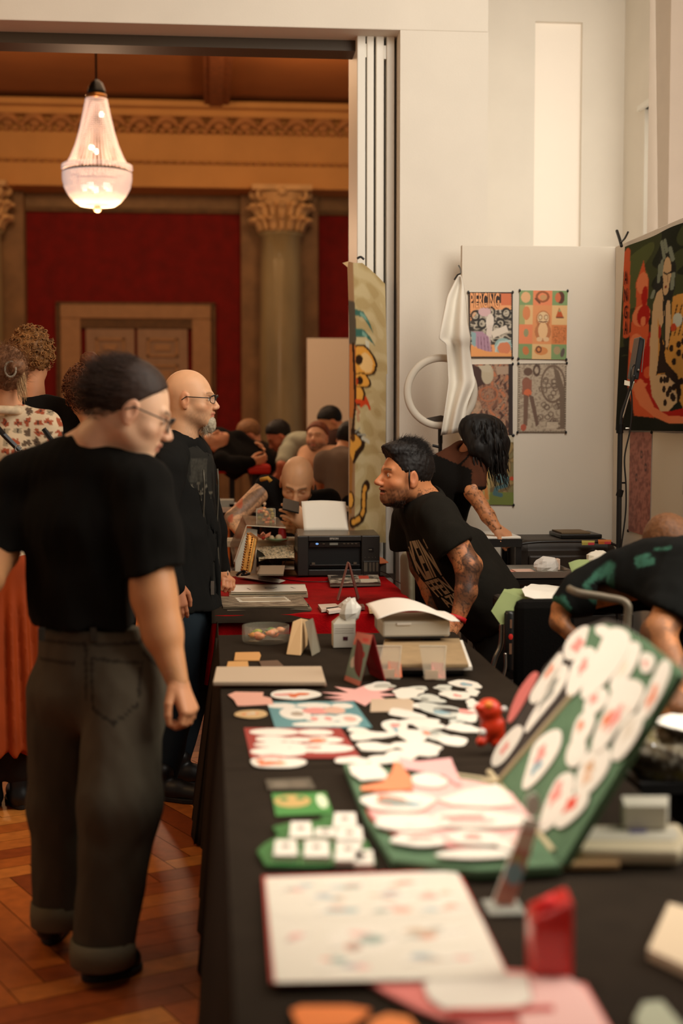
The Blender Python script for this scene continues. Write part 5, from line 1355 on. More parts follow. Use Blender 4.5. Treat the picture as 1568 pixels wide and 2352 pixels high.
tp = poster('poster', 'poster headed PIERCING with a pale figure in dark curls, upper left of the four', cv, [(1075, 671), (1177, 671), (1177, 822), (1078, 822)])
m = MB(); m.color(srgb(60, 34, 20)); put_text(m, 'PIERCING', ony(1113, 690, YW - .0035), (1, 0, 0), (0, 0, 1), .072, bold=.03, fit=.155); m.build('lettering', M_paint, tp)
m = MB(); m.color(srgb(236, 164, 110)); put_text(m, 'PIERCING', ony(1113, 690, YW - .0042), (1, 0, 0), (0, 0, 1), .078, bold=.02, fit=.152); m.build('lettering_face', M_paint, tp)
cv = Canvas(110, 155, srgb(226, 186, 130)); G1 = srgb(128, 156, 104); O1 = srgb(230, 136, 92)
cv.rect(0, 0, .28, .21, G1); cv.rect(.28, 0, .68, .21, O1); cv.rect(.68, 0, 1, .21, G1); cv.rect(0, .21, .12, .5, srgb(170, 168, 110)); cv.rect(0, .5, .28, .78, O1); cv.rect(.28, .21, .68, .78, srgb(224, 150, 96)); cv.rect(.68, .5, 1, .78, srgb(214, 130, 74)); cv.rect(0, .78, .28, 1, G1); cv.rect(.68, .78, 1, 1, G1)
br1, br2 = srgb(150, 84, 44), srgb(110, 60, 36)
cv.ell(.13, .1, .1, .08, srgb(226, 176, 128)); cv.ring(.48, .09, .12, .07, br1, .2); cv.ell(.5, .1, .07, .04, srgb(200, 150, 100)); cv.line([(.34, .12), (.42, .18)], .02, br2); cv.ell(.86, .1, .08, .09, srgb(90, 48, 34)); cv.ell(.8, .1, .06, .07, srgb(206, 110, 70))
cv.ell(.15, .33, .08, .1, srgb(216, 134, 84)); cv.poly([(.83, .24), (.93, .39), (.76, .39)], srgb(190, 84, 34)); cv.ell(.84, .29, .02, .02, srgb(150, 160, 110)); cv.line([(.78, .39), (.92, .39)], .012, br2)
cv.ell(.5, .42, .15, .13, br1, al=.5); cv.ell(.5, .4, .12, .09, srgb(226, 196, 150)); cv.ell(.44, .39, .045, .04, br1); cv.ell(.56, .39, .045, .04, br1); cv.ell(.44, .39, .03, .028, srgb(220, 200, 160)); cv.ell(.56, .39, .03, .028, srgb(220, 200, 160)); cv.ell(.5, .6, .17, .14, br1, al=.55); cv.ell(.5, .58, .1, .12, srgb(232, 190, 140)); cv.ell(.43, .71, .06, .035, srgb(226, 190, 146)); cv.ell(.57, .71, .06, .035, srgb(226, 190, 146)); cv.line([(.42, .45), (.5, .46), (.58, .45)], .012, br2)
cv.noise([br1, None, srgb(190, 110, 60)], 9, 4, al=.6, region=(.7, .52, .98, .76)); cv.ell(.15, .62, .05, .06, srgb(150, 150, 110)); cv.ell(.15, .88, .07, .06, srgb(200, 120, 70), .6); cv.ell(.47, .88, .14, .06, srgb(214, 140, 80)); cv.ring(.42, .86, .05, .04, br2, .3); cv.ell(.8, .87, .07, .06, srgb(176, 150, 110)); cv.ell(.92, .9, .04, .07, srgb(96, 84, 78), .4)
poster('poster', 'orange and green poster of nine small drawings in a grid, upper right of the four', cv, [(1193, 667), (1303, 668), (1300, 826), (1190, 824)])
cv = Canvas(102, 165, srgb(126, 92, 74)); cv.noise([srgb(84, 56, 46), srgb(150, 106, 84), srgb(176, 140, 112), srgb(110, 88, 78), srgb(190, 120, 84)], 5, 9); cv.poly([(.0, 0), (.3, .05), (.4, .25), (.15, .35), (0, .2)], srgb(70, 44, 36)); cv.ell(.42, .14, .14, .14, srgb(190, 176, 150)); cv.poly([(.2, .02), (.5, .02), (.5, .12), (.3, .1)], srgb(196, 184, 160)); cv.poly([(.6, .03), (.9, .03), (.9, .14), (.65, .15)], srgb(176, 150, 128)); cv.rect(.9, 0, 1, 1, srgb(48, 34, 30)); cv.ell(.45, .46, .28, .18, srgb(150, 104, 80), al=.5); cv.ring(.45, .42, .2, .1, srgb(190, 110, 70), .1, al=.7); cv.ell(.15, .6, .14, .1, srgb(200, 170, 140), al=.5)
poster('poster', 'dark brown poster with a pale face at the top, lower left of the four', cv, [(1077, 837), (1177, 836), (1177, 1000), (1075, 1000)])
cv = Canvas(110, 160, srgb(186, 170, 148)); cv.noise([srgb(140, 122, 104), None, None, srgb(166, 148, 128)], 6, 14, al=.7)
r = random.Random(3)
for k in range(36): x_, y_ = r.uniform(.42, .92), r.uniform(.22, .92); cv.ring(x_, y_, .05, .035, srgb(104, 84, 70), .25, .7)
cv.ring(.72, .3, .24, .26, srgb(120, 100, 84), .07); cv.poly([(.72, .04), (.84, .12), (.97, .4), (.97, .95), (.88, .95), (.86, .45), (.76, .2)], srgb(120, 102, 86)); cv.ell(.2, .12, .09, .06, srgb(104, 80, 66)); cv.ring(.38, .1, .06, .07, srgb(90, 70, 58), .3); cv.ell(.17, .28, .09, .08, srgb(140, 90, 72)); cv.poly([(.1, .22), (.28, .24), (.28, .42), (.08, .46)], srgb(150, 96, 76)); cv.ell(.2, .43, .08, .06, srgb(214, 110, 70)); cv.poly([(.12, .45), (.22, .47), (.2, .9), (.12, .92)], srgb(120, 92, 76)); cv.poly([(.22, .45), (.32, .48), (.44, .88), (.38, .92)], srgb(112, 88, 74)); cv.ell(.12, .93, .06, .05, srgb(176, 90, 66)); cv.rect(.6, .85, .84, .94, srgb(206, 190, 166), .8)
for k in range(30): cv.ell(.02, .02 + .033 * k, .014, .008, DK); cv.ell(.98, .02 + .033 * k, .014, .008, DK); cv.ell(.02 + .033 * k, .01, .01, .01, DK); cv.ell(.02 + .033 * k, .99, .01, .01, DK)
poster('poster', 'grey-brown poster of a standing figure among skulls, lower right of the four', cv, [(1190, 835), (1301, 834), (1299, 993), (1188, 993)])
cv = Canvas(110, 165, srgb(134, 116, 70)); cv.noise([srgb(150, 126, 80), srgb(112, 92, 58), srgb(126, 116, 76)], 3, 6); cv.rect(0, .82, 1, 1, srgb(112, 124, 56)); cv.rect(0, 0, 1, .1, srgb(190, 180, 156)); cv.poly([(.2, .98), (.35, .5), (.55, .5), (.5, .98)], srgb(206, 190, 130), .6); cv.poly([(.28, .9), (.34, .55), (.48, .52), (.46, .7), (.5, .93), (.42, .93), (.4, .75), (.34, .93)], srgb(206, 134, 66)); cv.line([(.72, .58), (.86, .6), (.84, .72), (.66, .76), (.62, .84), (.74, .86)], .045, srgb(70, 104, 108)); cv.ell(.74, .62, .1, .07, srgb(84, 118, 122)); cv.ell(.96, .62, .04, .03, srgb(190, 70, 40))
poster('poster', 'green and ochre poster with an orange nude and a blue serpent, behind the bending woman', cv, [(1065, 1000), (1179, 1000), (1179, 1160), (1066, 1158)])
# ring light
rl = thing('ring_light', 'large unlit ring light on a black stand, partly behind the hanging white cloth', 'ring light', ony(1005, 1500, 7.12))
c0 = ony(1012, 900, 7.12); R0 = 78 * 7.12 / FPX
mb = MB(); mb.sm = True; V = []; F = []
for i in range(64):
    a = 2 * PI * i / 64
    for j in range(12):
        b = 2 * PI * j / 12; rr = R0 + .019 * math.cos(b); V.append(c0 + np.array([rr * math.cos(a), .012 * math.sin(b), rr * math.sin(a)]))
for i in range(64):
    for j in range(12): F.append((i * 12 + j, i * 12 + (j + 1) % 12, ((i + 1) % 64) * 12 + (j + 1) % 12, ((i + 1) % 64) * 12 + j))
mb.add(V, F); mb.build('diffuser_ring', mat('milky_diffuser', srgb(206, 196, 180), 0.5), rl)
zbot = c0[2] - R0
mb = MB(); mb.prism([(c0[0] - .085, 7.115, zbot + .035), (c0[0] + .0, 7.115, zbot + .052), (c0[0] + .085, 7.115, zbot + .035), (c0[0] + .03, 7.115, zbot + .020), (c0[0] - .03, 7.115, zbot + .020)], (0, .02, 0)); mb.build('control_pod', mat('dark_pod', srgb(62, 52, 42), 0.4), rl)
MB().tube([(c0[0], 7.13, zbot - .01), (c0[0], 7.13, zbot - .09)], .012, 10).build('tilt_joint', M_black, rl)
MB().tube([(c0[0], 7.13, zbot - .08), (c0[0], 7.13, .55)], .010, 10).build('pole', M_black, rl)
MB().tube([(c0[0] - .04, 7.13, zbot - .10), (c0[0], 7.13, zbot - .11)], .007, 8).build('knob', M_black, rl)
for a in (0.3, 2.4, 4.5): MB().tube([(c0[0], 7.13, .55), (c0[0] + .12 * math.cos(a), 7.13 + .12 * math.sin(a), .01)], .008, 8).build('leg', M_black, rl)
# hanging white cloth
L_ = [(1053, 632), (1044, 645), (1026, 680), (1014, 740), (1007, 778), (1024, 790), (1028, 840), (1030, 880), (1020, 950), (1012, 1000)]
R_ = [(1058, 632), (1065, 655), (1070, 690), (1074, 740), (1080, 776), (1078, 800), (1084, 840), (1092, 880), (1072, 930), (1062, 992)]
rows = []
for i in range(40):
    v = i / 39 * 9; k = min(8, int(v)); f = v - k; row = []
    for j in range(22):
        u = j / 21; lx = L_[k][0] * (1 - f) + L_[k + 1][0] * f; rx = R_[k][0] * (1 - f) + R_[k + 1][0] * f
        py = (L_[k][1] * (1 - f) + L_[k + 1][1] * f) * (1 - u) + (R_[k][1] * (1 - f) + R_[k + 1][1] * f) * u
        row.append(ony(lx + (rx - lx) * u, py, 7.05 - .03 * math.sin(u * 9 + .35 * v) * min(1, v / 3) + .02 * math.sin(v * 1.3)))
    rows.append(row)
hc = thing('hanging_cloth', 'thin white cloth hung by a black hook from the edge of the white partition panel', 'cloth', ony(1040, 1000, 7.05))
m = MB(); m.sm = True; m.grid(np.array(rows)); m.build('fabric', mat('thin_white_cotton', srgb(236, 228, 214), 0.9, alpha=0.93), hc, solid=.002)
cable('hook', '', [ony(1043, 643, 7.1), ony(1050, 632, 7.1), ony(1057, 628, 7.1), ony(1057, 618, 7.2), ony(1053, 610, 7.26)], .004, hc)

# ================================================================ GREEN BANNER ON THE SIDE PARTITION
XB = XP - .02
def bp(a, b): return onx(a, b, XB)
bx0 = 1415; gn = [srgb(34, 38, 24), srgb(62, 68, 38), srgb(84, 92, 50)]
bc_ = Canvas(120, 300, srgb(44, 48, 28)); BC = [(1440, 567), (1612, 494), (1612, 991), (1415, 988)]
def bu(px, py):
    lx = 1440 + (1415 - 1440) * np.clip((py - 567) / 421, 0, 1); u = (px - lx) / (1612 - lx); ty = 567 + (494 - 567) * u; return (u, (py - ty) / (988 + 3 * u - ty))
B_ = lambda *pts: [bu(*p) for p in pts]
bc_.noise([gn[0], gn[1], gn[1], gn[2]], 1.2, 7, region=(0, 0, 1, .55)); bc_.rect(0, .55, 1, 1, srgb(26, 28, 18)); bc_.noise([gn[0], None, None, gn[1]], 2, 3, region=(0, .35, 1, .6))
def be(px, py, rx, ry, c, rot=0): bc_.ell(*bu(px, py), rx / 175, ry / 460, c, rot)
OB, OB2, RB = srgb(206, 92, 52), srgb(222, 128, 84), srgb(170, 30, 18)
be(1445, 590, 7, 22, OB); bc_.line(B_((1445, 580), (1443, 770)), .040, OB)
bc_.poly(B_((1478, 598), (1482, 626), (1488, 640), (1488, 670), (1484, 700), (1488, 730), (1488, 770), (1500, 760), (1500, 960), (1460, 955), (1445, 880), (1448, 830), (1450, 780), (1456, 730), (1464, 700), (1463, 650), (1470, 628)), OB)
be(1476, 650, 11, 26, OB2); be(1474, 725, 17, 26, OB2); be(1478, 725, 12, 26, RB); be(1477, 738, 5, 12, OB2); be(1462, 790, 12, 25, OB2); be(1480, 680, 6, 24, RB)
bc_.poly(B_((1490, 760), (1500, 780), (1510, 940), (1470, 900), (1460, 880), (1468, 840), (1480, 800)), RB); be(1486, 855, 8, 14, OB)
bc_.poly(B_((1452, 880), (1470, 930), (1500, 958), (1540, 972), (1612, 972), (1612, 940), (1540, 950), (1500, 930), (1485, 880)), OB2); bc_.poly(B_((1480, 890), (1500, 935), (1540, 955), (1612, 958), (1612, 925), (1545, 945), (1510, 915), (1498, 860)), RB); be(1470, 895, 9, 26, OB2)
# long haired woman in a spotted dress
SK = srgb(206, 176, 134)
bc_.poly(B_((1520, 560), (1534, 552), (1548, 570), (1558, 610), (1556, 660), (1545, 700), (1505, 690), (1498, 660), (1512, 620)), srgb(40, 40, 34))
for a, b, c_, d in ((1522, 556, 1530, 592), (1531, 553, 1537, 577), (1545, 570, 1551, 596), (1516, 610, 1513, 646), (1524, 600, 1522, 630), (1552, 630, 1549, 662), (1500, 670, 1496, 682)): bc_.line(B_((a, b), (c_, d)), .024, srgb(128, 138, 120))
be(1537, 625, 11, 34, SK); be(1534, 658, 8, 20, SK); bc_.line(B_((1529, 626), (1537, 630)), .009, DK); bc_.line(B_((1540, 628), (1549, 624)), .009, DK); be(1534, 659, 3, 3.4, srgb(120, 50, 34)); bc_.line(B_((1540, 632), (1539, 648)), .005, srgb(150, 110, 80))
bc_.poly(B_((1523, 662), (1528, 690), (1527, 740), (1516, 760), (1510, 850), (1505, 862), (1530, 860), (1555, 870), (1562, 895), (1558, 925), (1540, 945), (1518, 945), (1495, 910), (1489, 860), (1491, 780), (1498, 700), (1508, 672)), SK)
bc_.poly(B_((1528, 720), (1538, 690), (1545, 690), (1547, 740), (1540, 795), (1534, 800)), SK); bc_.line(B_((1526, 690), (1527, 720), (1532, 745)), .008, DK)
LP, LD = srgb(206, 150, 70), srgb(44, 28, 18)
bc_.poly(B_((1510, 725), (1520, 770), (1538, 806), (1546, 770), (1549, 700), (1552, 680), (1612, 660), (1612, 900), (1572, 940), (1556, 900), (1556, 870), (1530, 858), (1508, 862), (1512, 800)), LP)
bc_.poly(B_((1506, 860), (1516, 800), (1514, 740), (1524, 780), (1534, 830), (1560, 860), (1568, 900), (1562, 930), (1555, 880), (1530, 856)), LD)
r = random.Random(6)
for k in range(40): be(r.uniform(1520, 1608), r.uniform(770, 925), 4.5, 8, LD)
for k in range(7): bc_.line(B_((1546 + k * 8, 770), (1560 + k * 9, 700)), .006, LD)
be(1560, 735, 9, 16, srgb(190, 196, 180)); be(1552, 752, 6, 9, srgb(190, 70, 36)); be(1516, 762, 4, 16, srgb(170, 50, 34)); bc_.line(B_((1533, 690), (1530, 800)), .006, DK)
bn2 = thing('banner', 'dark green banner painted with a long haired woman in a spotted dress and orange flames', 'banner', bp(1500, 985))
bc_.blur(1); m = MB(); pq(bc_, m, BC, lambda a, b: bp(a, b) + np.array([-.008 * math.sin((a - 1415) * .06) - .004, 0, 0])); m.build('painted_cloth', M_clothp, bn2)
m = MB(); m.color(srgb(70, 20, 14))
for ch_, y_ in zip('ANGA', (638, 678, 717, 753)): put_text(m, ch_, bp(1444.5, y_) - [.018, 0, 0], (0, -1, 0), (0, 0, 1), .066, bold=.02, fit=.055)
m.build('lettering', M_clothp, bn2)
cable('spring_clamp', '', [bp(1425, 530) + [-.02, 0, 0], bp(1431, 548) + [-.02, 0, 0], bp(1436, 566) + [-.02, 0, 0]], .008, bn2); cable('spring_clamp', '', [bp(1451, 533) + [-.02, 0, 0], bp(1443, 548) + [-.02, 0, 0], bp(1435, 556) + [-.02, 0, 0]], .005, bn2)
cv = Canvas(50, 180, srgb(172, 108, 92)); cv.noise([srgb(140, 78, 66), None, None, srgb(178, 114, 98)], 5, 3, al=.8)
r = random.Random(8)
for k in range(70): cv.ell(r.random(), r.random(), .05, .02 + .02 * r.random(), srgb(120, 62, 52), r.uniform(-.3, .3), al=.6)
for x_, y_ in ((.33, .45), (.75, .34), (.55, .22)): cv.ell(x_, y_, .06, .04, srgb(70, 36, 34)); cv.ell(x_, y_, .025, .02, srgb(160, 100, 86))
poster('poster', 'narrow dusty pink poster of small dark figures under the green banner', cv, [(1447, 992), (1497, 993), (1492, 1234), (1443, 1219)], proj=lambda a, b: onx(a, b, XP - .003), off=(-.0015, 0, 0))
wp = thing('poster', 'white poster with large black letters at the right edge of the photo', 'poster', onx(1590, 1240, XP)); m = MB(); m.color(srgb(214, 204, 182)).prism([onx(a, b, XP - .002) for a, b in ((1500, 994), (1660, 996), (1660, 1262), (1497, 1236))], (-.002, 0, 0)); m.build('print', M_paint, wp)
m = MB(); m.color(srgb(40, 34, 28))
for ch, y_ in (('F', 1045), ('E', 1090), ('B', 1122), ('S', 1138), ('E', 1158), ('R', 1212)): put_text(m, ch, onx(1571, y_, XP - .005), (0, -1, 0), (0, 0, 1), .055, bold=.0)
m.build('lettering', M_paint, wp)

# ================================================================ LED LAMP ON A STAND
ll = thing('led_lamp', 'slim LED panel lamp on a black pole in front of the green banner', 'lamp', W(1424, 1500, 6.2)); dl = 6.2
MB().tube([W(1424, 990, dl), W(1422, 1100, dl), W(1420, 1300, dl), W(1420, 1500, dl) * [1, 1, 0] + [0, 0, .02]], .0115, 10).build('pole', M_black, ll)
MB().tube([W(1423, 975, dl), W(1423, 995, dl)], .016, 10).build('collar', M_blackm, ll); MB().tube([W(1436, 984, dl), W(1448, 984, dl)], .004, 8).build('lock_knob', M_steel, ll)
MB().tube([W(1425, 1125, dl), W(1421, 1140, dl)], .015, 10).build('collar', M_blackm, ll); MB().tube([W(1424, 1109, dl), W(1438, 1109, dl)], .004, 6).build('lock_knob', M_black, ll)
cable('gooseneck', '', [W(1425, 985, dl), W(1428, 950, dl), W(1440, 915, dl), W(1449, 885, dl), W(1456, 862, dl)], .008, ll)
cable('neck_highlight', '', [W(1430, 960, dl - .02), W(1442, 918, dl - .02), W(1456, 876, dl - .02)], .003, ll).data.materials[0] = M_steel
mb = MB(); A = [W(1453, 868, dl), W(1466, 872, dl), W(1481, 778, dl), W(1469, 773, dl)]; mb.prism(A, (.01, .12, 0)); mb.build('led_panel', M_black, ll, bevel=.004)
MB().tube([W(1473, 855, dl - .01), W(1480, 780, dl - .01), W(1470, 773, dl - .01)], .002, 5).build('panel_rim', M_steel, ll)
MB().sphere(W(1466, 850, dl - .01), .006, 8, 6).build('pivot_screw', M_steel, ll)
m = MB(); m.color(srgb(214, 204, 180)).prism([W(1434, 873, dl - .02), W(1446, 876, dl - .02), W(1446, 887, dl - .02), W(1433, 884, dl - .02)], (0, .002, 0)); m.build('cable_tag', M_paint, ll)
cable('lamp_cable', '', [W(1456, 838, dl), W(1449, 850, dl - .02), W(1448, 885, dl - .02), W(1451, 930, dl - .02), W(1447, 985, dl - .02), W(1434, 1050, dl - .02), W(1437, 1115, dl - .02), W(1436, 1180, dl - .02), W(1424, 1270, dl - .02)], .0035, ll)
for a in (0.5, 2.6, 4.7):
    b_ = W(1420, 1500, dl) * [1, 1, 0]; MB().tube([b_ + [0, 0, .35], b_ + [.2 * math.cos(a), .2 * math.sin(a), .012]], .009, 8).build('leg', M_black, ll)
# ================================================================ PEOPLE
def nz(v): v = np.asarray(v, float); return v / np.linalg.norm(v)
def lobe(s, c0, w0, d0, c1, w1, d1, S, k=None, sub=False):      # flattened limb: w along S, d across
    c0, c1 = s.g(c0), s.g(c1); ab = c1 - c0; A = nz(ab); S = nz(np.asarray(S, float) - A * np.dot(S, A)); F_ = np.cross(A, S); L2 = np.dot(ab, ab)
    k = s.k if k is None else k
    def f(P):
        q = P - c0; t = np.clip((q @ ab) / L2, 0, 1); e = q - t[..., None] * ab
        w = w0 + (w1 - w0) * t; d = d0 + (d1 - d0) * t; mn = np.minimum(w, d)
        return (np.sqrt(((e @ S) / w) ** 2 + ((e @ F_) / d) ** 2 + ((e @ A) / mn) ** 2) - 1) * mn
    m = max(w0, w1, d0, d1) + .04
    s.p.append((np.minimum(c0, c1) - m, np.maximum(c0, c1) + m, f, k, sub)); return s
SKIN = np.array(srgb(222, 164, 122)); SKIN2 = np.array(srgb(206, 140, 98)); LIP = np.array(srgb(176, 96, 78))
def mixc(C, m, c): m = np.clip(m, 0, 1)[:, None]; return C * (1 - m) + np.array(c) * m
def ss(x, a, b): t = np.clip((x - a) / (b - a), 0, 1); return t * t * (3 - 2 * t)
class Head:
    """head-local axes: x towards the face, y to its left, z up; origin at the level of the eyes"""
    def __init__(h, o, fwd, up, scale=1.0, smile=0.0, jaw=1.0, nose=1.0):
        h.o = np.asarray(o, float); h.S = scale; h.fwd = fwd; h.up = up; h.smile = smile
        f = SDF(0.018).frame(o, fwd, up, scale); h.R = f.R; s = f; h.s = s
        s.ell((-.018, 0, .030), (.098, .078, .092), k=.02); s.ell((.022, 0, -.015), (.070, .066, .085), k=.03)
        s.ell((.045, 0, -.058), (.045 * jaw, .050 * jaw, .050), k=.03); s.cap((.0, .048 * jaw, -.055), (.068, .012, -.092), .018, .016, k=.03); s.cap((.0, -.048 * jaw, -.055), (.068, -.012, -.092), .018, .016, k=.03)
        s.ell((.076, 0, -.090), (.018, .022, .017), k=.02)
        s.cap((.070, .040, .026), (.084, .006, .022), .010, k=.014); s.cap((.070, -.040, .026), (.084, -.006, .022), .010, k=.014)
        for q in (1, -1):
            s.ell((.090, .031 * q, .004), (.016, .019, .012), k=.012, sub=True); s.ell((.052, .046 * q, -.028), (.024, .020, .018), k=.02)
            s.ell((.0735, .031 * q, .003), (.0132, .0160, .0112), k=.004); s.ell((.089, .032 * q, .0025), (.0085, .0125, .0040), k=.002, sub=True)
        s.cap((.085, 0, .012), (.108 + .004 * nose, 0, -.026), .0085, .0115, k=.010); s.ell((.104, .010, -.032), (.011, .0075, .0085), k=.006); s.ell((.104, -.010, -.032), (.011, .0075, .0085), k=.006)
        s.cap((.088, .020, -.057), (.097, 0, -.053), .0062, .0082, k=.005); s.cap((.088, -.020, -.057), (.097, 0, -.053), .0062, .0082, k=.005)
        s.cap((.085, .018, -.068), (.093, 0, -.068), .0068, .0088, k=.005); s.cap((.085, -.018, -.068), (.093, 0, -.068), .0068, .0088, k=.005)
        if smile: s.cap((.084, .024, -.060), (.102, 0, -.0615), .0055 * smile, .0065 * smile, k=.002, sub=True); s.cap((.084, -.024, -.060), (.102, 0, -.0615), .0055 * smile, .0065 * smile, k=.002, sub=True)
        else: s.cap((.088, .022, -.062), (.104, 0, -.0612), .0016, k=.002, sub=True); s.cap((.088, -.022, -.062), (.104, 0, -.0612), .0016, k=.002, sub=True)
        for q in (1, -1):
            s.ell((-.008, .079 * q, -.006), (.020, .0085, .033), k=.006, rot=('Z', .25 * q)); s.ell((-.004, .089 * q, -.002), (.011, .0065, .020), k=.004, sub=True)
            s.ell((-.004, .080 * q, -.034), (.010, .006, .010), k=.004)
    def g(h, p): return h.R @ (np.asarray(p, float) * h.S) + h.o
    def loc(h, V): return (V - h.o) @ h.R / h.S
    def neck(h, base, r0=.056, r1=.066):
        h.s.cap(np.array([-.030, 0, -.045]), h.R.T @ (np.asarray(base, float) - h.o) / h.S, r0, r1, k=.03); return h
    def paint(h, V, skin=SKIN, stub=0.0, stubc=srgb(84, 60, 46), brow=srgb(60, 40, 28), bald=False):
        L = h.loc(V); x, y, z = L.T; C = np.tile(np.asarray(skin, float), (len(V), 1))
        n = wave(V.astype(np.float32), 20, 5); C = C * (1 + .06 * n[:, None])
        C = mixc(C, .35 * np.exp(-(((x - .10) / .03) ** 2 + (y / .018) ** 2 + ((z + .028) / .014) ** 2)), srgb(206, 110, 84))
        C = mixc(C, .30 * np.exp(-(((abs(y) - .045) / .02) ** 2 + ((z + .03) / .02) ** 2)) * (x > .04), srgb(214, 120, 90)); C = mixc(C, .35 * (abs(y) > .078), srgb(206, 116, 84))
        lip = (x > .078) & (abs(z + .0615) < .011) & (abs(y) < .022 + .0); C = mixc(C, lip * .75, LIP)
        if h.smile: C = mixc(C, ((x > .07) & (x < .094) & (abs(z + .061) < .005) & (abs(y) < .022)) * .9, srgb(50, 20, 16))
        br = np.exp(-(((z - .029 + .12 * (abs(y) - .03) ** 2 * 60) / .0045) ** 2)) * (abs(y) > .010) * (abs(y) < .05) * (x > .05); C = mixc(C, br * .85, brow)
        ey = np.exp(-(((abs(y) - .031) / .016) ** 2 + ((z - .009) / .006) ** 2)) * (x > .06); C = mixc(C, ey * .5, srgb(120, 70, 50))
        if stub:
            b = ss(-z, .030, .06) * ss(x, -.02, .02) * (~lip); C = mixc(C, b * stub * (.75 + .4 * wave(V.astype(np.float32), 60, 3)), stubc)
        return C
    def eyes(h, par, iris=srgb(80, 56, 40)):
        for q in (1, -1):
            m = MB(); m.sm = True; c = h.g((.0738, .031 * q, .003)); m.sphere((0, 0, 0), .0124 * h.S, 16, 12); V = np.array(m.v); d = nz(h.R @ np.array([.95, .0, -.05]))
            cs_ = (V / (.0128 * h.S)) @ d; C = np.tile(np.array(srgb(226, 216, 204)), (len(V), 1)); C = mixc(C, (cs_ > .86) * 1.0, iris); C = mixc(C, (cs_ > .965) * 1.0, (.01, .01, .01))
            vmesh('eye', [(V + c, m.f, C)], mat('wet_eye', attr=True, rough=.15), par)
    def shell(h, res, r=(.108, .088, .102), c=(-.020, 0, .034), hair=srgb(30, 22, 18), lineN=(.75, 0, -.66), lineP=(.062, 0, .078), nape=-.06, amp=.004, fr=40, extra=None, side=None, jit=.25):
        s = SDF(.012).frame(h.o, h.fwd, h.up, h.S); s.ell(c, r)
        if extra: extra(s)
        s.cut(lineP, lineN, k=.006); s.cut((0, 0, nape), (0, 0, -1), k=.006)
        for q in (1, -1): s.ell((.012, .086 * q, -.010), (.030, .018, .036), k=.006, sub=True)
        s.disp(lambda P: amp * wave(P, fr, 9, 6)); V, F = s.mesh(res)
        C = np.tile(np.array(hair), (len(V), 1)) * (1 + jit * wave(V.astype(np.float32), 70, 2)[:, None]); return V, F, C
def strands(h, n, region, direc, length, seed, hair, r0=.0009, seg=5, curve=.3, jit=.25, shellr=(.106, .086, .100), c=(-.020, 0, .034)):
    r = np.random.RandomState(seed); Vs = []; Fs = []; Cs = []; nv = 0; cnt = 0
    while cnt < n:
        d = nz(r.normal(size=3)); p = np.array(c) + d * np.array(shellr)
        if not region(p): continue
        cnt += 1; dr = nz(np.array(direc(p)) + r.normal(size=3) * jit); L = length * r.uniform(.6, 1.2); nrm = nz(d / np.array(shellr)); pts = []
        q = p - nrm * .004; v = dr
        for i in range(seg + 1):
            pts.append(h.g(q)); q = q + v * L / seg; v = nz(v + np.array([0, 0, -curve]) / seg + r.normal(size=3) * .08)
        T, F = tube_vf(pts, [r0 * h.S * (1 - .75 * i / seg) for i in range(seg + 1)], 3)
        Vs.append(T); Fs += [tuple(i + nv for i in f) for f in F]; nv += len(T); Cs.append(np.tile(np.array(hair) * r.uniform(.6, 1.7), (len(T), 1)))
    return np.concatenate(Vs), Fs, np.concatenate(Cs)
def hand(s, w, d, n, side, curl=.5, sc=1.0, spread=.12, thumb=.6, lens=(.068, .076, .071, .056)):
    """w wrist, d towards the fingers, n out of the back of the hand, side towards the thumb"""
    w = np.asarray(w, float); d = nz(d); n = nz(n - np.dot(n, d) * d); t = nz(np.cross(d, n)); t = t if np.dot(t, side) > 0 else -t
    s.frame(); K = .006
    for u, l in zip((.030, .010, -.010, -.028), (.086, .088, .084, .078)): s.cap(w + t * u * .5 * sc + d * .01 * sc, w + t * u * .82 * sc + d * l * sc, .0175 * sc, .0125 * sc, k=.012)
    cu = curl if hasattr(curl, '__len__') else [curl] * 4
    for i, (u, l) in enumerate(zip((.030, .010, -.010, -.028), lens)):
        p = w + t * u * .85 * sc + d * (.086 - .006 * (i == 3)) * sc; a = spread * (1.2 - i) * .6; ang = 0; r_ = (.0095, .0098, .0094, .0082)[i] * sc
        for j, fr in enumerate((.45, .30, .25)):
            ang += cu[i] * (.9 if j == 0 else 1.1); v = nz(d * math.cos(ang) - n * math.sin(ang) + t * math.sin(a) * .8); q = p + v * l * fr * sc
            s.cap(p, q, r_, r_ * .9, k=.003); p = q; r_ *= .92
    p = w + t * .026 * sc + d * .018 * sc - n * .006 * sc; v = nz(t * (.8 - .5 * thumb) + d * .75 - n * .5 * thumb); q = p + v * .040 * sc; s.cap(p, q, .0150 * sc, .0115 * sc, k=.008)
    v = nz(v + d * .5 - n * .4 * thumb - t * .5 * thumb); q2 = q + v * .030 * sc; s.cap(q, q2, .0110 * sc, .0100 * sc, k=.003); v = nz(v - t * .35 * thumb); s.cap(q2, q2 + v * .024 * sc, .0100 * sc, .0080 * sc, k=.003)
    return s
def ink(V, dens=.0, sc=26, seed=3):       # tattoo linework and shading, as fraction of ink
    P = V.astype(np.float32); a = wave(P, sc, seed, 6); b = wave(P, sc * 2.3, seed + 1, 6); c = wave(P, sc * .35, seed + 2, 5)
    return np.clip(ss(-abs(a - .02), -.07, -.015) * .8 + ss(-abs(b), -.05, -.01) * .5 + ss(c + dens, .08, .22) * .75 + ss(b, .25, .45) * .4, 0, .92)
def folds(amp, seed, stretch=(1, 1, .45), sc=7): return lambda P: (amp * (wave(P, sc, seed, 6, stretch) + .5 * wave(P, sc * 2.4, seed + 3, 5, stretch))).astype(np.float32)
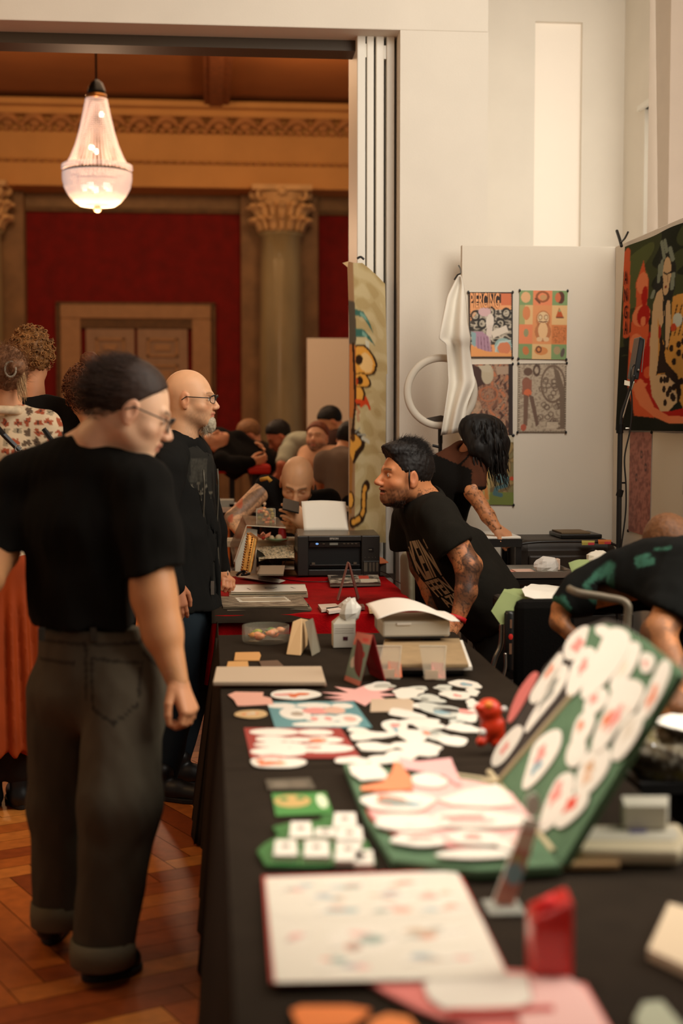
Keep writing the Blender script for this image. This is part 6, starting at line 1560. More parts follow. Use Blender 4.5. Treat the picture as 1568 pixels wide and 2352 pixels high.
def garment(name, s, res, par, col, amp=.006, seed=1, material=None, label=None, paint=None, stretch=(1, 1, .45)):
    if amp: s.disp(folds(amp, seed, stretch))
    V, F = s.mesh(res); C = np.tile(np.array(col, float), (len(V), 1)) * (1 + .10 * wave(V.astype(np.float32), 9, seed, 5)[:, None])
    if paint: C = paint(V, C)
    return vmesh(name, [(V, F, C)], material or M_clothp, par, label=label)
def shoe(par, heel, toe, w=.045, h=.075, col=srgb(20, 18, 17), sole=srgb(26, 24, 22), name='shoe'):
    heel = np.asarray(heel, float); toe = np.asarray(toe, float); d = nz((toe - heel) * [1, 1, 0]); L = np.linalg.norm((toe - heel)[:2]); sd = np.cross([0, 0, 1], d)
    s = SDF(.02); b = heel * [1, 1, 0]; f = b + d * L
    s.cap(b + d * .035 + [0, 0, .045], b + d * (L * .45) + [0, 0, .045], .040, .042); s.cap(b + d * (L * .4) + [0, 0, .04], f - d * .045 + [0, 0, .034], .044, .040); s.cap(b + d * .04 + [0, 0, .05], b + d * .05 + [0, 0, h + .035], .040, .042); s.cut((0, 0, .014), (0, 0, -1))
    V, F = s.mesh(.006); vs = vmesh(name, [(V, F)], mat('shoe_leather', attr=True, rough=.45), par, col=col)
    m = MB(); pts = []
    for k in range(24):
        a = 2 * PI * k / 24; u = math.cos(a); v = math.sin(a); pts.append(b + d * (L / 2 + u * L / 2) + sd * v * (w + .006) * (1 - .12 * (u < 0)) + [0, 0, .002])
    m.color(sole).prism(pts, (0, 0, .018)); m.build('sole', M_paint, vs, bevel=.003); return vs
def glasses(par, h, col=(.01, .01, .01), w=.026, hh=.019, full=True, both=True):
    g = MB(); g.sm = True; rims = []
    for q in (1, -1):
        c = np.array([.104, .033 * q, .002]); P = []
        for k in range(25):
            a = 2 * PI * k / 24; e = .75; u = abs(math.cos(a)) ** e * np.sign(math.cos(a)); v = abs(math.sin(a)) ** e * np.sign(math.sin(a))
            P.append(h.g(c + np.array([-.010 * abs(u) * (u * q > 0), w * u, hh * v])))
        g.tube(P, .0017 * h.S, 6); g.tube([h.g((.096, .058 * q, .008)), h.g((.06, .079 * q, .008)), h.g((-.002, .085 * q, .008)), h.g((-.02, .084 * q, -.006))], .0020 * h.S, 6)
        m = MB(); m.add(P[:-1], [tuple(range(24))]); m.build('lens', mat('spectacle_lens', srgb(230, 225, 215), 0.03, alpha=.12, spec=1.0), par)
        g.tube([h.g((.102, .058 * q, .016)), h.g((.106, .03 * q, .0215)), h.g((.106, .008 * q, .014))], .0034 * h.S, 6)
    g.tube([h.g((.104, .008, .008)), h.g((.109, 0, .011)), h.g((.104, -.008, .008))], .0016 * h.S, 6)
    g.build('glasses', M_black, par)
HAIRM = M_hair
# ---------------------------------------------------------------- man in front: black tee, grey turned-up jeans
A = thing('person', 'man from behind in black t-shirt and turned-up grey jeans, looking down at the table', 'person', W(215, 2215, 4.08) * [1, 1, 0])
hd = Head(W(303, 943, 4.06), (.92, .10, -.40), (.42, .05, .90), 1.12); hd.neck(W(228, 1010, 4.08), .052, .062)
hd.s.frame(); hd.s.cap(W(228, 1000, 4.1), W(120, 1060, 4.15), .05, .05); hd.s.cap(W(228, 1000, 4.1), W(320, 1075, 4.05), .05, .04)
V, F = hd.s.mesh(.0035); C = hd.paint(V, srgb(232, 184, 148), .0, brow=srgb(70, 48, 34)); bodyp = [(V, F, C)]
s = SDF(.02); s.cap(W(228, 1040, 4.08), W(330, 1160, 4.03), .04, .04); s.chain([W(342, 1170, 4.02), W(352, 1370, 3.97), W(372, 1450, 3.96), W(407, 1565, 3.93)], [.055, .060, .053, .031]); s.cap(W(350, 1340, 3.97), W(375, 1460, 3.95), .062, .050); V, F = s.mesh(.006); C = np.tile(srgb(208, 146, 98), (len(V), 1)) * (1 + .05 * wave(V.astype(np.float32), 10, 4)[:, None]); bodyp.append((V, F, C))
s = SDF(.01); s.cap(W(398, 1540, 3.935), W(408, 1570, 3.93), .034, .029); hand(s, W(408, 1568, 3.93), np.array(W(438, 1640, 3.90)) - W(408, 1568, 3.93), (.75, -.6, .1), (-.35, -.1, -.3), curl=(.75, .85, .9, .95), sc=1.02, thumb=.7); V, F = s.mesh(.003); bodyp.append((V, F, np.tile(srgb(214, 148, 104), (len(V), 1))))
s = SDF(.02); s.cap(W(200, 1040, 4.12), W(50, 1140, 4.2), .04, .04); s.chain([W(35, 1160, 4.2), W(2, 1270, 4.12), W(-30, 1330, 3.98), W(-60, 1300, 3.9)], [.055, .05, .045, .03]); V, F = s.mesh(.007); C = np.tile(srgb(208, 146, 98), (len(V), 1)); q_ = W(16, 1282, 4.12); C = mixc(C, (np.linalg.norm(V - q_, axis=1) < .03) * .7, srgb(60, 50, 44)); bodyp.append((V, F, C))
vmesh('body', bodyp, M_skin, A); hd.eyes(A)
hc_ = srgb(50, 31, 20); V, F, C = hd.shell(.004, hair=hc_, lineP=(.050, 0, .076), amp=.0010, r=(.102, .082, .096), fr=25)
dirA = lambda p: (-1, 0, -.25 + p[2] * 2); regA = lambda p: (p[0] - .056) * .75 - (p[2] - .070) * .66 < 0 and p[2] > -.05
vmesh('hair', [(V, F, C), strands(hd, 2600, regA, dirA, .05, 3, hc_, .0008, 5, .2, .12, (.1025, .0825, .0965))], HAIRM, A); glasses(A, hd)
S_ = nz(W(340, 1100, 4.0) - W(40, 1090, 4.2)); s = SDF(.05)
lobe(s, W(192, 1095, 4.12), .185, .105, W(190, 1210, 4.12), .190, .125, S_); lobe(s, W(190, 1210, 4.12), .190, .125, W(198, 1350, 4.12), .178, .120, S_); lobe(s, W(198, 1350, 4.12), .178, .120, W(206, 1440, 4.10), .172, .120, S_)
s.cap(W(215, 1040, 4.12), W(50, 1095, 4.2), .060, .070, k=.06); s.cap(W(225, 1045, 4.1), W(325, 1110, 4.03), .058, .070, k=.05)
s.chain([W(328, 1125, 4.02), W(345, 1220, 3.99), W(356, 1345, 3.97)], [.078, .080, .088]); s.chain([W(45, 1120, 4.2), W(22, 1210, 4.18), W(8, 1300, 4.12)], [.078, .08, .085])
s.cut(W(355, 1312, 3.97), nz(W(375, 1400, 3.97) - W(345, 1315, 3.97)), k=.01) if False else None
ax_ = nz(W(362, 1440, 3.97) - W(348, 1250, 3.98))
pc_ = W(356, 1314, 3.97); s.p.append((pc_ - .19, pc_ + np.array([.22, .19, .19]), lambda P: np.maximum(-((P - pc_) @ nz(ax_ + np.array([.20, 0, 0]))), -((P - W(286, 1330, 3.97)) @ RT)), .006, True))
pc2 = W(10, 1262, 4.13); s.p.append((pc2 - .2, pc2 + np.array([.055, .2, .1]), lambda P: -((P - pc2) @ np.array([-.1, 0, -1.0])), .006, True))
nk = W(230, 985, 4.06); s.ell(W(232, 992, 4.07), (.068, .062, .045), k=.01, sub=True); s.cut(W(200, 1436, 4.1), (0, 0, -1))
s.disp(lambda P: (-.004 * ss(-(P @ UP - W(200, 1180, 4.1) @ UP), 0, .1) * np.sin((P @ RT) * 46 + (P[:, 2]) * 18)).astype(np.float32))
garment('t_shirt', s, .008, A, srgb(20, 18, 15), .006, 2)
def jp(V, C):
    for a, b, r_ in ((310, 1600, .10), (100, 1600, .08), (280, 1760, .13), (250, 1680, .08), (120, 1480, .08), (300, 1480, .08)):
        C = mixc(C, .45 * np.exp(-(np.linalg.norm((V - W(a, b, 4.0)) * [1, .3, 1], axis=1) / r_) ** 2), srgb(104, 94, 78))
    for (a, b, c_, d) in ((80, 1520, 175, 1520), (215, 1510, 330, 1520), (215, 1510, 225, 1620), (330, 1520, 325, 1610), (225, 1620, 275, 1650), (275, 1650, 325, 1610), (80, 1476, 345, 1476), (200, 1476, 205, 1600), (330, 1500, 372, 1540)):
        p, q = W(a, b, 4.0), W(c_, d, 4.0); t = np.clip(((V - p) @ (q - p)) / np.dot(q - p, q - p), 0, 1); e = V - p - t[:, None] * (q - p); e = np.hypot(e @ RT, e @ UP); C = mixc(C, (e < .004) * .7 * ((V - W(200, 1500, 4.1)) @ FW < .02), srgb(34, 30, 26))
    return C
s = SDF(.04); lobe(s, W(205, 1455, 4.1), .165, .105, W(215, 1580, 4.1), .190, .128, S_)
s.chain([W(140, 1590, 4.15), W(134, 1850, 4.18), W(130, 2105, 4.2)], [.100, .085, .070]); s.chain([W(285, 1600, 4.02), W(274, 1850, 3.98), W(236, 2195, 3.96)], [.112, .112, .084]); s.cap(W(290, 1560, 4.05), W(290, 1620, 4.05), .11)
s.cut(W(205, 1438, 4.1), (0, 0, 1)); s.cap(W(205, 1900, 4.08), W(203, 1880, 4.1), .012, k=.02, sub=True)
pl = W(130, 2105, 4.2); s.p.append((pl - [.14, .2, .2], pl + [.075, .2, .06], lambda P: -((P - pl) @ np.array([0, 0, -1.0])), .004, True)); pl2 = W(236, 2195, 3.96); s.p.append((pl2 - [.10, .2, .2], pl2 + [.2, .2, .06], lambda P: -((P - pl2) @ np.array([0, 0, -1.0])), .004, True))
jn = garment('jeans', s, .009, A, srgb(74, 67, 55), .006, 7, paint=jp)
for c_, r_, hh_ in ((W(130, 2094, 4.2), .076, .072), (W(236, 2180, 3.96), .090, .072)):
    m = MB(); m.color(srgb(104, 94, 74)).lathe(c_ - [0, 0, hh_ * .55], [(r_ * .95, 0), (r_, .004), (r_ * 1.03, hh_ * .5), (r_ * .99, hh_), (r_ * .9, hh_)], 36); m.build('turn_up', M_clothp, jn, smooth=True)
for a in (95, 215, 330): MB().color(srgb(60, 54, 46)).box(*[v for p in zip(W(a - 6, 1470, 3.99), W(a + 6, 1443, 3.97)) for v in sorted(p)]).build('belt_loop', M_clothp, jn)
shoe(A, W(112, 2178, 4.22), W(150, 2120, 4.5)); shoe(A, W(188, 2240, 3.95), W(325, 2225, 4.06), w=.05)

# ---------------------------------------------------------------- bald man with grey goatee
B = thing('person', 'bald man with glasses and goatee in black zip jacket, hand on the red table', 'person', W(410, 1800, 6.05) * [1, 1, 0])
hd = Head(W(438, 917, 6.1), (.975, -.20, -.05), (.04, 0, 1), 1.03, jaw=1.05); hd.neck(W(418, 1030, 6.12), .062, .072); V, F = hd.s.mesh(.0035)
C = hd.paint(V, srgb(226, 172, 130), .5, srgb(150, 110, 80), brow=srgb(140, 100, 70)); bp_ = [(V, F, C)]
s = SDF(.012); s.cap(W(500, 1306, 6.62), W(512, 1320, 6.6), .036, .032); hand(s, W(508, 1322, 6.6), nz(W(530, 1336, 6.5) - W(508, 1322, 6.6)), (.2, .1, 1), (0, -1, 0), curl=(.95, 1.0, 1.0, 1.0), sc=1.05); V, F = s.mesh(.0035); bp_.append((V, F, np.tile(srgb(206, 140, 100), (len(V), 1))))
s = SDF(.012); hand(s, W(400, 1340, 5.8), nz(W(412, 1400, 5.8) - W(400, 1340, 5.8)), (.2, -1, 0), (1, 0, 0), curl=(.35, .4, .45, .5), sc=1.05); V, F = s.mesh(.0045); bp_.append((V, F, np.tile(srgb(190, 124, 88), (len(V), 1))))
vmesh('body', bp_, M_skin, B); hd.eyes(B, srgb(96, 110, 100)); glasses(B, hd, w=.027, hh=.015)
m = MB(); m.sm = True; m.tube([W(523, 1316, 6.5) + .011 * np.array([0, math.cos(a), math.sin(a)]) for a in np.linspace(0, 6.28, 14)], .0025, 6).build('ring', M_steel, B)
s = SDF(.012).frame(hd.o, hd.fwd, hd.up, hd.S); s.ell((.080, 0, -.092), (.031, .030, .030)); s.ell((.088, 0, -.110), (.022, .022, .028)); s.disp(lambda P: .003 * wave(P, 60, 3)); V, F = s.mesh(.003); C = np.tile(srgb(176, 162, 138), (len(V), 1)) * (1 + .3 * wave(V.astype(np.float32), 80, 4)[:, None])
vmesh('goatee', [(V, F, C), strands(hd, 500, lambda p: p[2] < -.07, lambda p: (.15, 0, -1), .025, 4, srgb(190, 176, 152), .0007, 4, .1, .35, (.030, .030, .042), (.072, 0, -.094))], HAIRM, B, label='grey goatee beard')
s = SDF(.03); S2_ = nz((.50, .87, 0)); lobe(s, W(428, 1065, 6.1), .17, .095, W(436, 1350, 6.1), .16, .10, S2_); s.ell(W(420, 1008, 6.1), (.07, .07, .05), k=.01, sub=True); s.cut(W(436, 1375, 6.1), (0, 0, -1))
def teep(V, C):
    a = (V - W(455, 1080, 6.0)) @ RT; b = (V - W(455, 1080, 6.0)) @ UP; C = mixc(C, ((abs(a) < .03) & (abs(b) < .05)) * .6 * (.6 + .5 * wave(V.astype(np.float32), 60, 2)), srgb(84, 80, 70)); q = np.hypot(a, b + .10)
    return mixc(C, ((q < .05) & (np.sin(np.arctan2(b + .10, a) * 9) > .6)) * .6, srgb(120, 112, 96))
garment('t_shirt', s, .009, B, srgb(40, 38, 34), .004, 3, paint=teep)
s = SDF(.04); lobe(s, W(412, 1052, 6.1), .195, .110, W(420, 1230, 6.1), .20, .135, S2_); lobe(s, W(420, 1230, 6.1), .20, .135, W(428, 1400, 6.08), .195, .135, S2_); s.cap(W(408, 1018, 6.12), W(386, 1066, 5.9), .062, .07); s.cap(W(425, 1022, 6.12), W(452, 1072, 6.3), .06, .07)
s.chain([W(385, 1080, 5.9), W(368, 1230, 5.84), W(398, 1345, 5.8)], [.075, .066, .048]); s.chain([W(452, 1090, 6.32), W(484, 1220, 6.5), W(507, 1308, 6.62)], [.078, .068, .048])
fr_ = nz((.87, -.50, 0))
o_ = W(440, 1200, 6.1); s.p.append((o_ - .5, o_ + .5, lambda P: np.maximum(np.maximum(abs((P - o_) @ S2_) - .050 - .03 * ss(P[..., 2], 1.2, 1.5), -((P - o_) @ fr_) + .03), .0), .006, True)); s.ell(W(424, 978, 6.1), (.072, .072, .10), k=.01, sub=True); s.cut(W(430, 1398, 6.1), (0, 0, -1))
jk = garment('jacket', s, .009, B, srgb(26, 25, 23), .007, 12)
nc = W(417, 1004, 6.12)
for h0, r0_, rt_ in ((0, .078, .016), (.020, .074, .013)): MB().tube([nc + np.array([0, 0, h0 - .10 * max(0, math.cos(a)) ** 2]) + (fr_ * math.cos(a) * (1.1 + .35 * max(0, math.cos(a))) + S2_ * math.sin(a)) * r0_ for a in np.linspace(.35, 2 * PI - .35, 26)], rt_, 8).build('collar', mat('black_rib', srgb(26, 25, 23), .95, spec=.12), jk, smooth=True)
for sg in (-1, 1):
    P0 = [o_ + S2_ * sg * .060 + fr_ * (.094 + .004 * math.sin(i)) + np.array([0, 0, .23 - .055 * i - o_[2] + W(440, 1200, 6.1)[2]]) for i in range(11)]
    MB().tube([p * 1.0 for p in P0], .004, 6).build('zip', mat('grey_zip', srgb(88, 82, 70), .4, metal=.5), jk, smooth=True)
MB().box(*[v for p in zip(W(484, 1335, 6.0), W(492, 1365, 6.02)) for v in sorted(p)]).build('zip_pull', M_steel, jk)
s = SDF(.03); lobe(s, W(425, 1370, 6.1), .16, .11, W(425, 1450, 6.08), .16, .12, S2_); s.chain([W(418, 1440, 5.98), W(412, 1600, 5.95), W(376, 1800, 5.92)], [.09, .072, .055]); s.chain([W(445, 1440, 6.2), W(440, 1600, 6.2), W(402, 1765, 6.15)], [.09, .07, .055])
garment('jeans', s, .010, B, srgb(30, 38, 44), .006, 5); shoe(B, W(352, 1828, 5.9), W(388, 1838, 5.85) + [.16, -.06, 0], w=.045); shoe(B, W(392, 1800, 6.16), W(440, 1808, 6.08) + [.12, -.02, 0], w=.045)

# ---------------------------------------------------------------- smiling man leaning on the table
Cn = thing('person', 'smiling dark-haired man with tattooed arms in black t-shirt, leaning on the table', 'person', W(1150, 1620, 6.1) * [1, 1, 0])
hd = Head(W(928, 1093, 6.0), (-.965, -.26, .02), (.10, -.0, .99), 1.06, smile=1.0, jaw=1.06, nose=2.0); hd.neck(W(985, 1165, 6.06), .066, .074); V, F = hd.s.mesh(.003)
C = hd.paint(V, srgb(214, 140, 92), .85, srgb(66, 40, 28), brow=srgb(60, 38, 26)); L = hd.loc(V); nk_ = ss(-L[:, 2], .072, .088) * ss(-L[:, 0], -.045, -.02); C = mixc(C, nk_ * ink(V, .06, 26, 5), srgb(36, 28, 26)); C = mixc(C, ((L[:, 0] < -.03) & (L[:, 2] < -.045)) * ink(V, -.1, 34, 8) * .9, srgb(40, 32, 28)); bp_ = [(V, F, C)]
def armc(V, dens, seed, base=srgb(200, 128, 82), sc=15):
    C = np.tile(np.array(base, float), (len(V), 1)); C = mixc(C, .5 * (wave(V.astype(np.float32), 8, seed + 5) > .12), srgb(186, 96, 52)); return mixc(C, ink(V, dens, sc, seed), srgb(40, 30, 25))
s = SDF(.018); s.cap(W(980, 1170, 6.04), W(1030, 1220, 5.86), .04, .045); s.chain([W(1034, 1225, 5.85), W(1074, 1300, 5.80), W(1070, 1360, 5.78), W(1050, 1424, 5.76)], [.056, .052, .044, .029]); s.ell(W(1078, 1298, 5.8), (.052, .045, .045)); V, F = s.mesh(.005); C = armc(V, .07, 3, sc=21)
C = mixc(C, np.exp(-(np.linalg.norm((V - W(1070, 1372, 5.74)) * [1, .5, 1], axis=1) / .055) ** 4) * .75, srgb(52, 38, 30)); bp_.append((V, F, C))
s = SDF(.012); s.cap(W(1054, 1414, 5.765), W(1048, 1428, 5.76), .030, .028); hand(s, W(1050, 1425, 5.76), nz(W(1030, 1455, 5.70) - W(1050, 1425, 5.76)), (.75, -.5, .35), (-.3, -.6, -.2), curl=(.35, .35, .4, .45), sc=1.0, thumb=.3); V, F = s.mesh(.003); C = armc(V, -.08, 7, srgb(214, 146, 100), 24); bp_.append((V, F, C))
s = SDF(.018); s.cap(W(975, 1170, 6.08), W(945, 1210, 6.26), .04, .04); s.chain([W(945, 1205, 6.28), W(965, 1300, 6.26), W(990, 1360, 6.22), W(1002, 1408, 6.18)], [.052, .046, .040, .030]); hand(s, W(1002, 1405, 6.18), (.35, -.15, -1), (-1, 0, 0), (0, -1, 0), curl=.3); V, F = s.mesh(.006); bp_.append((V, F, armc(V, .08, 11)))
vmesh('body', bp_, M_skin, Cn); hd.eyes(Cn, srgb(70, 50, 36))
hc_ = srgb(24, 18, 16)
V, F, C = hd.shell(.0035, hair=hc_, r=(.104, .083, .104), c=(-.020, 0, .036), lineP=(.060, 0, .058), lineN=(.85, 0, -.53), nape=-.035, amp=.003, fr=45, extra=lambda s: (s.ell((.020, 0, .105), (.078, .060, .032), k=.03), s.ell((.062, 0, .096), (.032, .05, .028), k=.02), s.box((.012, .074, -.005), (.010, .006, .040), .004), s.box((.012, -.074, -.005), (.010, .006, .040), .004)))
reg = lambda p: (p[0] - .060) * .85 - (p[2] - .058) * .53 < 0 and p[2] > .02
top_ = strands(hd, 2600, lambda p: reg(p) and p[2] > .075, lambda p: (-.55 + p[0] * 4, p[1] * 2, .45), .032, 5, hc_, .0008, 5, .4, .24, (.098, .074, .104), (-.012, 0, .044)); sd_ = strands(hd, 2200, lambda p: reg(p) and p[2] <= .09, lambda p: (-.8, p[1] * 2, -.5), .012, 6, srgb(34, 27, 24), .0007, 4, .1, .25, (.103, .083, .102), (-.020, 0, .036))
vmesh('hair', [(V, F, C), top_, sd_], HAIRM, Cn)
s = SDF(.012).frame(hd.o, hd.fwd, hd.up, hd.S); s.ell((.066, 0, -.104), (.022, .030, .020)); s.cap((.05, .030, -.092), (.018, .050, -.072), .010, .007); s.cap((.05, -.030, -.092), (.018, -.050, -.072), .010, .007); s.disp(lambda P: .003 * wave(P, 70, 3)); V, F = s.mesh(.003); C = np.tile(srgb(48, 32, 24), (len(V), 1))
rs_ = strands(hd, 1700, lambda p: p[2] < -.080 and p[0] > .01 and abs(p[1]) < .05, lambda p: (.3, 0, -1), .016, 7, srgb(58, 38, 28), .0008, 3, .1, .5, (.070, .062, .064), (.024, 0, -.056)); vmesh('beard', [(V, F, C), rs_], HAIRM, Cn)
MB().tube([hd.g((.016, .088, .030)), hd.g((.017, .090, .0)), hd.g((.012, .088, -.050))], [.003, .0042, .0008], 8).build('earring', M_black, Cn, smooth=True)
SC = nz((.12, -1, 0)); s = SDF(.05)
lobe(s, W(968, 1178, 6.06), .165, .095, W(1022, 1265, 6.08), .185, .140, SC); lobe(s, W(1022, 1265, 6.08), .185, .140, W(1085, 1360, 6.1), .185, .150, SC); lobe(s, W(1085, 1360, 6.1), .185, .150, W(1125, 1410, 6.12), .18, .145, SC)
s.cap(W(985, 1150, 6.06), W(1008, 1190, 5.88), .062, .074); s.cap(W(975, 1155, 6.06), W(940, 1195, 6.25), .06, .07); s.cap(W(1090, 1250, 6.1), W(1165, 1350, 6.1), .06, .05)
s.chain([W(1004, 1188, 5.88), W(1030, 1235, 5.84), W(1062, 1290, 5.82)], [.080, .080, .074]); s.chain([W(940, 1195, 6.27), W(936, 1240, 6.27), W(938, 1275, 6.27)], [.074, .072, .076])
a1 = W(1056, 1254, 5.82); n1 = nz(W(1085, 1310, 5.82) - W(1040, 1235, 5.84)); s.p.append((a1 - [.13, .12, .14], a1 + [.14, .065, .16], lambda P: -((P - a1) @ n1), .005, True)); a2 = W(936, 1264, 6.27); s.p.append((a2 - [.13, .085, .2], a2 + [.045, .16, .05], lambda P: -((P - a2) @ np.array([0, 0, -1.0])), .004, True))
s.ell(W(964, 1136, 6.03), (.084, .080, .066), k=.01, sub=True); a3 = W(1150, 1390, 6.1); s.cut(a3 + [.05, 0, -.02], nz((.62, 0, -.78)))
tsh = garment('t_shirt', s, .007, Cn, srgb(32, 29, 24), .006, 4, stretch=(.6, 1, .6))
V_ = [wmat(tsh) @ v.co for v in tsh.data.vertices]; bvh = BVHTree.FromPolygons(V_, [tuple(p.vertices) for p in tsh.data.polygons])
def decal(par, txt, quad, col, bold=.03, sub=3, off=.0012):
    V, F = text_mesh(txt, 1.0, bold); bm = bmesh.new(); vv = [bm.verts.new(v) for v in V]
    for f in F:
        try: bm.faces.new([vv[i] for i in f])
        except ValueError: pass
    bmesh.ops.triangulate(bm, faces=bm.faces)
    for _ in range(sub): bmesh.ops.subdivide_edges(bm, edges=[e for e in bm.edges if e.calc_length() > .10], cuts=1, use_grid_fill=False); bmesh.ops.triangulate(bm, faces=bm.faces)
    V = np.array([v.co[:] for v in bm.verts]); bm.verts.index_update(); F = [tuple(v.index for v in f.verts) for f in bm.faces]; bm.free()
    lo, hi = V.min(0), V.max(0); u = (V[:, 0] - lo[0]) / (hi[0] - lo[0]); v = 1 - (V[:, 1] - lo[1]) / (hi[1] - lo[1]); q = np.array(quad, float)
    px = (1 - v)[:, None] * ((1 - u)[:, None] * q[0] + u[:, None] * q[1]) + v[:, None] * ((1 - u)[:, None] * q[3] + u[:, None] * q[2]); P = []; ok = []
    for a, b in px:
        d = Vector(nz(ray(a, b))); h_ = bvh.ray_cast(Vector(CAM), d); ok.append(h_[0] is not None); P.append(np.array(h_[0]) - np.array(d) * off if h_[0] is not None else np.zeros(3))
    F = [f for f in F if all(ok[i] for i in f) and max(np.linalg.norm(P[f[0]] - P[f[1]]), np.linalg.norm(P[f[1]] - P[f[2]])) < .03]
    m = MB(); m.color(col).add(P, F); return m.build('shirt_print', M_clothp, par)
LC = srgb(176, 152, 124)
decal(tsh, 'KEIN', [(932, 1245), (972, 1238), (1015, 1321), (966, 1336)], LC); decal(tsh, 'FFEN', [(974, 1337), (1017, 1324), (1043, 1358), (1006, 1372)], LC); decal(tsh, 'AZIS', [(1006, 1375), (1044, 1361), (1062, 1384), (1030, 1396)], LC)
m = MB(); m.sm = True; m.color(srgb(206, 30, 34)); axw = nz(W(1047, 1432, 5.76) - W(1056, 1405, 5.77)); u_ = nz(np.cross(axw, [0, 1, 0])); w_ = np.cross(axw, u_); c_ = W(1050, 1421, 5.765); rows = [[c_ + axw * dz + (u_ * math.cos(a) + w_ * math.sin(a)) * .036 for a in np.linspace(0, 2 * PI, 30)] for dz in (-.009, .009)]
m.grid(np.array(rows)); m.build('wristband', M_paint, Cn, solid=.0015, label='red paper wristband')
s = SDF(.04); lobe(s, W(1120, 1395, 6.12), .17, .13, W(1165, 1480, 6.15), .17, .13, SC); s.chain([W(1160, 1490, 6.05), W(1110, 1600, 6.0), W(1150, 1765, 6.05)], [.10, .08, .06]); s.chain([W(1175, 1490, 6.25), W(1140, 1600, 6.25), W(1170, 1755, 6.25)], [.10, .08, .06])
garment('trousers', s, .011, Cn, srgb(22, 21, 20), .005, 6); shoe(Cn, W(1165, 1800, 6.05), W(1165, 1800, 6.05) - [.27, .04, 0]); shoe(Cn, W(1185, 1780, 6.25), W(1185, 1780, 6.25) - [.27, .02, 0])
# ---------------------------------------------------------------- woman bending over the side table
Dn = thing('person', 'woman with long black hair in a sheer black top bending over the side table', 'person', W(1000, 1560, 7.0) * [1, 1, 0])
hd = Head(W(1112, 1020, 6.95), (.72, .1, -.68), (.6, 0, .75), .98); hd.neck(W(1070, 1050, 7.0), .05, .06); V, F = hd.s.mesh(.006); bp_ = [(V, F, hd.paint(V, srgb(190, 130, 96)))]
def armD(V): C = np.tile(srgb(200, 134, 88), (len(V), 1)); return mixc(C, ink(V, .02, 13, 21), srgb(50, 36, 30))
s = SDF(.018); s.chain([W(1092, 1060, 6.85), W(1085, 1130, 6.8), W(1120, 1185, 6.78), W(1140, 1215, 6.76)], [.045, .040, .034, .026]); V, F = s.mesh(.006); bp_.append((V, F, armD(V)))
s = SDF(.010); hand(s, W(1138, 1212, 6.76), (.75, .1, -.5), (.3, -.6, .7), (0, -1, 0), curl=(.95, 1.0, 1.05, 1.1), sc=.98); V, F = s.mesh(.004); bp_.append((V, F, np.tile(srgb(206, 146, 106), (len(V), 1)))); vmesh('body', bp_, M_skin, Dn)
s = SDF(.02).frame(hd.o, hd.fwd, hd.up, hd.S); s.ell((-.018, 0, .034), (.112, .094, .106)); s.frame()
s.chain([W(1105, 985, 6.9), W(1140, 1020, 6.86), W(1150, 1075, 6.86)], [.075, .062, .030]); s.chain([W(1085, 985, 6.9), W(1100, 1030, 6.82), W(1125, 1060, 6.82)], [.07, .05, .03]); s.ell(W(1116, 1005, 6.78), (.03, .03, .03), k=.01, sub=True); s.disp(lambda P: .005 * wave(P, 30, 4, 6, (1, 1, .3))); V, F = s.mesh(.006)
bl_ = srgb(16, 13, 12); C = np.tile(bl_, (len(V), 1)); rr = np.random.RandomState(4); parts = [(V, F, C)]
for k in range(150):
    p = W(rr.uniform(1085, 1158), rr.uniform(960, 1050), 6.86 + rr.uniform(-.08, .05)); pts = [p + np.array([.0006 * t * t + .002 * math.sin(t * 2 + k), 0, -.022 * t * rr.uniform(.8, 1.1)]) for t in range(8)]; T, F_ = tube_vf(pts, [.005 * (1 - i / 9) for i in range(8)], 5); parts.append((T, F_, np.tile(np.array(bl_) * rr.uniform(.7, 2), (len(T), 1))))
vmesh('hair', parts, HAIRM, Dn)
SD = nz((.1, -1, 0)); s = SDF(.04); lobe(s, W(1075, 1065, 7.0), .15, .09, W(1040, 1110, 7.0), .16, .115, SD); lobe(s, W(1040, 1110, 7.0), .16, .115, W(1010, 1190, 7.02), .15, .115, SD); lobe(s, W(1010, 1190, 7.02), .15, .115, W(1000, 1290, 7.02), .17, .12, SD); s.cap(W(1000, 1085, 7.0), W(1060, 1040, 7.0), .08, .06)
s.chain([W(1090, 1065, 6.86), W(1088, 1140, 6.81)], [.062, .056]); a4 = W(1088, 1128, 6.81); s.p.append((a4 - [.08, .1, .12], a4 + [.12, .1, .05], lambda P: -((P - a4) @ np.array([.15, 0, -1.0])), .004, True)); s.ell(W(1078, 1030, 6.95), (.06, .05, .03), k=.01, sub=True)
def sheer(V, C):
    a = (V - W(1060, 1050, 6.9)); m_ = ((V - W(1000, 1040, 6.9)) @ nz(W(1000, 1040, 6.9) * 0 + np.array([.42, 0, .9])) > -.005) | (((V - W(1078, 1100, 6.9)) @ RT) > 0.0); m_ = m_ & ~((abs((V - W(1065, 1050, 6.9)) @ nz((.75, 0, -.62))) < .004)); hem = (V[:, 2] < W(1088, 1118, 6.81)[2]) & (((V - W(1078, 1100, 6.9)) @ RT) > 0); return mixc(C, m_ * (~hem) * (.85 + .2 * wave(V.astype(np.float32), 14, 3)), srgb(88, 52, 36))
garment('sheer_top', s, .008, Dn, srgb(20, 18, 16), .004, 8, paint=sheer)
s = SDF(.04); lobe(s, W(1000, 1280, 7.02), .16, .12, W(1005, 1350, 7.02), .17, .13, SD); s.chain([W(1005, 1350, 6.92), W(1010, 1500, 6.92), W(1005, 1690, 6.95)], [.09, .07, .055]); s.chain([W(1005, 1350, 7.12), W(1012, 1500, 7.12), W(1008, 1670, 7.1)], [.09, .07, .055]); garment('trousers', s, .013, Dn, srgb(22, 21, 20), .005, 6)
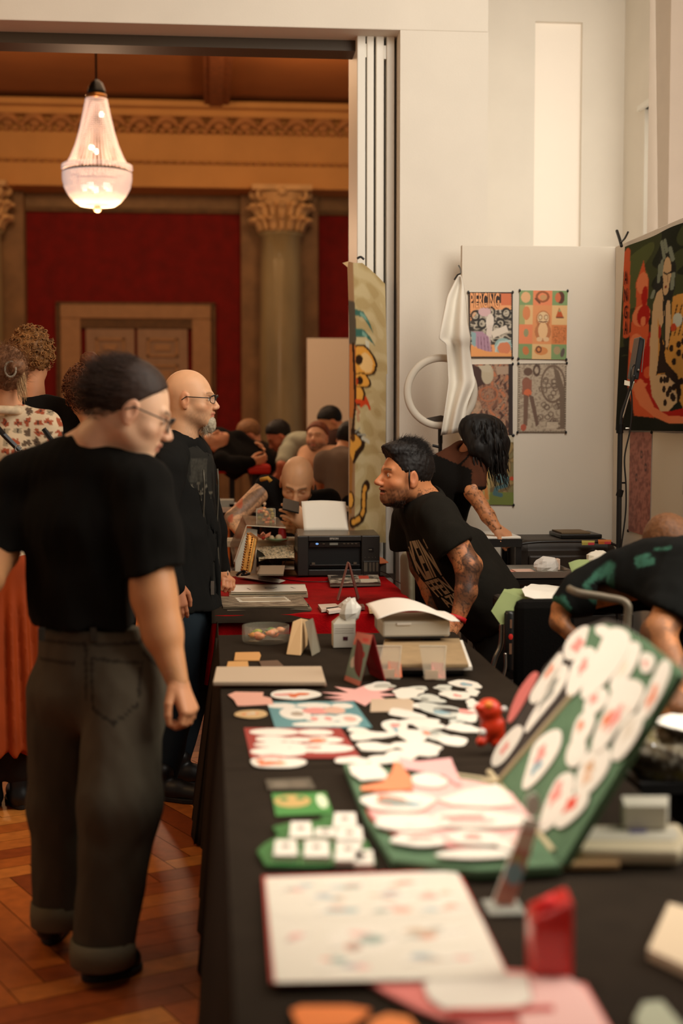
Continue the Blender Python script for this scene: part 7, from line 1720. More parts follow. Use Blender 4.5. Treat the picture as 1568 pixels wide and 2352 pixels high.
shoe(Dn, W(985, 1700, 6.95), W(985, 1700, 6.95) + [.25, 0, 0]); shoe(Dn, W(985, 1690, 7.1), W(985, 1690, 7.1) + [.25, 0, 0])

# ---------------------------------------------------------------- generic clothed figure (standing or sitting) used for people further back
def figure(label, P, d, fwd, up=(0, 0, 1), hair=srgb(60, 40, 28), top=srgb(24, 22, 20), legs=srgb(30, 30, 34), skin=srgb(216, 156, 116), hairf=None, scale=1.0, topname='t_shirt', legname='trousers', sleeves='short', stub=0.0, res=.011, toppaint=None, hres=.006, shoes=srgb(20, 18, 17), S=None, bald=False, toplen=None, bootn='shoe', armp=None, eyes=False, tmat=None):
    """P: pixel skeleton: head, neck, chest, hip, la/ra arm joints (shoulder, elbow, wrist), ll/rl legs (hip, knee, ankle); third value = extra depth"""
    def w(p): return W(p[0], p[1], d + (p[2] if len(p) > 2 else 0))
    t = thing('person', label, 'person', w(P['hip']) * [1, 1, 0]); k = scale
    h = Head(w(P['head']), fwd, up, k); h.neck(w(P['neck']), .052, .062); V, F = h.s.mesh(hres); bp = [(V, F, h.paint(V, skin, stub))]
    Sx = nz(w(P['ra'][0]) - w(P['la'][0])) if S is None else nz(S)
    for a in ('la', 'ra'):
        if a not in P: continue
        q = [w(x) for x in P[a]]; s = SDF(.015); s.cap(w(P['neck']) - np.array([0, 0, .03]), q[0], .045 * k, .048 * k); s.chain(q, [.050 * k, .043 * k, .028 * k])
        if len(q) == 3: hand(s, q[2], nz(q[2] - q[1]), Sx if a == 'ra' else -Sx, np.cross(nz(q[2] - q[1]), Sx), curl=.5, sc=.98 * k)
        V, F = s.mesh(.0055); C = np.tile(np.array(skin), (len(V), 1))
        if armp: C = armp(V, C)
        bp.append((V, F, C))
    vmesh('body', bp, M_skin, t)
    if eyes: h.eyes(t)
    if not bald:
        hp = [h.shell(hres, hair=hair)] if hairf is None else hairf(h, hair); vmesh('hair', hp, HAIRM, t)
    s = SDF(.045); n, c, hp_ = w(P['neck']), w(P['chest']), w(P['hip']); hw = np.linalg.norm(w(P['ra'][0]) - w(P['la'][0])) / 2
    lobe(s, c + (n - c) * .55, hw * .92, .085 * k, c, hw * 1.0, .115 * k, Sx); lobe(s, c, hw * 1.0, .115 * k, hp_, hw * .92, .115 * k, Sx)
    for a in ('la', 'ra'):
        if a not in P: continue
        q = [w(x) for x in P[a]]; s.cap(n - (n - c) * .15, q[0], .052 * k, .062 * k)
        e = q[1] if sleeves == 'short' else q[2]; rr_ = .062 * k if sleeves == 'short' else .05 * k
        if sleeves == 'short': s.cap(q[0], q[0] + (q[1] - q[0]) * .72, .068 * k, .066 * k)
        elif sleeves == 'long': s.chain([q[0], q[1], q[2]], [.068 * k, .06 * k, .045 * k])
    s.ell(n + (w(P['head']) - n) * .22, (.062 * k, .062 * k, .05 * k), k=.01, sub=True); s.cut(hp_ - np.array([0, 0, .02]), (0, 0, -1)) if toplen is None else None
    garment(topname, s, res, t, top, .005, 3, paint=toppaint, material=tmat)
    if 'll' in P:
        s = SDF(.04); lobe(s, hp_ + [0, 0, .04], hw * .80, .105 * k, hp_ - [0, 0, .06], hw * .85, .115 * k, Sx)
        for a in ('ll', 'rl'): s.chain([w(x) for x in P[a]], [.095 * k, .075 * k, .062 * k])
        garment(legname, s, res + .002, t, legs, .006, 5)
        f2 = nz(np.asarray(fwd, float) * [1, 1, 0])
        for a in ('ll', 'rl'): q = w(P[a][-1]); shoe(t, q * [1, 1, 0] - f2 * .06, q * [1, 1, 0] + f2 * .2, col=shoes, name=bootn)
    return t, h
def curly(h, hair, n=240, seed=2, spread=.011, c=(-.022, 0, .045), r=(.108, .090, .106), low=-.02):
    rr = np.random.RandomState(seed); out = [h.shell(.006, hair=hair, amp=.010, fr=30, r=(r[0] + .004, r[1] + .004, r[2] + .004), c=c)]
    k = 0
    while k < n:
        d = nz(rr.normal(size=3)); p = np.array(c) + d * np.array(r)
        if (p[0] - .055) * .75 - (p[2] - .070) * .66 > 0 or p[2] < low: continue
        k += 1; a0 = rr.rand() * 6; u = nz(np.cross(d, [0.1, .2, 1])); w2 = np.cross(d, u); R0 = spread * rr.uniform(.5, 1)
        pts = [h.g(p + d * (.004 * i - .004) + (u * math.cos(a0 + i * 1.1) + w2 * math.sin(a0 + i * 1.1)) * R0) for i in range(8)]
        T, F = tube_vf(pts, [.0028 * h.S] * 7 + [.001], 4); out.append((T, F, np.tile(np.array(hair) * rr.uniform(.7, 1.7), (len(T), 1))))
    return out
figure('curly-haired man seen from behind in a black t-shirt at the left edge', dict(head=(72, 830), neck=(74, 915), chest=(90, 1010), hip=(95, 1330), la=[(5, 950, -.0), (-10, 1120), (0, 1260)], ra=[(178, 960), (190, 1110), (180, 1240)], ll=[(60, 1340), (60, 1540), (60, 1730)], rl=[(130, 1340), (130, 1540), (130, 1730)]), 6.6, (-.15, 1, .0), hair=srgb(126, 84, 44), hairf=lambda h, c: curly(h, c), scale=1.0, skin=srgb(214, 150, 108))
# woman in butterfly blouse
def butt(V, C):
    C = np.tile(np.array(srgb(206, 180, 146)), (len(V), 1)); rr = np.random.RandomState(5); u = V @ RT; v = V @ UP; cell = .041
    iu = np.floor(u / cell); iv = np.floor(v / cell); rnd = lambda q: (np.sin(iu * 12.9898 + iv * 78.233 + q) * 43758.5453) % 1
    a = rnd(1) * 6.28; x = (u / cell - iu - .5 - (rnd(2) - .5) * .3); y = (v / cell - iv - .5 - (rnd(3) - .5) * .3); X_ = x * np.cos(a) + y * np.sin(a); Y_ = -x * np.sin(a) + y * np.cos(a)
    wing = ((((abs(X_) - .24) / .24) ** 2 + ((Y_ - .10) / .17) ** 2 < 1) | (((abs(X_) - .16) / .16) ** 2 + ((Y_ + .17) / .15) ** 2 < 1)); core = (abs(X_) < .04) & (abs(Y_) < .22); k = rnd(4)
    cols = np.where((k < .45)[:, None], np.array(srgb(156, 72, 40)), np.where((k < .75)[:, None], np.array(srgb(96, 74, 54)), np.array(srgb(150, 132, 104))))
    C[wing] = cols[wing]; C[core] = srgb(50, 34, 26); return C
def bunhair(h, c, bun=(-.112, -.030, .050), br=.036):
    out = [h.shell(.005, hair=c, nape=-.10, amp=.003, fr=30)]; s = SDF(.01).frame(h.o, h.fwd, h.up, h.S); s.ell(bun, (br, br * 1.05, br)); s.disp(lambda P: .004 * wave(P, 45, 7)); V, F = s.mesh(.005); out.append((V, F, np.tile(np.array(c), (len(V), 1)) * (1 + .3 * wave(V.astype(np.float32), 70, 2)[:, None])))
    out.append(strands(h, 1500, lambda p: (p[0] - .05) * .75 - (p[2] - .07) * .66 < 0 and p[2] > -.09, lambda p: (-1, 0, .3 - p[2]), .06, 9, c, .0009, 5, .1, .3)); return out
Fw, Fh = figure('woman with fair hair bun, butterfly-print blouse and rust skirt, left edge', dict(head=(12, 870), neck=(18, 942), chest=(28, 1040), hip=(20, 1290), la=[(-70, 980), (-90, 1100), (-80, 1230)], ra=[(100, 985), (118, 1110), (60, 1190)], ll=[(-25, 1330), (-25, 1560), (-20, 1770)], rl=[(40, 1330), (40, 1560), (45, 1770)]), 5.75, (-.25, .97, .05), hair=srgb(128, 88, 60), hairf=bunhair, top=srgb(206, 180, 146), toppaint=butt, topname='blouse', sleeves='long', legs=srgb(40, 34, 30), legname='leggings', shoes=srgb(18, 17, 16), bootn='boot', res=.0065, tmat=mat('printed_blouse', attr=True, rough=.9))
s = SDF(.05); q0, q1 = W(25, 1300, 5.75), W(15, 1715, 5.75); lobe(s, q0, .15, .12, q1, .22, .17, RT); s.cut(q1, (0, 0, -1)); s.disp(lambda P: (.012 * np.sin(np.arctan2((P - q0) @ FW, (P - q0) @ RT) * 17 + P[:, 2] * 3) * ss(q0[2] - P[:, 2], 0, .3)).astype(np.float32)); V, F = s.mesh(.009); C = np.tile(srgb(150, 58, 16), (len(V), 1)) * (1 + .15 * wave(V.astype(np.float32), 10, 3)[:, None]); vmesh('skirt', [(V, F, C)], mat('rust_satin', attr=True, rough=.7, spec=.2), Fw, label='rust orange satin skirt')
MB().tube([W(-20, 965, 5.60), W(10, 1000, 5.56), W(45, 1035, 5.56), W(70, 1080, 5.6)], .012, 6).build('shoulder_strap', M_black, Fw); MB().tube([W(100, 985, 5.62), W(118, 1010, 5.62), W(125, 1040, 5.66)], .010, 6).build('shoulder_strap', M_black, Fw)
m = MB(); m.sm = True; m.tube([W(42, 1030, 5.54) + .012 * (RT * math.cos(a) + UP * math.sin(a)) for a in np.linspace(0, 6.28, 12)], .002, 5).build('buckle', M_steel, Fw)
rr = np.random.RandomState(3); prt = []
for k in range(60):
    p = W(rr.uniform(34, 52), rr.uniform(838, 870), 5.66); pts = [p + np.array([.003 * i + .004 * math.sin(i + k), 0, -.016 * i * rr.uniform(.9, 1.1)]) for i in range(7)]; T, F_ = tube_vf(pts, [.0022 * (1 - i / 8) for i in range(7)], 4); prt.append((T, F_, np.tile(np.array(srgb(186, 148, 104)) * rr.uniform(.6, 1.3), (len(T), 1))))
vmesh('loose_hair', prt, HAIRM, Fw)
MB().tube([W(4, 945, 5.72) + .085 * (RT * math.cos(a) + FW * math.sin(a)) for a in np.linspace(0, 6.28, 24)], .018, 8).build('collar', mat('cream_collar', srgb(206, 180, 146), .9, var=.3, vscale=25), Fw, smooth=True)
MB().tube([W(24, 848, 5.62) + .022 * (RT * math.cos(a) + UP * math.sin(a) * 1.4) for a in np.linspace(0, 6.28, 16)], .004, 6).build('hair_tie', mat('pale_tie', srgb(170, 160, 140), .6), Fw)
# frizzy-haired woman hidden behind the front man
def frizz(h, c): return curly(h, c, 160, 7, .016, low=-.08) + bunhair(h, c, (-.02, -.02, .178), .044)
G_, Gh = figure('woman with a high dark bun mostly hidden behind the man in front', dict(head=(200, 914), neck=(235, 1010), chest=(238, 1100), hip=(240, 1350), la=[(165, 1050), (155, 1180), (165, 1290)], ra=[(305, 1050), (318, 1180), (310, 1290)], ll=[(205, 1370), (205, 1560), (205, 1745)], rl=[(270, 1370), (270, 1560), (270, 1745)]), 6.5, (.2, .97, 0), hair=srgb(96, 54, 30), hairf=frizz, scale=.95, top=srgb(30, 26, 24))
MB().tube([Gh.g((-.0 + .026 * math.cos(a), -.04 + .026 * math.sin(a), .138)) for a in np.linspace(0, 6.28, 16)], .008, 6).build('scrunchie', mat('mint_cloth', srgb(150, 170, 150), .8), G_)

# ---------------------------------------------------------------- shaved man with phone, at the table behind the printer
def arm1(V, C): C = mixc(C, (((V - W(600, 1130, 7.7)) @ RT) < .0) * ink(V, -.05, 14, 31) * .8, srgb(70, 60, 54)); return mixc(C, ss(wave(V.astype(np.float32), 9, 6), .05, .15) * .7 * (((V - W(545, 1180, 7.7)) @ RT) < .0), srgb(190, 84, 48))
I_, Ih = figure('shaved-headed man in a black vest hunched over a phone at the table behind the printer', dict(head=(682, 1108), neck=(690, 1150, .12), chest=(680, 1190, .16), hip=(685, 1290, .3), la=[(612, 1118, .1), (535, 1192, -.0), (560, 1232, -.08)], ra=[(755, 1150, .1), (775, 1215, .0), (704, 1212, -.18)], ll=[(650, 1320, .32), (650, 1450, .32), (650, 1570, .32)], rl=[(720, 1320, .32), (720, 1450, .32), (720, 1570, .32)]), 8.1, (-.12, -.80, -.58), (.0, -.58, .80), scale=1.16, bald=True, stub=.55, armp=arm1, hres=.0055, top=srgb(22, 21, 20), skin=srgb(218, 168, 126), topname='vest', sleeves='none')
m = MB(); p = W(668, 1162, 7.75); R2 = nz(RT - .25 * UP); U2 = UP * .030 + FW * .05; m.obox(p, R2 * .046, U2, nz(np.cross(R2, U2)) * .005); o = m.build('mobile_phone', M_black, label='black phone held up in front of the shaved man\'s chin', cat='phone', bevel=.003)
m = MB(); m.sm = True; m.tube([W(598, 1102, 8.0), W(615, 1098, 7.98), W(622, 1106, 7.98)], .012, 6).build('yellow_trim', mat('mustard_cloth', srgb(190, 140, 50), .8), I_)
s = SDF(.008); hand(s, W(706, 1213, 7.80), nz(W(672, 1178, 7.76) - W(706, 1213, 7.80)), (.4, -.8, .1), (.6, 0, .8), curl=(.35, .35, .4, .4), sc=1.25, spread=.25); V, F = s.mesh(.005); vmesh('second_hand', [(V, F, np.tile(srgb(222, 170, 128), (len(V), 1)))], M_skin, I_)
MB().tube([W(706, 1222, 7.82) + .036 * (RT * math.cos(a) * .9 + UP * math.sin(a) * .6 + FW * math.sin(a)) for a in np.linspace(0, 6.28, 20)], .006, 6).build('wristband', mat('lime_band', srgb(186, 190, 110), .6), I_)

# ---------------------------------------------------------------- right: man in green-printed tee, bending
Hh = thing('person', 'man in black t-shirt with green print, bending over at the right edge', 'person', W(1500, 2080, 4.75) * [1, 1, 0])
hd = Head(W(1540, 1275, 4.75), (.35, .6, -.72), (.1, .75, .66), 1.0); hd.neck(W(1520, 1320, 4.6), .06, .07); V, F = hd.s.mesh(.007); bp_ = [(V, F, hd.paint(V, srgb(196, 128, 84)))]
def armH(V, b=srgb(206, 132, 76)): C = np.tile(b, (len(V), 1)); C = mixc(C, ss(wave(V.astype(np.float32), 6, 4), .0, .12) * .6, srgb(84, 56, 40)); return mixc(C, ink(V, -.05, 12, 41) * .5, srgb(50, 36, 30))
s = SDF(.02); s.cap(W(1520, 1320, 4.6), W(1565, 1350, 4.4), .05); s.chain([W(1570, 1350, 4.38), W(1512, 1455, 4.25), W(1556, 1570, 4.15), W(1552, 1625, 4.1)], [.058, .050, .046, .035]); hand(s, W(1552, 1618, 4.1), (-.5, 0, -.55), (-.5, -.5, .5), (0, -1, 0), curl=.6, sc=1.05); V, F = s.mesh(.007); bp_.append((V, F, armH(V)))
s = SDF(.02); s.cap(W(1520, 1330, 4.6), W(1340, 1375, 4.6), .05, .04); s.chain([W(1340, 1375, 4.6), W(1290, 1398, 4.57), W(1282, 1428, 4.56), W(1375, 1520, 4.5)], [.040, .030, .026, .025]); hand(s, W(1375, 1520, 4.5), (.6, -.2, -.6), (-1, -.3, 0), (0, -1, 0), curl=.5); V, F = s.mesh(.007); bp_.append((V, F, armH(V))); vmesh('body', bp_, M_skin, Hh)
vmesh('hair', [hd.shell(.006, hair=srgb(110, 70, 40), amp=.003, nape=-.05)], HAIRM, Hh)
s = SDF(.06); SH = nz(W(1590, 1330, 4.4) - W(1340, 1350, 4.6)); s.chain([W(1345, 1350, 4.62), W(1420, 1338, 4.6), W(1500, 1330, 4.55), W(1590, 1335, 4.5)], [.055, .085, .11, .12]); s.chain([W(1420, 1340, 4.6), W(1330, 1367, 4.58), W(1292, 1392, 4.56)], [.075, .052, .044]); s.chain([W(1570, 1335, 4.45), W(1555, 1385, 4.38), W(1535, 1420, 4.3)], [.12, .10, .085]); s.cap(W(1500, 1325, 4.55), W(1480, 1355, 4.5), .10, .09); s.cap(W(1580, 1345, 4.5), W(1640, 1440, 4.5), .14, .15)
a5 = W(1292, 1398, 4.56); n5 = nz(W(1272, 1425, 4.55) - W(1310, 1375, 4.57)); s.p.append((a5 - .09, a5 + .07, lambda P: -((P - a5) @ n5), .005, True)); a6 = W(1520, 1400, 4.3); s.p.append((a6 - [.12, .3, .25], a6 + [.06, .3, .04], lambda P: -((P - a6) @ nz((-.45, 0, -.9))), .01, True))
def gp(V, C):
    for a, b, c_, d, r_ in ((1375, 1320, 1400, 1300, .022), (1400, 1300, 1402, 1360, .016), (1402, 1360, 1378, 1385, .016), (1345, 1345, 1360, 1375, .012), (1360, 1375, 1378, 1385, .014), (1350, 1340, 1380, 1310, .012), (1462, 1282, 1490, 1275, .010), (1462, 1292, 1498, 1285, .010), (1465, 1300, 1500, 1293, .008), (1275, 1378, 1300, 1396, .016), (1290, 1372, 1306, 1400, .012), (1505, 1262, 1540, 1258, .007)):
        p, q = W(a, b, 4.5), W(c_, d, 4.5); o = V - CAM; s_ = (o @ FW); x = (o @ RT) / s_; y = (o @ UP) / s_; P2 = [np.array([(z_ - CAM) @ RT, (z_ - CAM) @ UP]) / ((z_ - CAM) @ FW) for z_ in (p, q)]; ab = P2[1] - P2[0]; t = np.clip(((x - P2[0][0]) * ab[0] + (y - P2[0][1]) * ab[1]) / (ab @ ab), 0, 1); e = np.hypot(x - P2[0][0] - t * ab[0], y - P2[0][1] - t * ab[1]) * 4.5
        C = mixc(C, ss(-e, -r_, -r_ * .5) * .8 * (.7 + .5 * (wave(V.astype(np.float32), 25, 6) > -.1)), srgb(58, 100, 82))
    return C
garment('t_shirt', s, .009, Hh, srgb(20, 20, 18), .006, 9, paint=gp)
s = SDF(.05); s.chain([W(1650, 1480, 4.6), W(1650, 1750, 4.45), W(1650, 2040, 4.6)], [.13, .09, .07]); s.chain([W(1650, 1480, 4.85), W(1580, 1700, 4.75), W(1580, 1980, 4.85)], [.12, .09, .07]); garment('trousers', s, .014, Hh, srgb(20, 20, 20), .005, 3)
shoe(Hh, W(1650, 2110, 4.6), W(1650, 2110, 4.6) + [-.2, .18, 0]); shoe(Hh, W(1580, 2050, 4.85), W(1580, 2050, 4.85) + [-.2, .18, 0])

# ---------------------------------------------------------------- people far back in the hall
def far(label, **k): return figure(label, k.pop('P'), k.pop('d'), k.pop('fwd'), res=.014, hres=.009, **k)
far('person lying back in dark clothes on a couch in the hall', P=dict(head=(492, 1018), neck=(505, 1030), chest=(520, 1040, .1), hip=(590, 1050, .3), la=[(508, 1060, -.15), (545, 1068, -.2), (575, 1062, -.2)], ra=[(525, 1018, .3), (548, 1008, .2), (575, 1022, .2)]), d=11.2, fwd=(0, -.5, .85), up=(-1, 0, .2), top=srgb(18, 17, 16), hair=srgb(40, 26, 18), sleeves='long', topname='jumper', toplen=1)
far('fair-haired bare-armed person bending over a couch in the hall', P=dict(head=(571, 1000), neck=(585, 1022), chest=(600, 1055), hip=(612, 1120), la=[(572, 1042, -.1), (556, 1066, -.2), (545, 1078, -.3)], ra=[(622, 1040, .2), (600, 1075, -.1), (560, 1080, -.2)], ll=[(600, 1130), (600, 1260), (600, 1380)], rl=[(622, 1130), (622, 1260), (622, 1380)]), d=12.0, fwd=(-.8, -.2, -.55), up=(-.3, 0, .95), hair=srgb(130, 90, 56), top=srgb(44, 34, 28), skin=srgb(206, 140, 104))
far('person in a pale grey t-shirt bending forward over a client in the hall', P=dict(head=(640, 1002), neck=(662, 1018), chest=(686, 1030), hip=(720, 1075), la=[(660, 1040, -.2), (648, 1068, -.3), (640, 1090, -.3)], ra=[(690, 1012, .3), (672, 1070, .1), (650, 1090, -.1)], ll=[(715, 1090), (700, 1230), (710, 1380)], rl=[(730, 1090), (725, 1230), (735, 1380)]), d=11.6, fwd=(-.75, -.1, -.65), up=(-.4, 0, .9), hair=srgb(24, 18, 15), top=srgb(168, 170, 150), skin=srgb(200, 120, 88), stub=.3, S=(.3, -.9, .1))
far('bearded bare-chested client sitting in the hall, arm resting on a bench', P=dict(head=(728, 1006), neck=(732, 1035), chest=(735, 1065), hip=(742, 1130), la=[(706, 1045), (690, 1080, -.2), (700, 1110, -.3)], ra=[(768, 1045), (745, 1095, -.2), (734, 1140, -.3)], ll=[(735, 1140), (715, 1150, -.5), (715, 1320, -.5)], rl=[(755, 1140), (760, 1150, -.5), (760, 1320, -.5)]), d=10.9, fwd=(-.35, -.9, .1), hair=srgb(120, 66, 40), top=srgb(222, 176, 144), skin=srgb(226, 176, 142), stub=1.0, topname='bare_torso')
far('dark-haired person bending down behind the client in the hall', P=dict(head=(758, 970), neck=(778, 990), chest=(790, 1020), hip=(800, 1080), la=[(762, 1015, -.1), (750, 1045, -.2), (752, 1060, -.3)], ra=[(812, 1000, .2), (800, 1040), (780, 1060)], ll=[(795, 1090), (790, 1240), (795, 1380)], rl=[(815, 1090), (815, 1240), (815, 1380)]), d=11.7, fwd=(-.75, -.2, -.6), up=(-.45, 0, .9), hair=srgb(14, 12, 11), top=srgb(66, 46, 40), sleeves='long', topname='jumper')
far('person in a grey t-shirt with a black strap, seen from behind near the painted cloth', P=dict(head=(800, 1010, .3), neck=(785, 1040, .2), chest=(778, 1075), hip=(775, 1150), la=[(745, 1060), (735, 1100, .1), (738, 1125, .2)], ra=[(812, 1060), (820, 1100), (818, 1130)], ll=[(760, 1160), (755, 1300), (755, 1430)], rl=[(795, 1160), (795, 1300), (795, 1430)]), d=9.9, fwd=(.4, .9, -.3), up=(.3, .1, .95), hair=srgb(20, 16, 14), top=srgb(120, 104, 92))
# ================================================================ HALL: panels, tables, benches
def rng_box(name, label, cat, c, hx_, hy_, z0, z1, col, m_=None, bev=.004):
    m = MB(); m.color(col).box(c[0] - hx_, c[0] + hx_, c[1] - hy_, c[1] + hy_, z0, z1); return m.build(name, m_ or M_paint, label=label, cat=cat, bevel=bev)
x0, x1 = ony(705, 900, 13.6)[0], ony(830, 900, 13.6)[0]
t = thing('partition_panel', 'white partition board standing in the hall in front of the column', 'partition', ((x0 + x1) / 2, 13.6, 0)); MB().box(x0, x1, 13.58, 13.62, .05, ony(750, 777, 13.6)[2]).build('board', mat('hall_white_board', srgb(214, 200, 178), .8), t)
for x in (x0 + .1, x1 - .1): MB().box(x - .03, x + .03, 13.4, 13.8, 0, .05).build('foot', M_black, t)
# phone man's worktable
tz = .90
t = table('worktable of the shaved man with the phone, covered with prints', -.02, .76, 7.86, 8.02, tz - .0); 
MB().color(srgb(178, 164, 138)).box(-.02, .76, 7.86, 8.02, tz - .012, tz).build('paper_cover', M_paint, t)
def on(px, py): return onz(px, py, tz)
r = random.Random(7)
for i, (px, py, c_, lb) in enumerate([(520, 1238, srgb(206, 190, 160), 'cream sheet at the far left of the worktable'), (560, 1234, srgb(150, 130, 100), 'brown sheet at the left of the worktable'), (610, 1240, srgb(214, 200, 174), 'white print behind the pink paper flower'), (670, 1236, srgb(220, 208, 186), 'white sheet right of the red cup')]):
    p = on(px, py); m = MB(); m.color(c_).box(p[0] - .05, p[0] + .05, p[1] - .05, p[1] + .05, tz + .001, tz + .004); m.build('print', M_paint, label=lb, cat='print')
p = on(604, 1243); m = MB(); m.sm = True; m.color(srgb(226, 150, 120))
for k in range(6): a = k * 1.05; m.add([p + [0, 0, .01], p + [.04 * math.cos(a), .03 * math.sin(a), .03], p + [.05 * math.cos(a + .5), .04 * math.sin(a + .5), .05], p + [.03 * math.cos(a + 1), .03 * math.sin(a + 1), .035]], [(0, 1, 2), (0, 2, 3)])
m.color(srgb(200, 60, 40)).sphere(p + [0, -.01, .02], .012, 8, 6); m.build('paper_flower', M_paint, label='folded pink paper flower on the worktable', cat='paper flower')
p = on(636, 1244); m = MB(); m.sm = True; m.color(srgb(130, 150, 110)).lathe(p + [0, 0, .002], [(.02, 0), (.06, .01), (.065, .018), (.055, .012), (.001, .006)], 20); m.color(srgb(214, 190, 150)).sphere(p + [.01, 0, .02], .02, 8, 6).sphere(p + [-.03, 0, .02], .015, 8, 6); m.build('dish', M_paint, label='small green dish with pale sweets on the worktable', cat='dish')
p = on(648, 1243); m = MB(); m.sm = True; m.color(srgb(160, 20, 22)).lathe(p + [0, 0, .001], [(.026, 0), (.020, .065), (.016, .072), (.001, .072)], 20); m.build('red_cup', M_paint, label='upturned red cup on the worktable', cat='cup')
# far tables and red couch
for lb, a, b, y, zz_, dep, col in [('long table of pale prints in the hall behind the shaved man', 500, 640, 9.6, .98, .6, srgb(196, 178, 160)), ('table with a white top in the hall near the painted cloth', 705, 800, 9.3, 1.0, .4, srgb(206, 196, 176))]:
    X0_, X1_ = ony(a, 1100, y)[0], ony(b, 1100, y)[0]; t = thing('table', lb, 'table', ((X0_ + X1_) / 2, y, 0))
    MB().color(col).box(X0_, X1_, y, y + dep, zz_ - .03, zz_).build('top', M_paint, t)
    for xx in (X0_ + .04, X1_ - .04):
        for yy in (y + .05, y + dep - .05): MB().box(xx - .02, xx + .02, yy - .02, yy + .02, 0, zz_ - .03).build('leg', M_black, t)
    MB().color(srgb(60, 52, 46)).box(X0_ + .04, X1_ - .04, y + .05, y + dep - .05, .45, .48).build('shelf', M_paint, t)
    for k in range(5):
        x = X0_ + .06 + (X1_ - X0_ - .14) * k / 4; m = MB(); m.color(r.choice([srgb(214, 200, 190), srgb(190, 160, 150), srgb(160, 166, 160), srgb(228, 216, 196)])).box(x - .05, x + .05, y + .08, y + .25, zz_ + .001, zz_ + .02 + .03 * r.random())
        m.build('print_pile', M_paint, label='pile of prints, ' + ['first', 'second', 'third', 'fourth', 'fifth'][k] + ' from the left on the ' + ('long pale' if a == 500 else 'white-topped') + ' hall table', cat='prints')
        m = MB(); m.sm = True; m.color(r.choice([srgb(130, 150, 150), srgb(200, 190, 180), srgb(90, 80, 74)])).lathe((x, y + .12, .481), [(.05, 0), (.06, .06), (.05, .08), (.001, .08)], 14); m.build('tub', M_paint, label='round tub, ' + ['first', 'second', 'third', 'fourth', 'fifth'][k] + ' from the left on the shelf of the ' + ('long pale' if a == 500 else 'white-topped') + ' hall table', cat='tub')
for lb, a, b, y in [('red padded treatment couch in the hall, left one', 478, 548, 11.2), ('red padded treatment couch in the hall, right one', 570, 622, 11.0)]:
    X0_, X1_ = ony(a, 1080, y)[0], ony(b, 1080, y)[0]; zz_ = ony(a, 1068, y)[2]; t = thing('couch', lb, 'couch', ((X0_ + X1_) / 2, y, 0)); MB().box(X0_, X1_, y, y + .55, zz_ - .07, zz_).build('pad', mat('red_leatherette', srgb(190, 36, 18), .5), t, bevel=.02)
    for xx in (X0_ + .05, X1_ - .05): MB().box(xx - .02, xx + .02, y + .1, y + .45, 0, zz_ - .07).build('leg', M_black, t)
# ================================================================ BOOTH FURNITURE ON THE RIGHT
M_tape = mat('green_paper', srgb(150, 164, 108), .8, var=.06, vscale=9); M_leather = mat('black_leather', srgb(44, 36, 28), .5, var=.15, vscale=10); M_darkfab = mat('black_fabric', srgb(20, 18, 16), .95, bump=.2, bscale=200, spec=.1)
zt1 = W(1160, 1232, 6.75)[2]; a_, b_ = W(1085, 1232, 6.75), W(1196, 1232, 6.75)
t = thing('side_table', 'white-topped side table with black frame under the bending woman\'s hand', 'table', ((a_[0] + b_[0]) / 2, 6.85, 0)); MB().box(a_[0], b_[0], 6.62, 6.98, zt1 - .012, zt1).build('top', M_white, t, bevel=.003)
MB().box(a_[0], b_[0] + .005, 6.615, 6.985, zt1 - .05, zt1 - .013).build('apron', M_black, t)
for xx in (a_[0] + .02, b_[0] - .01):
    for yy in (6.64, 6.96): MB().box(xx - .014, xx + .014, yy - .014, yy + .014, 0, zt1 - .05).build('leg', M_black, t)
# black suitcase-like padded case on a bench
c_ = thing('padded_case', 'large black padded case with rounded top edges behind the tattoo tray', 'case', W(1310, 1330, 6.9)); z0_ = .62
c_.location.z = 0
A0, A1 = W(1200, 1300, 6.75), W(1440, 1300, 6.75); zt2 = W(1300, 1246, 6.75)[2]
MB().box(A0[0], A1[0], 6.72, 7.15, z0_, zt2).build('body', M_leather, c_, bevel=.05); MB().box(A0[0] + .05, A1[0] - .05, 6.705, 6.725, z0_ + .03, zt2 - .07).build('front_pocket', M_leather, c_, bevel=.01)
cable('piping', '', [(A0[0], 6.705, z0_ + .05), (A0[0] + .005, 6.7, zt2 - .06), (A0[0] + .06, 6.7, zt2 - .008), (A1[0] - .06, 6.7, zt2 - .012), (A1[0], 6.7, zt2 - .06)], .006, c_)
rng_box('bench', 'low dark bench under the black padded case', 'bench', ((A0[0] + A1[0]) / 2, 6.95, 0), .33, .22, 0, z0_ - .002, srgb(34, 30, 26))
pA, pB = W(1300, 1240, 6.85), W(1398, 1240, 6.85); t = thing('folder', 'flat dark folder lying on top of the black padded case', 'folder', (.5 * (pA[0] + pB[0]), 6.9, zt2)); MB().box(pA[0], pB[0], 6.8, 7.05, zt2 + .002, zt2 + .022).build('cover', M_black, t, bevel=.004); MB().box(pA[0] + .01, pB[0] - .05, 6.83, 7.03, zt2 + .023, zt2 + .030).build('sheets', mat('brown_sheets', srgb(116, 96, 70), .8), t)
for (px, py, c2, lb) in [(1350, 1250, srgb(180, 168, 80), 'yellow scrap of paper on the black padded case'), (1388, 1248, srgb(200, 110, 40), 'orange and yellow packet on the black padded case')]:
    p = W(px, py, 6.78); m = MB(); m.color(c2).prism([p + np.array(v) for v in ((-.03, 0, -.004), (.03, 0, -.004), (.05, .06, 0.0), (-.01, .08, 0.0))], (0, 0, .012)); m.color(srgb(190, 50, 60)).prism([p + np.array(v) for v in ((.0, -.002, -.004), (.03, -.002, -.004), (.03, .0, 0.004), (.0, .0, 0.004))], (0, 0, .004)); m.build('packet', M_paint, label=lb, cat='packet')
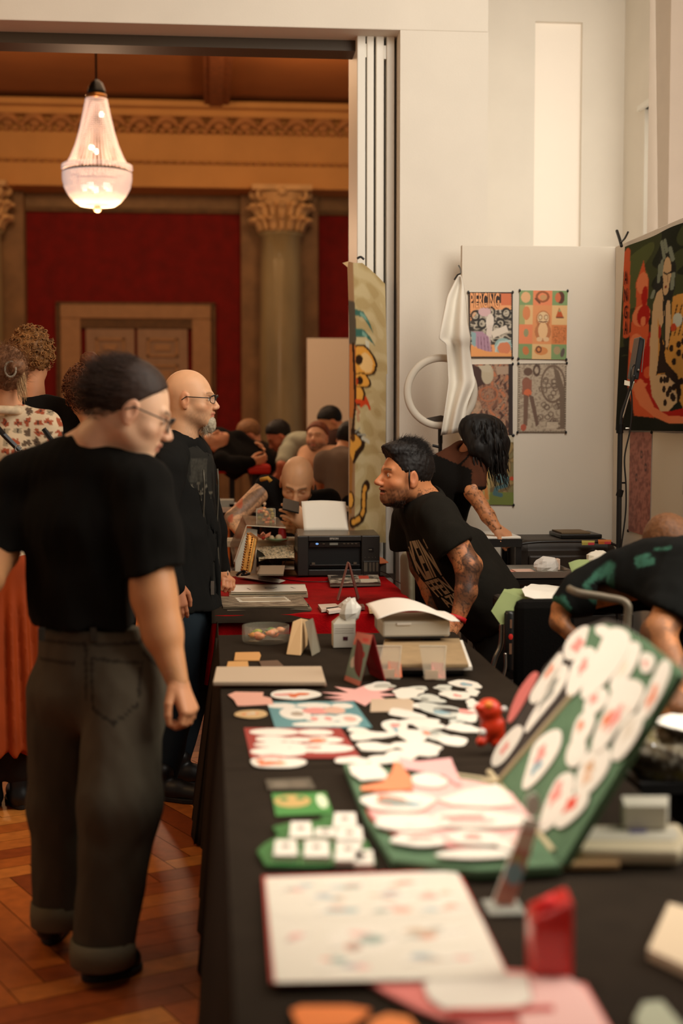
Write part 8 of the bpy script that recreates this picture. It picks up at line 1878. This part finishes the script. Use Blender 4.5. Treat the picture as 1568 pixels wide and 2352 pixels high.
# steel tray with papers and tissue
zt3 = W(1240, 1322, 6.4)[2]; q0, q1 = W(1172, 1320, 6.4), W(1318, 1316, 6.4); ty = thing('instrument_tray', 'shallow steel tray with pink papers and crumpled tissue on a chrome stand', 'tray', ((q0[0] + q1[0]) / 2, 6.1, 0)); yy0 = W(1240, 1322, 6.4)[1]
MB().box(q0[0], q1[0], yy0, yy0 + .30, zt3 - .004, zt3).build('tray_floor', M_steel, ty); 
for bx_ in ((q0[0] - .01, q0[0], yy0, yy0 + .30), (q1[0], q1[0] + .01, yy0, yy0 + .30), (q0[0] - .01, q1[0] + .01, yy0 - .01, yy0), (q0[0] - .01, q1[0] + .01, yy0 + .30, yy0 + .31)): MB().box(*bx_, zt3 - .01, zt3 + .018).build('tray_rim', M_steel, ty)
MB().box(q0[0] + .0, q1[0], yy0 + .01, yy0 + .28, zt3 - .05, zt3 - .012).build('tray_bottom', M_black, ty, bevel=.01)
MB().tube([((q0[0] + q1[0]) / 2, yy0 + .15, .02), ((q0[0] + q1[0]) / 2, yy0 + .15, zt3 - .05)], .014, 10).build('pole', M_steel, ty); MB().tube([(q0[0] + .05, yy0 + .15, .015), (q1[0] - .02, yy0 + .15, .015)], .014, 8).build('foot', M_steel, ty)
m = MB()
for k, (a, b, c2) in enumerate([(1182, 1308, srgb(220, 150, 130)), (1205, 1312, srgb(228, 190, 170))]): p = W(a, b, 6.5); m.color(c2).box(p[0] - .04, p[0] + .05, yy0 + .05 + .05 * k, yy0 + .22, zt3 + .001 + .004 * k, zt3 + .004 + .004 * k)
m.build('pink_papers', M_paint, label='pink and white papers lying in the steel tray', cat='papers')
def crumple(name, label, c, rx, ry, rz, col, seed, cat='tissue', m_=None):
    r = np.random.RandomState(seed); mm = MB().sphere((0, 0, 0), 1, 14, 10); V = np.array(mm.v); P = V.astype(np.float32); V = V * (1 + .22 * wave(P, .7, seed) + .16 * wave(P, 1.8, seed + 1))[:, None] * [rx, ry, rz]; V[:, 2] = np.maximum(V[:, 2], -rz * .6)
    m = MB(); m.color(col).add(V + np.asarray(c) + [0, 0, rz * .6], mm.f); return m.build(name, m_ or M_paint, label=label, cat=cat, smooth=False)
p = W(1262, 1316, 6.45); crumple('crumpled_tissue', 'crumpled white tissue in the steel tray', (p[0], yy0 + .10, zt3 + .003), .055, .05, .045, srgb(222, 216, 208), 3)
p = W(1284, 1306, 6.5); rng_box('ink_box', 'small white and orange box beside the tissue in the steel tray', 'box', (p[0] + .01, yy0 + .22), .022, .02, zt3 + .002, zt3 + .055, srgb(226, 196, 176))
# green paper covers, arm rest, chair, chrome leg
def gsheet(name, label, pts, d, material=M_tape, cat='paper', th=.002, amp=.006):
    P = np.array([[W(a, b, d + dd) for a, b, dd in row] for row in pts]); H, Wd = P.shape[:2]; n = 6; out = np.zeros(((H - 1) * n + 1, (Wd - 1) * n + 1, 3))
    for i in range(out.shape[0]):
        for j in range(out.shape[1]):
            a, b = min(i // n, H - 2), min(j // n, Wd - 2); u, v = i / n - a, j / n - b; out[i, j] = (1 - u) * ((1 - v) * P[a, b] + v * P[a, b + 1]) + u * ((1 - v) * P[a + 1, b] + v * P[a + 1, b + 1])
    out += (wave(out.astype(np.float32), 7, 3)[..., None] * amp) * np.array([.3, .3, 1]); m = MB(); m.grid(out); return m.build(name, material, label=label, cat=cat, solid=th)
ar = thing('arm_rest', 'padded arm rest draped in green and white paper, in front of the leaning man', 'arm rest', W(1230, 1700, 5.5) * [1, 1, 0])
zr = W(1200, 1400, 5.5)[2]; e0, e1 = W(1165, 1385, 5.5), W(1310, 1385, 5.5); MB().box(e0[0], e1[0], e0[1] - .02, e0[1] + .3, e0[2] - .06, e0[2]).build('pad', M_leather, ar, bevel=.015); MB().tube([(e0[0] + .16, e0[1] + .14, .02), (e0[0] + .16, e0[1] + .14, e0[2] - .06)], .02, 10).build('post', M_blackm, ar); MB().box(e0[0] + .02, e0[0] + .32, e0[1] + .02, e0[1] + .26, 0, .025).build('base', M_blackm, ar)
gsheet('paper_cover', 'green paper hanging over the near corner of the arm rest', [[(1158, 1352, .05), (1200, 1352, .2), (1265, 1375, .2)], [(1155, 1357, -.02), (1190, 1368, -.04), (1232, 1385, -.04)], [(1128, 1402, -.05), (1150, 1432, -.08), (1184, 1432, -.08)]], 5.45)
gsheet('paper_sheet', 'white paper sheet over the top of the arm rest', [[(1218, 1343, .3), (1260, 1345, .35), (1305, 1350, .35)], [(1198, 1352, .05), (1240, 1358, .05), (1305, 1362, .05)], [(1205, 1368, -.05), (1240, 1380, -.06), (1300, 1374, -.06)]], 5.4, M_paper)
gsheet('paper_cover', 'pale green paper corner standing up beside the steel tray', [[(1305, 1292, .0), (1330, 1284, .05), (1365, 1286, .1), (1378, 1300, .1)], [(1312, 1312, 0), (1335, 1312, 0), (1360, 1312, 0), (1375, 1312, 0)], [(1318, 1345, -.05), (1335, 1345, -.05), (1350, 1345, -.05), (1370, 1345, -.05)]], 5.6)
p = W(1376, 1290, 5.7); crumple('plastic_bag', 'crumpled white bag behind the pale green paper', p - np.array([0, 0, .035]), .058, .05, .05, srgb(216, 206, 188), 8, 'bag')
ch = thing('chair', 'black upholstered chair with rounded back between the arm rest and the case lid', 'chair', W(1240, 1780, 5.0) * [1, 1, 0]); k0, k1 = W(1184, 1378, 5.0), W(1330, 1600, 5.0)
MB().box(k0[0], k1[0], k0[1], k0[1] + .06, k1[2], k0[2]).build('backrest', M_darkfab, ch, bevel=.03); MB().box(k0[0] - .0, k1[0] + .02, k0[1] - .45, k0[1] + .02, .42, .50).build('seat', M_darkfab, ch, bevel=.03); MB().box(k0[0] + .2, k0[0] + .26, k0[1] + .0, k0[1] + .04, .45, k1[2] + .05).build('back_post', M_blackm, ch)
MB().tube([((k0[0] + k1[0]) / 2, k0[1] - .2, .05), ((k0[0] + k1[0]) / 2, k0[1] - .2, .42)], .025, 10).build('column', M_blackm, ch)
for k in range(5): a = k * 2 * PI / 5; MB().tube([((k0[0] + k1[0]) / 2, k0[1] - .2, .06), ((k0[0] + k1[0]) / 2 + .26 * math.cos(a), k0[1] - .2 + .26 * math.sin(a), .03)], .016, 8).build('leg', M_blackm, ch)
fr = thing('chrome_frame', 'bent chrome tube frame under the green paper', 'frame', W(1150, 1640, 5.4) * [1, 1, 0]); cable('tube', '', [W(1152, 1432, 5.4), W(1150, 1480, 5.4), W(1136, 1515, 5.4), W(1128, 1560, 5.4), W(1130, 1640, 5.4), W(1130, 1720, 5.4) * [1, 1, 0] + [0, 0, .02]], .010, fr).data.materials[0] = M_steel
cable('tube', '', [W(1160, 1500, 5.35), W(1160, 1535, 5.35), W(1150, 1570, 5.35)], .006, fr).data.materials[0] = M_steel
cn = thing('tall_can', 'tall dark can with red and gold marks beside the chrome tube', 'can', W(1169, 1600, 5.38)); g0 = W(1160, 1570, 5.38); g1 = W(1178, 1432, 5.38)
cx_ = (g0[0] + g1[0]) / 2; MB().lathe((cx_, g0[1], g0[2]), [(.001, 0), (.020, 0), (.021, .01), (.021, g1[2] - g0[2] - .01), (.016, g1[2] - g0[2]), (.001, g1[2] - g0[2])], 20).build('body', M_black, cn, smooth=True)
m = MB(); m.color(srgb(214, 40, 30)).sphere((cx_ + .0, g0[1] - .019, W(1168, 1490, 5.38)[2]), .011, 8, 6, (.8, .3, 1.3)).color(srgb(120, 84, 60)).box(cx_ - .006, cx_ + .004, g0[1] - .0225, g0[1] - .0215, W(1168, 1530, 5.38)[2], W(1168, 1505, 5.38)[2]).box(cx_ - .004, cx_ + .004, g0[1] - .0225, g0[1] - .0215, W(1168, 1470, 5.38)[2], W(1168, 1450, 5.38)[2]); m.build('printed_mark', M_paint, cn); cn.location.z = g0[2]
rng_box('stool', 'black box stool carrying the tall can', 'stool', (cx_ + .02, g0[1] + .0), .05, .10, 0, g0[2] - .002, srgb(22, 20, 18))
gr = thing('tube_frame', 'grey metal chair frame bar passing in front of the printed t-shirt', 'frame', W(1400, 2000, 4.1) * [1, 1, 0]); cable('bar', '', [W(1306, 1352, 4.15), W(1330, 1362, 4.12), W(1390, 1372, 4.1), W(1438, 1386, 4.08), W(1440, 1430, 4.08), W(1436, 1560, 4.08), W(1436, 1950, 4.08) * [1, 1, 0] + [0, 0, .02]], .012, gr).data.materials[0] = mat('grey_tube', srgb(120, 108, 90), .4, metal=.3)
# round grey-green chair back behind the leaning man
s = SDF(.03); lobe(s, W(935, 1280, 6.75), .12, .03, W(938, 1480, 6.7), .12, .03, (0, 1, 0)); V, F = s.mesh(.01); o = thing('chair', 'rounded grey-green chair half hidden between the red table and the leaning man', 'chair', W(938, 1640, 6.7) * [1, 1, 0]); vmesh('backrest', [(V, F)], mat('grey_shell', attr=True, rough=.6), o, col=srgb(128, 122, 98)); MB().tube([W(938, 1480, 6.7), W(938, 1500, 6.7) * [1, 1, 0] + [0, 0, .01]], .02, 8).build('leg', M_steel, o)
# artist's black worktable along the stall, with its things
table('artist worktable at the right edge under the black cloth', 1.10, 1.95, 1.9, 3.9, .70)
cloth('tablecloth', 'black cloth over the artist worktable at the right edge', 1.08, 1.97, 1.88, 3.92, .70, .05, M_darkfab, flare=.005, amp=.008, seed=21)
zq2 = .71
bg = thing('supply_bag', 'clear bag of supplies under a white paper at the right edge', 'bag', onz(1540, 1800, zq2)); cb_ = W(1545, 1735, 3.3)
s = SDF(.03); s.ell(cb_, (.115, .08, .068)); s.disp(lambda P: .012 * wave(P, 12, 3)); V, F = s.mesh(.008); C = np.tile(srgb(120, 106, 84), (len(V), 1)); w0_ = wave(V.astype(np.float32), 12, 8); C = mixc(C, ss(w0_, .1, .3), srgb(164, 150, 90)); C = mixc(C, ss(-w0_, .1, .3), srgb(60, 50, 40)); C = mixc(C, ss(wave(V.astype(np.float32), 30, 2), .2, .4) * .6, srgb(190, 180, 160)); vmesh('bag', [(V, F, C)], mat('bag_film', attr=True, rough=.2), bg)
gsheet('paper_sheet', 'white paper with curled edge on the clear bag at the right edge', [[(1500, 1650, .1), (1540, 1640, .1), (1600, 1645, .1)], [(1492, 1658, 0), (1540, 1672, 0), (1620, 1690, 0)]], 3.22, M_paper)
rng_box('bag_stand', 'black box under the clear bag at the right edge', 'box', (cb_[0], cb_[1]), .10, .07, .705, cb_[2] - .045, srgb(24, 22, 20))
MB().tube([onz(1436, 1780, .725), onz(1495, 1774, .725)], .0045, 8).build('white_stick', M_white, label='thin white stick on the dark table left of the clear bag', cat='stick')
zc2 = ZT + .0
tr = thing('cream_tray', 'large cream plastic tray holding a white box, right of the green case', 'tray', onz(1440, 1940, ZT)); MB().prism(zq([(1335, 1895), (1560, 1890), (1580, 1920), (1560, 1955), (1330, 1950), (1312, 1930)], ZT + .032), (0, 0, -.028)).build('body', mat('cream_plastic', srgb(206, 190, 158), .5), tr, bevel=.008)
MB().prism(zq([(1345, 1900), (1550, 1897), (1560, 1920), (1545, 1930), (1335, 1928)], ZT + .034), (0, 0, -.003)).build('lid', mat('pale_plastic', srgb(196, 188, 170), .5), tr, bevel=.001); MB().color(srgb(110, 104, 140)).prism(zq([(1445, 1905), (1485, 1904), (1484, 1912), (1446, 1913)], ZT + .036), (0, 0, -.001)).build('blue_mark', M_paint, tr)
MB().color(srgb(206, 198, 180)).hexa([onz(1432, 1905, ZT + .036), onz(1530, 1905, ZT + .036), onz(1535, 1880, ZT + .036), onz(1425, 1880, ZT + .036)] + [p + [0, 0, .045] for p in (onz(1432, 1905, ZT + .036), onz(1530, 1905, ZT + .036), onz(1535, 1880, ZT + .036), onz(1425, 1880, ZT + .036))]).build('white_box', M_paint, label='white cardboard box standing on the cream tray', cat='box', bevel=.002)
